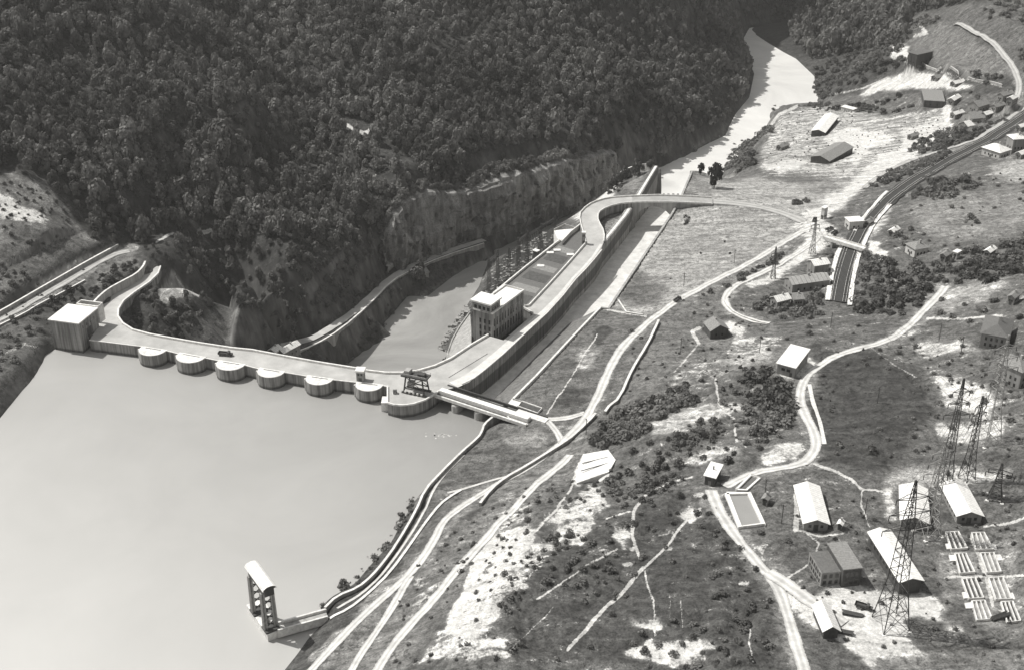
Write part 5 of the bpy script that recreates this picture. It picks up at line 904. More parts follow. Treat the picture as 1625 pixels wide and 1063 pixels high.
        if wd > 2: W4(c=2, z0=1.4); S4(c=2, z0=1.4); door(t, wd * .5)
        if st == 'dark':
            k = MB()
            for i in range(4): k.bar((i * wd / 3, -2, -2), (i * wd / 3, -.1, h_ * .8), .2); k.bar((wd + 4, i * L / 3, -2), (wd + .1, i * L / 3, h_ * .8), .2)
            k.make('timber_frame', 'steel', t)
    elif st in ('hip', 'villa', 'villa2', 'station', 'tall'):
        wm = {'hip': 'whitewall', 'villa': 'render', 'villa2': 'render', 'station': 'whitewall', 'tall': 'render'}[st]; rm = {'hip': 'tile', 'villa': 'darktile', 'villa2': 'tile', 'station': 'white', 'tall': 'white'}[st]
        hull(t, wd, L, h_, wm); rh = min(wd, L) * .28; o_ = .7; i_ = min(wd, L) / 2; k = MB()
        if wd > L: rd = [(i_, L / 2), (wd - i_, L / 2)]
        else: rd = [(wd / 2, i_), (wd / 2, L - i_ + .01)]
        k.v = [(-o_, -o_, h_ + .05), (wd + o_, -o_, h_ + .05), (wd + o_, L + o_, h_ + .05), (-o_, L + o_, h_ + .05), (*rd[0], h_ + rh), (*rd[1], h_ + rh)]
        k.f = ([(0, 1, 5, 4), (1, 2, 5), (2, 3, 4, 5), (3, 0, 4)] if wd > L else [(0, 1, 4), (1, 2, 5, 4), (2, 3, 5), (3, 0, 4, 5)]) + [(3, 2, 1, 0)]
        rf = k.make('roof', rm, t); MB().box(wd * .55, wd * .55 + .9, L * .55, L * .55 + .9, h_ + rh * .4, h_ + rh + 1.4).make('chimney', 'concrete', rf)
        n_ = 4 if wd > 9 else 2; W4(c=n_, r=2 if h_ > 6 else 1, z0=1.2, hh=1.5); S4(c=3, r=2 if h_ > 6 else 1, z0=1.2, hh=1.5); door(t, wd * .5)

# ---------------------------------------------------------------- tank, empty basin, roofless foundations, stone platform
def basin(name, lab, cat, P, z, wat, rimw):
    c = [sum(p[i] for p in P) / 4 for i in (0, 1)]; o = thing(name, lab, cat, (*c, z)); q = [(p[0] - c[0], p[1] - c[1]) for p in P]
    k = MB().ribbon([(*p, 0) for p in q + [q[0]]], rimw, -2, 1.0); k.make('rim', 'white', o); MB().prism(q, -.6, .3).make('water' if wat == 'still' else 'floor', wat, o)
    ed = [tuple(x * 1.12 for x in p) for p in q]; MB().ribbon([(*p, 0) for p in ed[1:3]], .3, -1, .9).make('pipe', 'palesteel', o)
basin('water_tank', 'rectangular open water tank with a wide white rim beside the white road', 'water tank', POND, 30, 'still', 1.5)
basin('empty_basin', 'narrow empty basin with a pale rim below the small dark hut', 'basin', BASIN, 28, 'darktile', .8)
FL = ['top row, left', 'top row, right', 'second row, left, with dark open cells', 'second row, right', 'third row, left, with dark open cells', 'third row, right', 'bottom row, left', 'bottom row, right, with dark open cells']
for i, (P, sd) in enumerate(FW):
    c = [sum(p[j] for p in P) / 4 for j in (0, 1)]; o = thing('roofless_foundation', 'rectangular low-walled roofless foundation, ' + FL[i] + ' of the eight', 'foundation', (*c, 31.6), 0, 'roofless foundations of demolished huts')
    q = [Vector((p[0] - c[0], p[1] - c[1])) for p in P]; z3 = lambda p: (p.x, p.y, 0)
    MB().ribbon([z3(p) for p in q + [q[0]]], .45, -1.5, .95).make('outer_wall', 'cap', o)
    nin = 2
    for j in range(1, nin + 1):
        f = j / (nin + 1); MB().ribbon([z3(q[0].lerp(q[1], f)), z3(q[3].lerp(q[2], f))], .38, -1, .85).make('inner_wall', 'cap', o)
    MB().prism([tuple(p) for p in q], -.6, .12).make('floor', 'darkwall' if i in (2, 4, 7, 0) else 'render', o)
    e = (q[1] - q[0]); f = (q[3] - q[0])
    s0 = {'l': q[0].lerp(q[3], .62) - e * .32, 'L': q[0] - e * .55 + f * .02, 'r': q[1].lerp(q[2], .7) + e * .04, 'R': q[1] + e * .04 + f * .08}[sd]; s = [s0, s0 + e * (.3 if sd == 'l' else .5), s0 + e * (.3 if sd == 'l' else .5) + f * .3, s0 + f * .3]
    MB().prism([tuple(p) for p in s], -1, .45).make('doorstep_slab', 'cap', o)
P = [gpt(*p) for p in ((925, 722), (965, 715), (977, 731), (966, 750), (915, 768), (913, 760))]; c = [sum(p[j] for p in P) / 6 for j in (0, 1, 2)]
o = thing('stone_platform', 'tilted white stone loading platform with two dark grooves at the edge of the wooded scarp', 'platform', c); k = MB()
k.prism([(p[0] - c[0], p[1] - c[1]) for p in P], -6, [p[2] - c[2] + .6 for p in P]); k.make('slab', 'cap', o)
for f in (.35, .62):
    a_ = Vector(P[0]).lerp(Vector(P[4]), f) - Vector(c); b_ = Vector(P[1]).lerp(Vector(P[3]), f) - Vector(c); a_ = a_.lerp(b_, .05); MB().bar(a_ + Vector((0, 0, .7)), b_ + Vector((0, 0, .7)), .16).make('groove', 'steel', o)

# ---------------------------------------------------------------- jetty with its covered lifting gear
z0 = 3.; pc = W(418, 978, z0); a = Vector(W(391, 959, z0)); b = Vector(W(424.5, 1007, z0)); u = (b - a); Lj = u.length; u.normalize(); n2 = Vector((-u.y, u.x)); wj = (Vector(W(446, 990, z0)) - b).dot(n2)
jt = thing('intake_pier', 'white concrete pier platform in the lake carrying the tall covered hoist', 'pier', (a.x, a.y, z0), math.atan2(u.y, u.x))
MB().box(0, Lj, 0, 2.4, -12, 0).make('side_beam', 'cap', jt); MB().box(0, Lj, wj - 2.2, wj, -12, 0).make('side_beam', 'cap', jt); MB().box(0, 5, 2.4, wj - 2.2, -12, -.02).make('end_slab', 'cap', jt); MB().box(Lj - 5.5, Lj, 2.4, wj - 2.2, -12, -.02).make('end_slab', 'cap', jt); MB().box(5, Lj - 5.5, 2.4, wj - 2.2, -12, -7).make('well_floor', 'cap', jt)
hf = thing('covered_hoist', 'tall open-framed hoist with a long white barrel roof standing on the pier', 'hoist', (a.x, a.y, z0 + .02), math.atan2(u.y, u.x))
Hh = 16.0; cy = wj * .38
for sx in (6.4, Lj - 1.6):
    for sy in (-1.9, 1.9):
        k = MB(); lattice(k, (sx - 1.0, cy + sy, 0), (sx - 1.0, cy + sy * .9, Hh), 1.0, .9, .22, 7); k.bar((sx - 1.0, cy + sy, 0), (sx - 1.0, cy + sy, Hh), .3); k.make('column', 'palesteel', hf)
    k = MB()
    for i in range(5): k.bar((sx - 1, cy - 1.9, i * Hh / 5 + 1), (sx - 1, cy + 1.9, (i + 1) * Hh / 5), .2); k.bar((sx - 1, cy + 1.9, i * Hh / 5 + 1), (sx - 1, cy - 1.9, (i + 1) * Hh / 5), .2)
    k.make('bracing', 'steel', hf); MB().box(sx - 3, sx + 1.2, cy - 2.6, cy + 2.6, 0, .6).make('base_plate', 'steel', hf)
MB().box(4.2, Lj + .2, cy - 1.7, cy + 1.7, Hh, Hh + 3.2).make('hoist_cabin', 'darkwall', hf)
k = MB(); n_ = 12; r0 = 2.5
for x in (3.6, Lj + .9):
    for s in (0, .25): k.v += [(x, cy - (r0 - s) * math.cos(math.pi * i / n_), Hh + 3.0 + 1.5 * (1 - s / 3) * math.sin(math.pi * i / n_)) for i in range(n_ + 1)]
m_ = n_ + 1
for i in range(n_): k.f += [(i, i + 1, 2 * m_ + i + 1, 2 * m_ + i), (m_ + i, 3 * m_ + i, 3 * m_ + i + 1, m_ + i + 1), (i, m_ + i, m_ + i + 1, i + 1), (2 * m_ + i, 2 * m_ + i + 1, 3 * m_ + i + 1, 3 * m_ + i)]
k.make('barrel_roof', 'white', hf); k = MB(); k.v = [(Lj + .7, cy - 2.2 * math.cos(math.pi * i / n_), Hh + 3 + 1.3 * math.sin(math.pi * i / n_)) for i in range(n_ + 1)] + [(Lj + .5, cy - 2.2 * math.cos(math.pi * i / n_), Hh + 3 + 1.3 * math.sin(math.pi * i / n_)) for i in range(n_ + 1)]; k.f = [tuple(range(m_)), tuple(range(2 * m_ - 1, m_ - 1, -1))]; k.make('roof_end', 'darkwall', hf)
MB().box(Lj * .35, Lj * .6, cy - 1, cy + 1, Hh - 1.4, Hh).make('winch', 'steel', hf)
wa = dense([W3(440, 996, z0), W3(519, 974, z0)], 4); jb = thing('pier_footbridge', 'straight walkway between two white parapets from the bank out to the pier', 'footbridge', wa[0])
lw = [tuple(Vector(p) - Vector(wa[0])) for p in wa]
MB().ribbon(lw, 3.4, -2, -.1).make('deck', 'concrete', jb)
for s in (-1.9, 1.9): MB().ribbon([(x - s * .25, y + s, z) for x, y, z in lw], .7, -2.4, .9).make('parapet', 'cap', jb)
for f in (.3, .6): q = Vector(wa[0]).lerp(Vector(wa[-1]), f) - Vector(wa[0]); MB().box(q.x - .6, q.x + .6, q.y - 1.5, q.y + 1.5, -12, -2).make('pier', 'concrete', jb)

# ---------------------------------------------------------------- walls
def wall(name, lab, P, wd, h_, m='cap', sink=1.5, parts=None, ends=0, cat='wall'):
    L_ = [gpt(*p[:2]) if len(p) == 2 else W3(*p) for p in P]; L_ = dense(smooth(L_, 1), 5) ; L_ = [(x, y, (z if len(P[0]) == 3 else zt(x, y))) for x, y, z in L_]
    o3 = Vector(L_[0]); o = thing(name, lab, cat, o3); q = [tuple(Vector(p) - o3) for p in L_]
    MB().ribbon(q, wd, -sink, h_).make('wall', 'concrete' if m == 'cap' else m, o); MB().ribbon(q, wd + .12, h_ + .005, h_ + .14).make('coping', m, o); return o
wall('lakeside_parapet', 'thin curving parapet wall along the lake shore path from the gates to the pier', [(798, 655, 3.3), (782, 664, 3.3), (768, 676, 3.3), (765, 687, 3.3), (759, 697, 3.3), (733, 719, 3.3), (700, 752, 3.3), (674, 780, 3.3), (660, 814, 3.3), (629, 867, 3.3), (608, 896, 3.3), (590, 917, 3.3), (569, 935, 3.3), (534, 949, 3.3), (516, 967, 3.3)], .8, 1.1, sink=6)
wall('path_kerb_wall', 'low white kerb wall bordering the inland side of the lake shore path', [(732, 778), (715, 788), (698, 801), (675, 830), (653, 862), (619, 909), (584, 943), (552, 968), (524, 982)], .9, .45)
wall('retaining_wall', 'stone retaining wall with dark face along the road below the wooded scarp', [(945, 660), (916, 690), (875, 718), (834, 744), (800, 763), (780, 780), (762, 803)], .9, 1.6)
wall('terrace_wall', 'stone terrace wall climbing beside the road above the lawns', [(1045, 512), (1030, 545), (1010, 578), (997, 602), (985, 630), (960, 657)], 1.0, 1.5)
wall('valve_road_wall', 'curved white-topped wall joining the valve house to the upper road', [(231, 418, 9.5), (227, 427, 9.5), (216, 438, 9.5), (195, 449, 9.5), (171, 462, 9.5), (156, 475, 9.5), (148, 484, 9.5)], .9, 1.2, sink=6)
wall('upper_road_wall', 'long white-topped retaining wall of the upper left road', [(-300, 638, 10.6), (-60, 530, 10.6), (0, 499, 10.6), (60, 464, 10.6), (100, 441, 10.6), (140, 418, 10.6), (188, 392, 10.6)], .9, 1.6, sink=4)
wall('lower_road_wall', 'lower wall on the lake side of the upper left road', [(-300, 656, 9.6), (-60, 547, 9.6), (0, 517, 9.6), (40, 498, 9.6), (60, 485, 9.6), (100, 465, 9.4), (135, 446, 9.2)], .7, .6, sink=4)
wall('bank_wall', 'white wall running down from the loop road to the pale cottage', [(1150, 478), (1158, 492), (1180, 504), (1220, 515)], .5, .6)
wall('lawn_wall', 'straight white kerb between the two lawn terraces', [(953, 489), (985, 494), (1020, 500)], .6, .5)
wall('river_wall', 'low river wall on the point behind the curved bridge', [(985, 276, -12), (1000, 268, -11), (1020, 263, -8), (1036, 262, -3)], .8, 1.2, sink=8)
wall('gorge_road_wall', 'retaining wall with white coping on the river side of the gorge road', [(455, 566, -40), (500, 549, -42), (540, 525, -43), (583, 488, -46), (622, 447, -49), (652, 431, -50), (702, 409, -51), (768, 388, -52)], .9, .9, sink=9)
o = wall('spoil_fence', 'long dotted fence line climbing past the white quarry spoil', [(1432, 96), (1470, 106), (1520, 121), (1590, 138)], .6, 1.6)
pb = gpt(650, 435); MB()
o = thing('pump_house', 'block-like concrete intake on the river bank under the gorge road', 'building', (*W(664, 440, -56), -56), .35); MB().box(-6, 6, -4, 4, -8, 4).make('wall', 'concrete', o); MB().box(-6.5, 6.5, -4.5, 4.5, 4, 4.5).make('roof', 'concrete', o); windows(o, 'glass', (-6, -4), (1, 0), (0, -1), 3, 1, 0, 1, 1.2, 1.5, 3, 3)

# ---------------------------------------------------------------- the limestone cliff of the left bank: ledges, joints, overhangs
CF = [((596, 428, -46), (600, 365, 738)), ((620, 418, -47), (622, 318, 745)), ((645, 410, -48), (648, 292, 758)), ((700, 390, -50), (690, 285, 776)), ((735, 380, -52), (730, 284, 792)), ((768, 372, -54), (775, 268, 803)), ((815, 360, -57), (815, 256, 818)), ((850, 350, -60), (850, 250, 834)), ((890, 332, -60), (885, 240, 860)), ((930, 312, -62), (925, 232, 888)), ((975, 292, -62), (965, 226, 922))]
ft = smooth([W3(*f) for f, _ in CF], 1); bw_ = smooth([Zat(*b) for _, b in CF], 1); nc = 300; nr = 60
def along(L_, t): t *= len(L_) - 1; i = min(int(t), len(L_) - 2); f = t - i; return [p + (q - p) * f for p, q in zip(L_[i], L_[i + 1])]
Fp = np.array([along(ft, i / (nc - 1)) for i in range(nc)]); Bp = np.array([along(bw_, i / (nc - 1)) for i in range(nc)])
Fp[:, 2] -= 5; Bp[:, 2] += -4.5 + 3 * vnoise(np.arange(nc) * 1.0, np.zeros(nc), 28, 71) + 2.5 * vnoise(np.arange(nc) * 1.0, np.zeros(nc), 9, 72); Tn = np.gradient(Fp[:, :2], axis=0); Tn /= np.linalg.norm(Tn, axis=1)[:, None]; Nn = np.stack([Tn[:, 1], -Tn[:, 0]], 1)
S_ = np.cumsum(np.r_[0, np.linalg.norm(np.diff(Fp[:, :2], axis=0), axis=1)]); V = np.zeros((nr, nc, 3))
for j in range(nr):
    t = j / (nr - 1); P_ = Fp * (1 - t) + Bp * t; hgt = P_[:, 2]; tt = max(0, t)
    prof = np.sin(math.pi * min(t * 1.1, 1)) * 2.0 + 1.2                       # bulges out of the hillside
    blk = np.floor(S_ / 11 + .7 * vnoise(S_, hgt, 30, 61) * 3) ; jb_ = (np.sin(blk * 12.9898) * 43758.5453 % 1) * 3.0
    led = np.floor((hgt + 4 * vnoise(S_, hgt * 0, 40, 62)) / 8.5); jl = (np.sin(led * 78.233 + blk * 3.1) * 43758.5453 % 1) * 2.2 - led * .25
    d_ = prof + jb_ * 1.3 + jl * 1.3 + 4.5 * vnoise(S_, hgt, 13, 63) + 2.6 * vnoise(S_, hgt, 5, 64) + 1.5 * vnoise(S_, hgt * .4, 2.2, 65)
    if t > .93: d_ = d_ * (1 - (t - .93) / .07) - 3 * (t - .93) / .07
    V[j, :, :2] = P_[:, :2] + Nn * d_[:, None]; V[j, :, 2] = hgt + .8 * vnoise(S_, hgt, 4, 66)
BROW = []
for i in range(2, nc - 4, 2):
    for q in range(2):
        d = rng.uniform(-7, 2.); s = rng.uniform(1.6, 3.6); x, y = Bp[i, 0] + Nn[i, 0] * d + rng.uniform(-1, 1), Bp[i, 1] + Nn[i, 1] * d + rng.uniform(-1, 1); BROW.append(np.array((x, y, max(zt(x, y), Bp[i, 2] - 3.5 + (-d if d < 0 else 0) * .2), s, rng.uniform(.8, 1.2))))
for _ in range(110):          # bushes rooted on the ledges
    j = rng.integers(4, nr - 8); i = rng.integers(3, nc - 4); s = rng.uniform(.8, 2.0); BROW.append(np.array((V[j, i, 0], V[j, i, 1], V[j, i, 2] - .6 * s, s, 1.)))
idx = lambda j, i: j * nc + i
cm = mat('limestone cliff', .27, var=.45, scale=.12, streak=.5, bump=.9, fine=.55); nq = cm.node_tree; bq = nq.nodes['Principled BSDF']
gq = node(nq, 'ShaderNodeNewGeometry'); mpq = node(nq, 'ShaderNodeMapping'); mpq.inputs['Scale'].default_value = (.11, .11, .19); nq.links.new(gq.outputs['Position'], mpq.inputs['Vector']); dn = node(nq, 'ShaderNodeTexNoise', _Scale=2.0, _Detail=4.0); nq.links.new(mpq.outputs[0], dn.inputs['Vector']); ad = node(nq, 'ShaderNodeVectorMath', operation='ADD'); nq.links.new(mpq.outputs[0], ad.inputs[0]); nq.links.new(dn.outputs['Color'], ad.inputs[1])
vo = node(nq, 'ShaderNodeTexVoronoi', feature='DISTANCE_TO_EDGE'); nq.links.new(ad.outputs[0], vo.inputs['Vector']); rq = node(nq, 'ShaderNodeMapRange', _From_Min=0., _From_Max=.06, _To_Min=.35, _To_Max=1.); nq.links.new(vo.outputs['Distance'], rq.inputs['Value'])
mq = node(nq, 'ShaderNodeMix', data_type='RGBA', blend_type='MULTIPLY'); mq.inputs[0].default_value = 1; nq.links.new(bq.inputs['Base Color'].links[0].from_socket, mq.inputs[6]); nq.links.new(rq.outputs[0], mq.inputs[7]); nq.links.new(mq.outputs[2], bq.inputs['Base Color'])
link('cliff', V.reshape(-1, 3).tolist(), [(idx(j, i), idx(j, i + 1), idx(j + 1, i + 1), idx(j + 1, i)) for j in range(nr - 1) for i in range(nc - 1)], cm, kind='structure')
# ---------------------------------------------------------------- roads and railway, draped on the ground
def road(name, P, wd, m='road', lift=.16, kind='structure', ground_px=True, w2=None):
    L_ = [gpt(*p[:2]) if len(p) == 2 else W3(*p) for p in P]; L_ = dense(smooth(L_, 2), 2.0); n = len(L_); V = []; c = 5
    for i, p in enumerate(L_):
        a_ = L_[max(i - 2, 0)]; b_ = L_[min(i + 2, n - 1)]; d = Vector((b_[0] - a_[0], b_[1] - a_[1])).normalized(); ww = wd if w2 is None else wd + (w2 - wd) * i / n
        ww *= 1 + .1 * math.sin(i * .31) * math.sin(i * .13) + .06 * math.sin(i * .9)
        zc = [zt(p[0] - d.y * ww * s, p[1] + d.x * ww * s) for s in (-.55, -.25, 0, .25, .55)]
        for s in np.linspace(-.5, .5, c):
            x = p[0] - d.y * ww * s; y = p[1] + d.x * ww * s; V.append((x, y, max(zt(x, y), sum(zc) / 5 - .1) + lift))
    ob_ = link(name, V, [(i * c + j, i * c + j + 1, (i + 1) * c + j + 1, (i + 1) * c + j) for i in range(n - 1) for j in range(c - 1)], m, kind=kind, smooth=True)
    at_ = ob_.data.attributes.new('across', 'FLOAT', 'POINT'); at_.data.foreach_set('value', np.tile(np.linspace(-1, 1, c), n).astype(np.float32))
    return L_
road('road', [(1127, 320), (1160, 322), (1200, 327), (1250, 340), (1275, 352)], 8.5, 'asphalt')
road('road', [(892, 705), (912, 685), (932, 662), (947.6, 632), (968.6, 582), (990, 547), (1019, 521), (1063.5, 484), (1116, 455), (1169, 428.6), (1220, 400), (1275, 366)], 5.4, 'road', .2)
road('road', [(845, 663), (872, 666), (900, 664), (928, 655)], 4, 'road', .24); road('road', [(868, 667), (885, 686), (893, 706)], 3.6, 'road', .26)
road('road', [(892, 703), (870, 720), (834, 746), (800, 763), (774, 778), (735, 803), (703, 827), (688, 860), (658, 904), (620, 938), (584, 970), (548, 1005), (513, 1043), (470, 1090)], 4.4, 'road', .22)
road('dirt_track', [(652, 915), (636, 940), (622, 965), (596, 1005), (569, 1043), (545, 1090)], 3.6, 'road', .2)
road('dirt_track', [(905, 722), (860, 760), (820, 805), (782, 841), (748, 880), (716, 917), (690, 950), (663, 978), (636, 1010), (611, 1043), (590, 1080)], 4.5, 'road', .2)
road('footpath', [(736, 722), (700, 758), (684, 785), (668, 822), (640, 866), (612, 905), (575, 942), (535, 965)], 1.4, 'road', .2)
road('footpath', [(820, 752), (770, 765), (710, 782)], 1.6, 'road', .2)
road('road', [(1275, 366), (1292, 372), (1300, 380), (1262, 404), (1220, 428), (1190, 442), (1164, 455), (1151, 470), (1150, 482), (1158, 493), (1182, 505), (1220, 514)], 5.0, 'road', .2)
road('road', [(1500, 455), (1490, 470), (1470, 490), (1430, 530), (1390, 548), (1340, 560), (1300, 580), (1275, 603), (1268, 630), (1275, 655), (1290, 680), (1297, 708), (1285, 728), (1262, 740), (1200, 750), (1168, 764), (1150, 772)], 5.2, 'road', .2)
road('road', [(1128, 778), (1138, 806), (1158, 838), (1190, 880), (1218, 910), (1236, 935), (1250, 975), (1262, 1020), (1275, 1060), (1290, 1110)], 5.6, 'road', .2, w2=4.4)
road('road', [(1218, 908), (1250, 928), (1290, 958), (1340, 990)], 6, 'road', .3)
road('footpath', [(1284, 610), (1290, 640), (1303, 675), (1308, 705)], 1.6, 'rubble', .3)
road('road', [(1600, 60), (1580, 75), (1565, 63), (1540, 50), (1515, 40)][1:], 5, 'asphalt', .6); road('road', [(1580, 75), (1600, 98), (1612, 118), (1618, 140), (1612, 160)], 5, 'asphalt', .6)
road('road', [(1372, 300), (1400, 276), (1450, 254), (1520, 234), (1560, 218), (1600, 190), (1625, 170)], 4.5, 'asphalt', .5)
road('road', [(-300, 645, 9.8), (-80, 538, 9.8), (0, 508, 9.8), (60, 473, 9.8), (120, 438, 9.8), (175, 405, 9.8), (205, 399, 10)], 6.5, 'asphalt', .3)
road('road', [(430, 553, -37), (495, 539, -41), (520, 524, -42), (545, 508, -43.5), (577, 484, -46), (618, 443, -49), (648, 426, -50), (700, 403, -51), (768, 381.5, -52)], 5.5, 'deck', .5)
RAIL = [(1310, 560), (1322, 520), (1330, 480), (1337, 440), (1350, 395), (1377, 348), (1422, 305), (1480, 268), (1540, 238), (1590, 209), (1625, 186), (1680, 150)][2:]
rc = road('railway_bed', RAIL, 10.0, 'ballast', .5)
road('railway_platform', [(1313, 478), (1319, 440), (1328, 405), (1335, 392)], 3.2, 'cess', .7); road('railway_platform', [(1348, 486), (1354, 440), (1364, 398), (1388, 352), (1412, 326)], 3.0, 'cess', .7); road('railway_platform', [(1356, 368), (1372, 343), (1395, 318), (1408, 305)], 2.4, 'cess', .7)
n = len(rc)
for q, off in enumerate((-2.8, 2.8)):
    o = thing('railway_track', ['railway track nearer the row house in the cutting', 'railway track nearer the wood in the cutting'][q], 'railway track', (rc[0][0], rc[0][1], zt(*rc[0][:2]) + .5), 0, 'twin tracks of the railway')
    C_ = []
    for i, p in enumerate(rc):
        a_ = rc[max(i - 3, 0)]; b_ = rc[min(i + 3, n - 1)]; d = Vector((b_[0] - a_[0], b_[1] - a_[1])).normalized(); C_.append((Vector((p[0] - d.y * off, p[1] + d.x * off, zt(p[0], p[1]) + .58)) - o.location, d))
    for s in (-.72, .72): MB().ribbon([(c.x - d.y * s, c.y + d.x * s, c.z) for c, d in C_[::3]], .12, 0.12, .3).make('rail', 'cap', o)
    k = MB()
    for i in range(0, n - 1, 1):
        c, d = C_[i]; k.bar(c + Vector((-d.y, d.x, 0)) * 1.25, c - Vector((-d.y, d.x, 0)) * 1.25, .11)
    k.make('sleepers', 'bark', o, kind='stuff')
a_ = W(1300, 374, 17); b_ = W(1366, 394, 17); 
ob = thing('road_overbridge', 'small pale road bridge crossing the railway cutting', 'bridge', (*W(1345, 387, 17), 17), math.atan2(b_[1] - a_[1], b_[0] - a_[0]))
MB().box(-14, 10, -2.2, 2.2, -.9, 0).make('deck', 'cap', ob)
for s in (-2.2, 1.9): MB().box(-14, 10, s, s + .3, 0, .9).make('parapet', 'cap', ob)
for s in (-9, 6.5): MB().box(s, s + 1.2, -2, 2, -6, -.9).make('abutment', 'concrete', ob)
road('road', [(1298, 374), (1318, 380), (1332, 384)], 4.4, 'road', .3); 

# ---------------------------------------------------------------- foliage
def crown(n, seed, rx=1., rz=1., leaf=.3, lobes=6, base=.0):
    r = np.random.default_rng(seed); V = []; Fc = []
    ctr = r.normal(size=(lobes, 3)); ctr /= np.linalg.norm(ctr, axis=1)[:, None]; ctr = ctr * r.uniform(.3, .6, (lobes, 1)); ctr[0] = (0, 0, .35); rad = r.uniform(.38, .62, lobes)
    for i in range(n):
        l = r.integers(lobes); d = r.normal(size=3); d[2] = abs(d[2]) * .9 - .25; d /= np.linalg.norm(d)
        c = ctr[l] + d * rad[l] * r.uniform(.75, 1.06); nn = d + r.normal(size=3) * .34; nn /= np.linalg.norm(nn)
        t1 = np.cross(nn, r.normal(size=3)); t1 /= np.linalg.norm(t1); t2 = np.cross(nn, t1); s = leaf * r.uniform(.6, 1.3)
        k = len(V); V += [c + t1 * s * a + t2 * s * b * .8 for a, b in ((-.5, -.45), (.55, -.5), (.45, .5), (-.5, .55))]; Fc.append((k, k + 1, k + 2, k + 3))
    V = np.array(V); V[:, 2] = (V[:, 2] + .55) * rz + base; V[:, :2] *= rx; return V, np.array(Fc)
def trunk(h_, r0, seed):
    r = random.Random(seed); k = MB(); pts = [Vector((0, 0, -.15)), Vector((r.uniform(-.05, .05), r.uniform(-.05, .05), h_ * .5)), Vector((r.uniform(-.1, .1), r.uniform(-.1, .1), h_))]
    def limb(a, b, ra, rb, n=5):
        d = (b - a).normalized(); u = d.orthogonal().normalized(); v = d.cross(u); q = len(k.v)
        k.v.extend([tuple(a + (u * math.cos(2 * math.pi * i / n) + v * math.sin(2 * math.pi * i / n)) * ra) for i in range(n)] + [tuple(b + (u * math.cos(2 * math.pi * i / n) + v * math.sin(2 * math.pi * i / n)) * rb) for i in range(n)])
        k.f.extend([(q + i, q + (i + 1) % n, q + n + (i + 1) % n, q + n + i) for i in range(n)])
    limb(pts[0], pts[1], r0, r0 * .75); limb(pts[1], pts[2], r0 * .75, r0 * .35)
    for i in range(4): a = 2 * math.pi * i / 4 + r.random(); limb(pts[1], Vector((math.cos(a) * .5, math.sin(a) * .5, h_ * .95)), r0 * .4, r0 * .12, 4)
    return k
NT = [crown(240, 20 + i, rx=1.0, rz=1.2, leaf=.25, lobes=7, base=.45) for i in range(5)]
FT = [crown(75, 50 + i, rx=1.0, rz=1.15, leaf=.42, lobes=5, base=.45) for i in range(4)]
ST = [crown(120, 80 + i, rx=1.0, rz=.85, leaf=.3, lobes=7, base=-.15) for i in range(4)]
def shades(name, v):
    m = mat(name, v, rough=.85, var=.45, scale=.16, spec=.1); n = m.node_tree; b = n.nodes['Principled BSDF']
    g_ = node(n, 'ShaderNodeNewGeometry'); nb = node(n, 'ShaderNodeTexNoise', _Scale=.016, _Detail=4.0, _Roughness=.6); n.links.new(g_.outputs['Position'], nb.inputs['Vector']); rb = node(n, 'ShaderNodeMapRange', _From_Min=.35, _From_Max=.65, _To_Min=.55, _To_Max=1.4); n.links.new(nb.outputs['Fac'], rb.inputs['Value'])
    mb_ = node(n, 'ShaderNodeMix', data_type='RGBA', blend_type='MULTIPLY'); mb_.inputs[0].default_value = 1; n.links.new(b.inputs['Base Color'].links[0].from_socket, mb_.inputs[6]); n.links.new(rb.outputs[0], mb_.inputs[7]); n.links.new(mb_.outputs[2], b.inputs['Base Color'])
    out = [x for x in n.nodes if x.type == 'OUTPUT_MATERIAL'][0]
    tr = node(n, 'ShaderNodeBsdfTranslucent'); mx = node(n, 'ShaderNodeMixShader'); mx.inputs[0].default_value = .3
    n.links.new(b.inputs['Base Color'].links[0].from_socket, tr.inputs['Color']); n.links.new(b.outputs[0], mx.inputs[1]); n.links.new(tr.outputs[0], mx.inputs[2]); n.links.new(mx.outputs[0], out.inputs['Surface']); return m
leafm = shades('foliage', .155)
# darker and lighter trees: tone varies from tree to tree by position
def mesh_of(name, V, Fc, m):
    me = bpy.data.meshes.new(name); me.from_pydata(V.tolist(), [], Fc.tolist()); me.materials.append(m); me.polygons.foreach_set('use_smooth', [False] * len(me.polygons)); return me
CM = [mesh_of('tree_crown', V, F_, leafm) for V, F_ in NT]; SM = [mesh_of('shrub', V, F_, leafm) for V, F_ in ST]
TM = []
for i in range(3): k = trunk(1.1, .07, i); me = bpy.data.meshes.new('tree_trunk'); me.from_pydata(k.v, [], k.f); me.materials.append(M['bark']); TM.append(me)
def merged(name, items, temps, m, label, cat, kind='stuff'):
    if not len(items): return
    VV = []; FF = []; o = 0; r = np.random.default_rng(5)
    for x, y, z, s, hz in items:
        V, F_ = temps[r.integers(len(temps))]; a = r.random() * 6.28; c, sn = math.cos(a), math.sin(a)
        v = np.empty(V.shape); v[:, 0] = (V[:, 0] * c - V[:, 1] * sn) * s + x; v[:, 1] = (V[:, 0] * sn + V[:, 1] * c) * s + y; v[:, 2] = V[:, 2] * s * hz + z; VV.append(v); FF.append(F_ + o); o += len(V)
    V = np.concatenate(VV).astype(np.float32); F_ = np.concatenate(FF).astype(np.int32); me = bpy.data.meshes.new(name); me.vertices.add(len(V)); me.vertices.foreach_set('co', V.ravel()); me.loops.add(F_.size); me.loops.foreach_set('vertex_index', F_.ravel()); me.polygons.add(len(F_)); me.polygons.foreach_set('loop_start', np.arange(0, F_.size, 4, dtype=np.int32)); me.update(); me.materials.append(m)
    ob = bpy.data.objects.new(name, me); COL.objects.link(ob); tag(ob, label, cat, kind=kind)
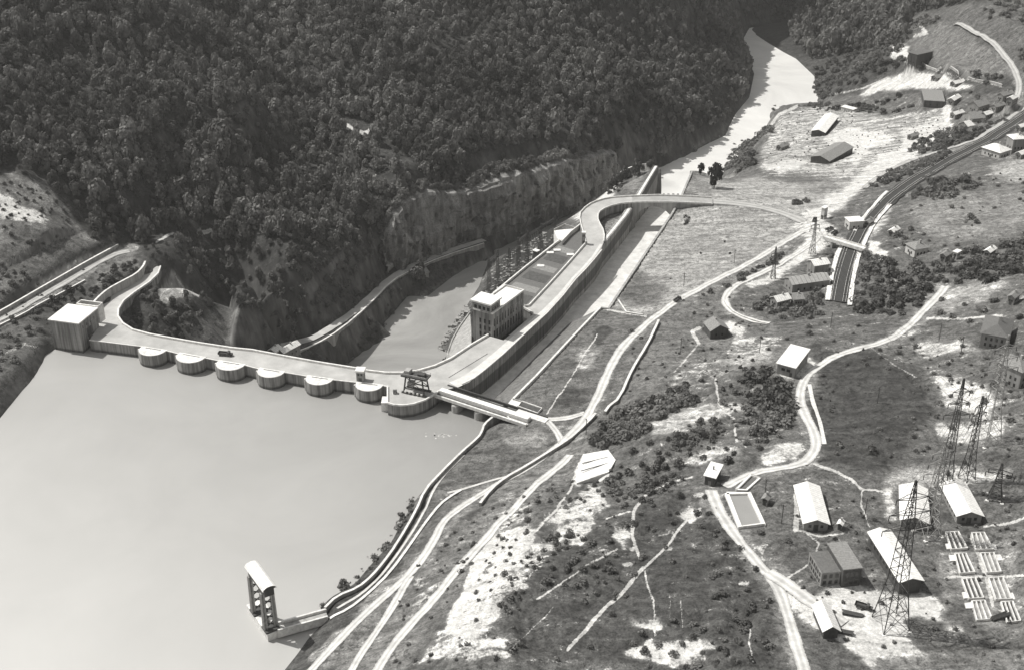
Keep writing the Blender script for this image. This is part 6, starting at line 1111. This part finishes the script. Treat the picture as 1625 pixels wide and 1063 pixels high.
KEEP = [  # places in the wood kept open (px)
 [(0, 270), (60, 285), (130, 345), (150, 385), (100, 425), (0, 470), (-200, 520), (-300, 280)],
 [(535, 183), (600, 200), (590, 216), (550, 210)], [(586, 222), (610, 240), (640, 250), (640, 262), (605, 258), (585, 240)], [(455, 330), (530, 305), (600, 272), (640, 247), (645, 258), (600, 284), (520, 312), (460, 332)], [(243, 380), (280, 364), (284, 380), (250, 392)], [(308, 360), (338, 362), (330, 376), (312, 374)], [(300, 408), (340, 392), (400, 388), (402, 400), (340, 402)],
 [(270, 425), (295, 450), (315, 468), (280, 480), (250, 480), (255, 445)], [(-10, 495), (190, 385), (218, 395), (235, 415), (220, 445), (150, 490), (0, 525)], [(140, 420), (262, 415), (262, 440), (210, 470), (190, 500), (230, 530), (440, 560), (440, 580), (60, 560), (60, 505)],
 [(425, 565), (430, 545), (500, 530), (580, 478), (620, 435), (660, 418), (775, 372), (775, 392), (660, 442), (610, 470), (580, 505), (520, 545), (455, 575)],
 [(288, 520), (362, 474), (400, 500), (425, 530), (425, 548), (380, 556), (300, 540)], [(625, 350), (650, 310), (690, 300), (740, 298), (850, 268), (872, 275), (850, 345), (770, 375), (690, 390), (640, 400)]]
def project(X, Y, Zv):
    dp = Y * math.cos(D) + (H - Zv) * math.sin(D); return 812.5 + F * X / dp, 531.5 - F * (Y * math.sin(D) - (H - Zv) * math.cos(D)) / dp, dp
g = 5.4; XX_, YY_ = np.meshgrid(np.arange(-640, 700, g), np.arange(470, 1750, g)); X = XX_.ravel() + rng.uniform(-g * .48, g * .48, XX_.size); Y = YY_.ravel() + rng.uniform(-g * .48, g * .48, XX_.size)
Zv = sample(ZM, X, Y); px, py, dp = project(X, Y, Zv); ok = inpoly(px, py, WOOD) & (px > -480) & (px < 1900) & (py > -110) & (Zv > -58)
for K_ in KEEP: ok &= ~inpoly(px, py, K_)
sl2 = np.hypot(sample(ZM, X + 2, Y) - sample(ZM, X - 2, Y), sample(ZM, X, Y + 2) - sample(ZM, X, Y - 2)) / 4; ok &= (sl2 < 2.3) | (rng.random(X.size) < .3) | (px < 640)
dens = vnoise(X, Y, 60, 21) + .5; ok &= rng.random(X.size) < np.clip(.55 + dens, 0, 1)
X, Y, Zv, px, py, dp = [q[ok] for q in (X, Y, Zv, px, py, dp)]
low = (px < 640) & (py > 385)                                      # scrubbier growth near the dam
sc = (1.9 + 3.4 * rng.random(X.size) ** 1.6) * np.where(low, .62, 1) * np.where(dp > 1150, 1.15, 1); hz = rng.uniform(.95, 1.5, X.size)
big = rng.random(X.size) < .05; sc[big] *= 1.35; sc *= 1 + .5 * vnoise(X, Y, 45, 77)
T_ = np.stack([X, Y, Zv - .3, sc, hz], 1); infr = (px > 5) & (px < 1620) & (py > 5) & (px < 1625); size = sc / dp * infr; order = np.argsort(-size); ind = order[:300]; rest = order[300:]
def place(kind_, meshes, trunks, it, label, cat, group, i):
    x, y, z, s, hz_ = [float(q) for q in it]
    o = bpy.data.objects.new(kind_, None); COL.objects.link(o); o.location = (x, y, z); o.rotation_euler = (0, 0, random.random() * 6.28); o.scale = (s, s, s * hz_); tag(o, label, cat, group)
    c = bpy.data.objects.new('crown', meshes[i % len(meshes)]); COL.objects.link(c); c.parent = o
    if trunks: t = bpy.data.objects.new('trunk', trunks[i % len(trunks)]); COL.objects.link(t); t.parent = o
TMARK = [(60, 60, 'at the far upper left corner of the wood'), (60, 230, 'on the left edge of the wood above the pale bank'), (230, 300, 'in the dark wood above the upper left road end'), (230, 400, 'just above the curved road end at the left of the dam'), (300, 80, 'on the ridge at the upper left'), (420, 200, 'in the middle of the wooded slope'), (420, 340, 'beside the narrow hillside path behind the dam'), (440, 470, 'in the ravine right behind the dam crest'), (560, 420, 'above the start of the gorge road'), (560, 240, 'below the small white rock scar in the wood'), (560, 310, 'on the shoulder above the hillside path'), (700, 270, 'on the brow of the limestone cliff'), (760, 160, 'high above the limestone cliff'), (900, 250, 'at the right end of the limestone cliff'), (1000, 200, 'on the slope above the river, behind the channel mouth'), (1130, 130, 'on the wooded spur at the river bend')]
def mark(marks, x, y): return min(marks, key=lambda m_: (m_[0] - x) ** 2 + (1.4 * (m_[1] - y)) ** 2)[2]
for i, j in enumerate(ind): place('broadleaf_tree', CM, TM, T_[j], 'leafy tree ' + mark(TMARK, px[j], py[j]), 'tree', 'trees of the left bank wood', i)
near = [T_[j] for j in rest if dp[j] < 1000] + BROW; far = [T_[j] for j in rest if dp[j] >= 1000]
merged('woodland', near, NT, leafm, 'dense broadleaved wood covering the hillside behind the gorge', 'wood'); merged('far_woodland', far, FT, leafm, 'hazy wood on the farthest slopes above the river bend', 'wood')
print('trees', len(X), 'near', len(near), 'far', len(far))
# shrubs, hedges and single trees of the banks: (poly px, spacing m, size lo, hi, coverage)
SH = [([(938, 705), (955, 668), (1000, 645), (1030, 630), (1090, 612), (1112, 640), (1060, 655), (1020, 690), (970, 712)], 3.6, 1.8, 3.6, .95), ([(1040, 700), (1090, 680), (1130, 662), (1142, 690), (1080, 716)], 3.8, 1.6, 3.0, .8), ([(978, 720), (1040, 700), (1100, 715), (1060, 745), (990, 755)], 5, 1.2, 2.4, .6),
 ([(1178, 600), (1200, 582), (1225, 590), (1262, 625), (1262, 665), (1225, 700), (1180, 680), (1190, 640)], 4, 2.0, 4.2, .9), ([(1350, 440), (1372, 405), (1440, 415), (1500, 408), (1590, 385), (1640, 370), (1640, 440), (1560, 450), (1490, 452), (1440, 500), (1400, 500), (1350, 492)], 4.6, 2.0, 4.2, .9),
 ([(1118, 470), (1150, 450), (1200, 425), (1245, 398), (1250, 404), (1200, 436), (1150, 462)], 4, 1.5, 2.6, .85), ([(1382, 300), (1382, 285), (1420, 272), (1500, 240), (1510, 246), (1430, 285), (1400, 298)], 4.2, 1.8, 3.0, .85), ([(1440, 315), (1470, 290), (1500, 280), (1560, 295), (1520, 312), (1460, 318)], 5, 2, 4, .8),
 ([(1150, 272), (1155, 245), (1175, 225), (1225, 200), (1228, 212), (1195, 235), (1198, 268), (1170, 276)], 4.6, 3.0, 4.6, .95), ([(1195, 480), (1215, 470), (1245, 478), (1270, 482), (1310, 470), (1318, 480), (1300, 505), (1240, 505), (1205, 495)], 4.5, 2, 3.6, .85), ([(1300, 420), (1312, 412), (1325, 400), (1312, 470), (1305, 488), (1285, 470)], 4.5, 1.6, 3, .8),
 ([(1440, 240), (1475, 215), (1520, 205), (1560, 205), (1600, 175), (1605, 190), (1560, 218), (1480, 245)], 5, 2, 4, .85), ([(1220, 170), (1300, 165), (1400, 172), (1400, 182), (1300, 176), (1225, 180)], 4.6, 1.5, 3, .6), ([(1360, 160), (1400, 150), (1470, 150), (1470, 172), (1400, 182), (1350, 178)], 6, 2, 4, .55), ([(1290, 150), (1295, 110), (1350, 80), (1430, 65), (1440, 100), (1400, 118), (1360, 140), (1310, 158)], 6, 2.4, 4.4, .85), ([(1530, 118), (1600, 120), (1610, 135), (1570, 138)], 6, 2.4, 4.2, .8), ([(1540, 145), (1600, 165), (1560, 200), (1530, 205)], 6, 2, 3.6, .5),
 ([(1560, 0), (1640, -10), (1640, 160), (1620, 120), (1590, 60), (1545, 35)], 7, 2.5, 4.4, .6), ([(1440, 30), (1500, 25), (1490, 35), (1445, 50)], 6, 2.5, 4, .7), ([(1400, 360), (1500, 330), (1640, 300), (1640, 380), (1500, 395), (1400, 390)], 10, 1.6, 3.2, .5), ([(1400, 460), (1640, 440), (1640, 540), (1480, 560), (1400, 540)], 8, 1.3, 2.8, .45),
 ([(1210, 505), (1300, 500), (1400, 500), (1380, 540), (1300, 560), (1230, 550)], 7, 1.2, 2.4, .4), ([(1080, 640), (1170, 600), (1180, 720), (1080, 760)], 7, 1.2, 2.8, .5), ([(1230, 690), (1285, 700), (1270, 725), (1220, 715)], 8, 1.5, 2.6, .4), ([(1300, 600), (1460, 600), (1470, 730), (1320, 740)], 11, 1.0, 2.6, .45), ([(1560, 560), (1640, 540), (1640, 700), (1600, 700)], 8, 1.5, 3.4, .5),
 ([(870, 870), (1000, 780), (1110, 800), (1230, 960), (1240, 1060), (820, 1060)], 8.5, .7, 2.0, .5), ([(1170, 840), (1260, 850), (1240, 900)], 7, .8, 1.8, .5), ([(840, 800), (900, 745), (960, 760), (930, 850), (830, 930), (800, 1040), (700, 1060), (760, 930), (790, 850)], 6, .6, 1.7, .6), ([(640, 1000), (700, 930), (770, 810), (800, 800), (740, 920), (660, 1040)], 6, .7, 1.5, .6), ([(1280, 850), (1300, 1000), (1640, 1050), (1640, 780), (1480, 760), (1350, 780), (1240, 770)], 10, .6, 1.4, .35),
 ([(578, 888), (590, 868), (608, 855), (618, 862), (600, 890), (585, 893)], 3, 1.6, 2.6, 1), ([(622, 845), (625, 820), (640, 800), (652, 790), (655, 800), (640, 825), (630, 848)], 3, 1.4, 2.4, 1), ([(532, 945), (540, 915), (556, 905), (560, 915), (548, 935)], 3, 1.4, 2.4, 1),
 ([(140, 470), (150, 445), (180, 425), (212, 412), (222, 425), (200, 445), (165, 462)], 4, 1.5, 2.8, .9), ([(-380, 480), (-200, 380), (60, 380), (120, 360), (140, 385), (100, 420), (0, 470)], 6, 1.4, 3.0, .6), ([(62, 475), (110, 450), (140, 465), (105, 480), (75, 510), (62, 545), (20, 580), (-60, 640), (-60, 540)], 5, 1.2, 2.8, .75), ([(200, 520), (210, 480), (250, 455), (262, 478), (290, 485), (340, 492), (310, 525), (250, 535)], 4.5, 1.6, 3.0, .8), ([(560, 560), (590, 510), (610, 490), (625, 470), (640, 465), (600, 530), (575, 560), (510, 575), (520, 560)], 4.5, 1.2, 2.4, .8),
 ([(955, 300), (975, 282), (990, 290), (985, 305), (965, 310)], 3.6, 1, 2, .7), ([(1075, 395), (1250, 360), (1100, 460), (1010, 480)], 13, .5, 1.3, .4), ([(690, 575), (705, 545), (715, 560), (708, 580)], 3, .8, 1.5, .8), ([(1255, 325), (1262, 320), (1285, 316), (1286, 322), (1262, 328)], 2.6, 1.4, 2.0, 1), ([(1080, 350), (1090, 342), (1098, 350), (1085, 360)], 3, .8, 1.6, .8)]
SH += [([(960, 750), (1000, 735), (1100, 730), (1095, 765), (1010, 790), (960, 790)], 4.2, 1.2, 2.6, .75), ([(860, 850), (905, 835), (915, 862), (880, 875)], 3.2, 1.2, 2.2, .9), ([(985, 800), (1000, 775), (1050, 760), (1040, 790)], 3.6, 1.0, 2.0, .7), ([(900, 880), (960, 860), (1000, 900), (920, 960)], 6, .8, 2.0, .6), ([(505, 965), (540, 925), (575, 895), (600, 860), (640, 800), (668, 780), (660, 810), (625, 860), (600, 895), (560, 932), (515, 962)], 3.0, .6, 1.6, .7), ([(425, 560), (440, 430), (540, 395), (600, 425), (580, 470), (500, 520)], 4.0, 1.4, 3.2, .95), ([(600, 345), (640, 292), (700, 282), (780, 262), (880, 238), (880, 250), (780, 276), (700, 296), (650, 305), (610, 360)], 3.6, 1.6, 3.4, .9), ([(800, 830), (900, 760), (1110, 780), (1230, 950), (1240, 1060), (780, 1060)], 4.4, .6, 1.9, .6), ([(1090, 600), (1180, 560), (1250, 700), (1090, 740)], 4.2, .6, 2.0, .6), ([(1290, 560), (1450, 550), (1640, 560), (1640, 760), (1300, 745)], 5.0, .5, 1.6, .55), ([(1240, 780), (1640, 770), (1640, 1050), (1300, 1050)], 4.4, .4, 1.2, .45), ([(1400, 330), (1640, 260), (1640, 400), (1400, 400)], 6, .5, 1.6, .4), ([(1210, 180), (1500, 180), (1500, 250), (1220, 270)], 6, .3, .9, .4), ([(1000, 500), (1110, 450), (1260, 520), (1240, 560), (1000, 640)], 4.5, .5, 1.5, .5), ([(650, 900), (800, 780), (900, 720), (800, 1060), (600, 1060)], 4, .4, 1.2, .5), ([(-380, 300), (120, 330), (200, 440), (60, 540), (-60, 640), (-380, 850)], 3.8, .6, 1.6, .6)]
items = []
BLK = []
for r in BL:
    a, u, v, wd, L = plot(r[3], r[4], r[5], r[6] + r[7]); BLK.append((a, u, v, wd, L))
for P_ in (POND, BASIN) + tuple(f[0] for f in FW):
    a = Vector(P_[0]); b = Vector(P_[1]); c = Vector(P_[3]); u = (b - a); wd = u.length; u.normalize(); v = Vector((-u.y, u.x)); L = (c - a).dot(v)
    if L < 0: v = -v; L = -L
    BLK.append((a, u, v, wd, L))
RD = [((p[0], p[1]), 4.0) for o_ in bpy.data.objects if o_.name.split('.')[0] in ('road', 'railway_bed', 'railway_platform', 'dirt_track', 'footpath') for p in [v.co for v in o_.data.vertices][2::25]]
RDX = np.array([p[0] for p in RD])
for P, gsp, s0, s1, cov in SH:
    w3 = [gpt(min(max(p[0], -400), 1850), p[1]) for p in P]; xs = [p[0] for p in w3]; ys__ = [p[1] for p in w3]; pw = [(p[0], p[1]) for p in w3]
    XA, YA = np.meshgrid(np.arange(min(xs) - 4, max(xs) + 4, gsp), np.arange(min(ys__) - 4, max(ys__) + 4, gsp)); XA = XA.ravel() + rng.uniform(-gsp * .5, gsp * .5, XA.size); YA = YA.ravel() + rng.uniform(-gsp * .5, gsp * .5, YA.size)
    m = inpoly(XA, YA, pw) & (rng.random(XA.size) < cov)
    if cov < .7: m &= (vnoise(XA, YA, 26, 31) + .5 * rng.random(XA.size)) > .12
    for x, y in zip(XA[m], YA[m]):
        s = rng.uniform(s0, s1) * (1.25 if rng.random() < .15 else 1)
        if np.min((RDX[:, 0] - x) ** 2 + (RDX[:, 1] - y) ** 2) < (s * .7 + 2.2) ** 2: continue
        bad = False
        for a, u, v, wd, L in BLK:
            q = Vector((x, y)) - a; e, f = q.dot(u), q.dot(v)
            if -s < e < wd + s and -s < f < L + s: bad = True; break
        if bad: continue
        items.append((x, y, zt(x, y) - .15 * s, s, rng.uniform(.8, 1.25)))
I = np.array(items); px, py, dp = project(I[:, 0], I[:, 1], I[:, 2]); size = I[:, 3] / dp * ((px > 5) & (px < 1620) & (py > 5) & (py < 1060)); od = np.argsort(-size)
SMARK = [(1010, 665, 'in the dense thicket left of the white stone platform'), (1090, 690, 'in the thicket above the white stone platform'), (1220, 640, 'in the copse left of the bend of the white road'), (1450, 450, 'in the wood right of the railway cutting'), (1190, 430, 'of the hedge between the two roads above the lawns'), (1440, 280, 'of the hedge beside the railway curve'), (1180, 250, 'of the riverside thicket by the lone tall tree'), (1260, 490, 'among the cottages by the row house'), (950, 930, 'on the dark slope at the bottom centre'), (850, 800, 'at the edge of the pale quarried slope'), (1150, 960, 'between the bottom footpaths and the white road'), (1220, 860, 'below the water tank'), (1340, 850, 'between the barracks'), (1560, 800, 'beside the roofless foundations'), (1380, 660, 'on the open hillside inside the road bend'), (1540, 560, 'below the villas at the right edge'), (600, 875, 'leaning over the lake shore below the parapet'), (640, 810, 'on the lake shore below the parapet bend'), (545, 925, 'on the lake shore near the pier'), (700, 960, 'between the lake tracks'), (180, 440, 'on the bank above the valve house'), (60, 420, 'on the slope above the upper left road'), (40, 560, 'on the lake bank left of the valve house'), (250, 500, 'behind the left end of the dam crest'), (590, 520, 'on the river bank below the gorge road'), (1270, 322, 'of the dark row standing on the pale field'), (1100, 420, 'on the pale field beside the spillway'), (1350, 110, 'on the wooded right bank at the river bend'), (1540, 330, 'on the upper right meadow'), (1590, 60, 'beside the far upper right road'), (1130, 600, 'near the footpath fork below the pale-roofed store'), (1300, 520, 'below the loop road'), (700, 560, 'on the rocks below the power station'), (965, 295, 'on the point behind the curved bridge'), (1480, 980, 'beside the pale yard')]
for i, j in enumerate(od[:290]): 
    x, y, z, s, hz_ = [float(q) for q in I[j]]; o = bpy.data.objects.new('shrub', SM[i % 4]); COL.objects.link(o); o.location = (x, y, z); o.rotation_euler = (0, 0, random.random() * 6.28); o.scale = (s, s, s * hz_); tag(o, 'dark rounded shrub ' + mark(SMARK, px[j], py[j]), 'shrub', 'shrubs scattered over the banks')
merged('scrub', I[od[290:]], ST, leafm, 'scrub and hedges spread over the banks and between the roads', 'scrub')
print('shrubs', len(I))
LT = mesh_of('tree_crown', *crown(700, 99, rx=.8, rz=1.5, leaf=.2, lobes=8, base=.35), shades('dark foliage', .04))
def big_tree(px, py, z, s, lab):
    x, y = W(px, py, z); o = thing('oak_tree', lab, 'tree', (x, y, zt(x, y))); o.scale = (s, s, s)
    for nm, me_ in (('crown', LT), ('trunk', TM[0])): c = bpy.data.objects.new(nm, me_); COL.objects.link(c); c.parent = o
big_tree(1133, 296, 2, 7.0, 'tall dark single tree standing alone by the channel mouth'); big_tree(1112, 272, -2, 3.4, 'small dark tree at the corner of the river bank beside the tall one')
# telegraph poles, parked trucks, log piles, people-sized clutter of the works
PO = [(1205, 560, 'near the pale-roofed store'), (1213, 790, 'below the water tank'), (1392, 640, 'on the open hillside'), (1240, 830, 'left of the lone barrack'), (1318, 520, 'below the railway cutting'), (1200, 690, 'beside the copse'), (1372, 820, 'between lone barrack and long workshop'), (1085, 455, 'beside the lawn road'), (1165, 418, 'on the pale field edge'), (1490, 540, 'by the upper white road'), (1525, 560, 'below the villa'), (930, 690, 'at the road fork'), (1080, 560, 'above the terrace wall')]
for px_, py_, tx in PO:
    x, y, z = gpt(px_, py_); o = thing('telegraph_pole', 'wooden telegraph pole ' + tx, 'pole', (x, y, z), rng.random() * 3, 'telegraph poles of the right bank'); k = MB(); k.bar((0, 0, -.5), (0, 0, 8), .12); k.make('pole', 'bark', o); k = MB(); k.bar((-1, 0, 7.4), (1, 0, 7.4), .08); k.bar((-.7, 0, 7.4), (-.7, 0, 7.7), .07); k.bar((.7, 0, 7.4), (.7, 0, 7.7), .07); k.make('crossarm', 'bark', o)
for px_, py_, rz_, tx in ((1316, 366, .6, 'dark truck parked beside the junction above the overbridge'), (1324, 372, .9, 'second dark truck parked nearest the overbridge'), (1292, 352, 1.2, 'dark truck parked by the kiosk at the junction'), (1370, 965, -.5, 'dark truck parked in the middle of the pale yard'), (1075, 478, .9, 'dark truck driving on the lawn road')): x, y, z = gpt(px_, py_); truck(x, y, z + .25, rz_, tx, .8)
for px_, py_, rz_, tx in ((1350, 975, -.35, 'pile of long dark logs lying on the pale yard'), (1333, 1003, -.3, 'small pile of logs below the truck on the pale yard'), (1585, 980, .4, 'pile of timber below the roofless foundations'), (1300, 905, .1, 'timber pile left of the derelict building')):
    x, y, z = gpt(px_, py_); o = thing('log_pile', tx, 'log pile', (x, y, z), rz_)
    for i in range(6): k = MB(); k.bar((-3 + rng.random(), (i % 3 - 1) * .6, .3 + .5 * (i // 3)), (3.2 + rng.random(), (i % 3 - 1) * .6 + rng.random() * .3, .3 + .5 * (i // 3)), .22); k.make('log', 'bark', o)
# scum on the lake
k = MB()
for i in range(28):
    x, y = W(700 + rng.normal() * 14, 690 + rng.normal() * 2.2, .02); a = rng.random() * 6; s = rng.uniform(.15, .6); k.add([(x + s * math.cos(a + t), y + s * math.sin(a + t), .03) for t in (0, 1.6, 3.1, 4.7)], [(0, 1, 2, 3)])
k.make('driftwood_scum', 'foam', kind='stuff', label='pale streak of floating scum on the lake in front of the gates', cat='scum')
# boulders and rubble of the pale slope
def rocks(name, P, nn, s0, s1, lab):
    w3 = [gpt(*p) for p in P]; pw = [(p[0], p[1]) for p in w3]; xs = [p[0] for p in pw]; ys_ = [p[1] for p in pw]; k = MB(); c = 0
    while c < nn:
        x, y = rng.uniform(min(xs), max(xs)), rng.uniform(min(ys_), max(ys_))
        if not inpoly(np.array([x]), np.array([y]), pw)[0]: continue
        c += 1; s = rng.uniform(s0, s1) * (2 if rng.random() < .06 else 1); z = zt(x, y); v = rng.normal(size=(8, 3)); v /= np.linalg.norm(v, axis=1)[:, None]
        B_ = np.array([(-1, -1, -1), (1, -1, -1), (1, 1, -1), (-1, 1, -1), (-1, -1, 1), (1, -1, 1), (1, 1, 1), (-1, 1, 1)]) * .5 + v * .22
        k.add((B_ * s * np.array([1.2, 1, .8]) + np.array([x, y, z])).tolist(), [(3, 2, 1, 0), (4, 5, 6, 7), (0, 1, 5, 4), (1, 2, 6, 5), (2, 3, 7, 6), (3, 0, 4, 7)])
    k.make(name, 'boulder' if name == 'scree' else 'rubble', kind='stuff', label=lab, cat='rubble')
rocks('rubble', [(790, 840), (840, 830), (850, 870), (820, 930), (790, 990), (740, 1040), (700, 1020), (740, 960)], 500, .12, .4, 'pale broken rock lying over the quarried slope above the lake tracks')
rocks('rubble', [(860, 820), (920, 780), (950, 800), (930, 850), (880, 850)], 120, .12, .35, 'broken pale stones below the white stone platform')
rocks('rubble', [(850, 860), (900, 855), (830, 930), (800, 960)], 120, .12, .35, 'loose stones on the slope between the quarried scar and the dark hillside')
rocks('scree', [(765, 480), (780, 430), (860, 372), (885, 380), (835, 425), (785, 470)], 260, .5, 1.4, 'boulders on the slope below the switchyard')
rocks('scree', [(690, 575), (708, 545), (745, 495), (740, 485), (700, 530), (676, 575)], 350, .6, 1.7, 'boulders along the river edge below the power station')

# ---------------------------------------------------------------- summer haze in the valley
hz_m = bpy.data.materials.new('haze'); hz_m.use_nodes = True; n = hz_m.node_tree; n.nodes.clear(); out = node(n, 'ShaderNodeOutputMaterial'); pv = node(n, 'ShaderNodeVolumePrincipled', _Density=HAZE, _Anisotropy=0.3); pv.inputs['Color'].default_value = (.95, .94, .91, 1)
n.links.new(pv.outputs[0], out.inputs['Volume'])
k = MB().box(-2600, 3000, -300, 3400, -75, 620); k.make('haze', hz_m, kind='stuff', label='thin summer haze filling the valley', cat='haze')
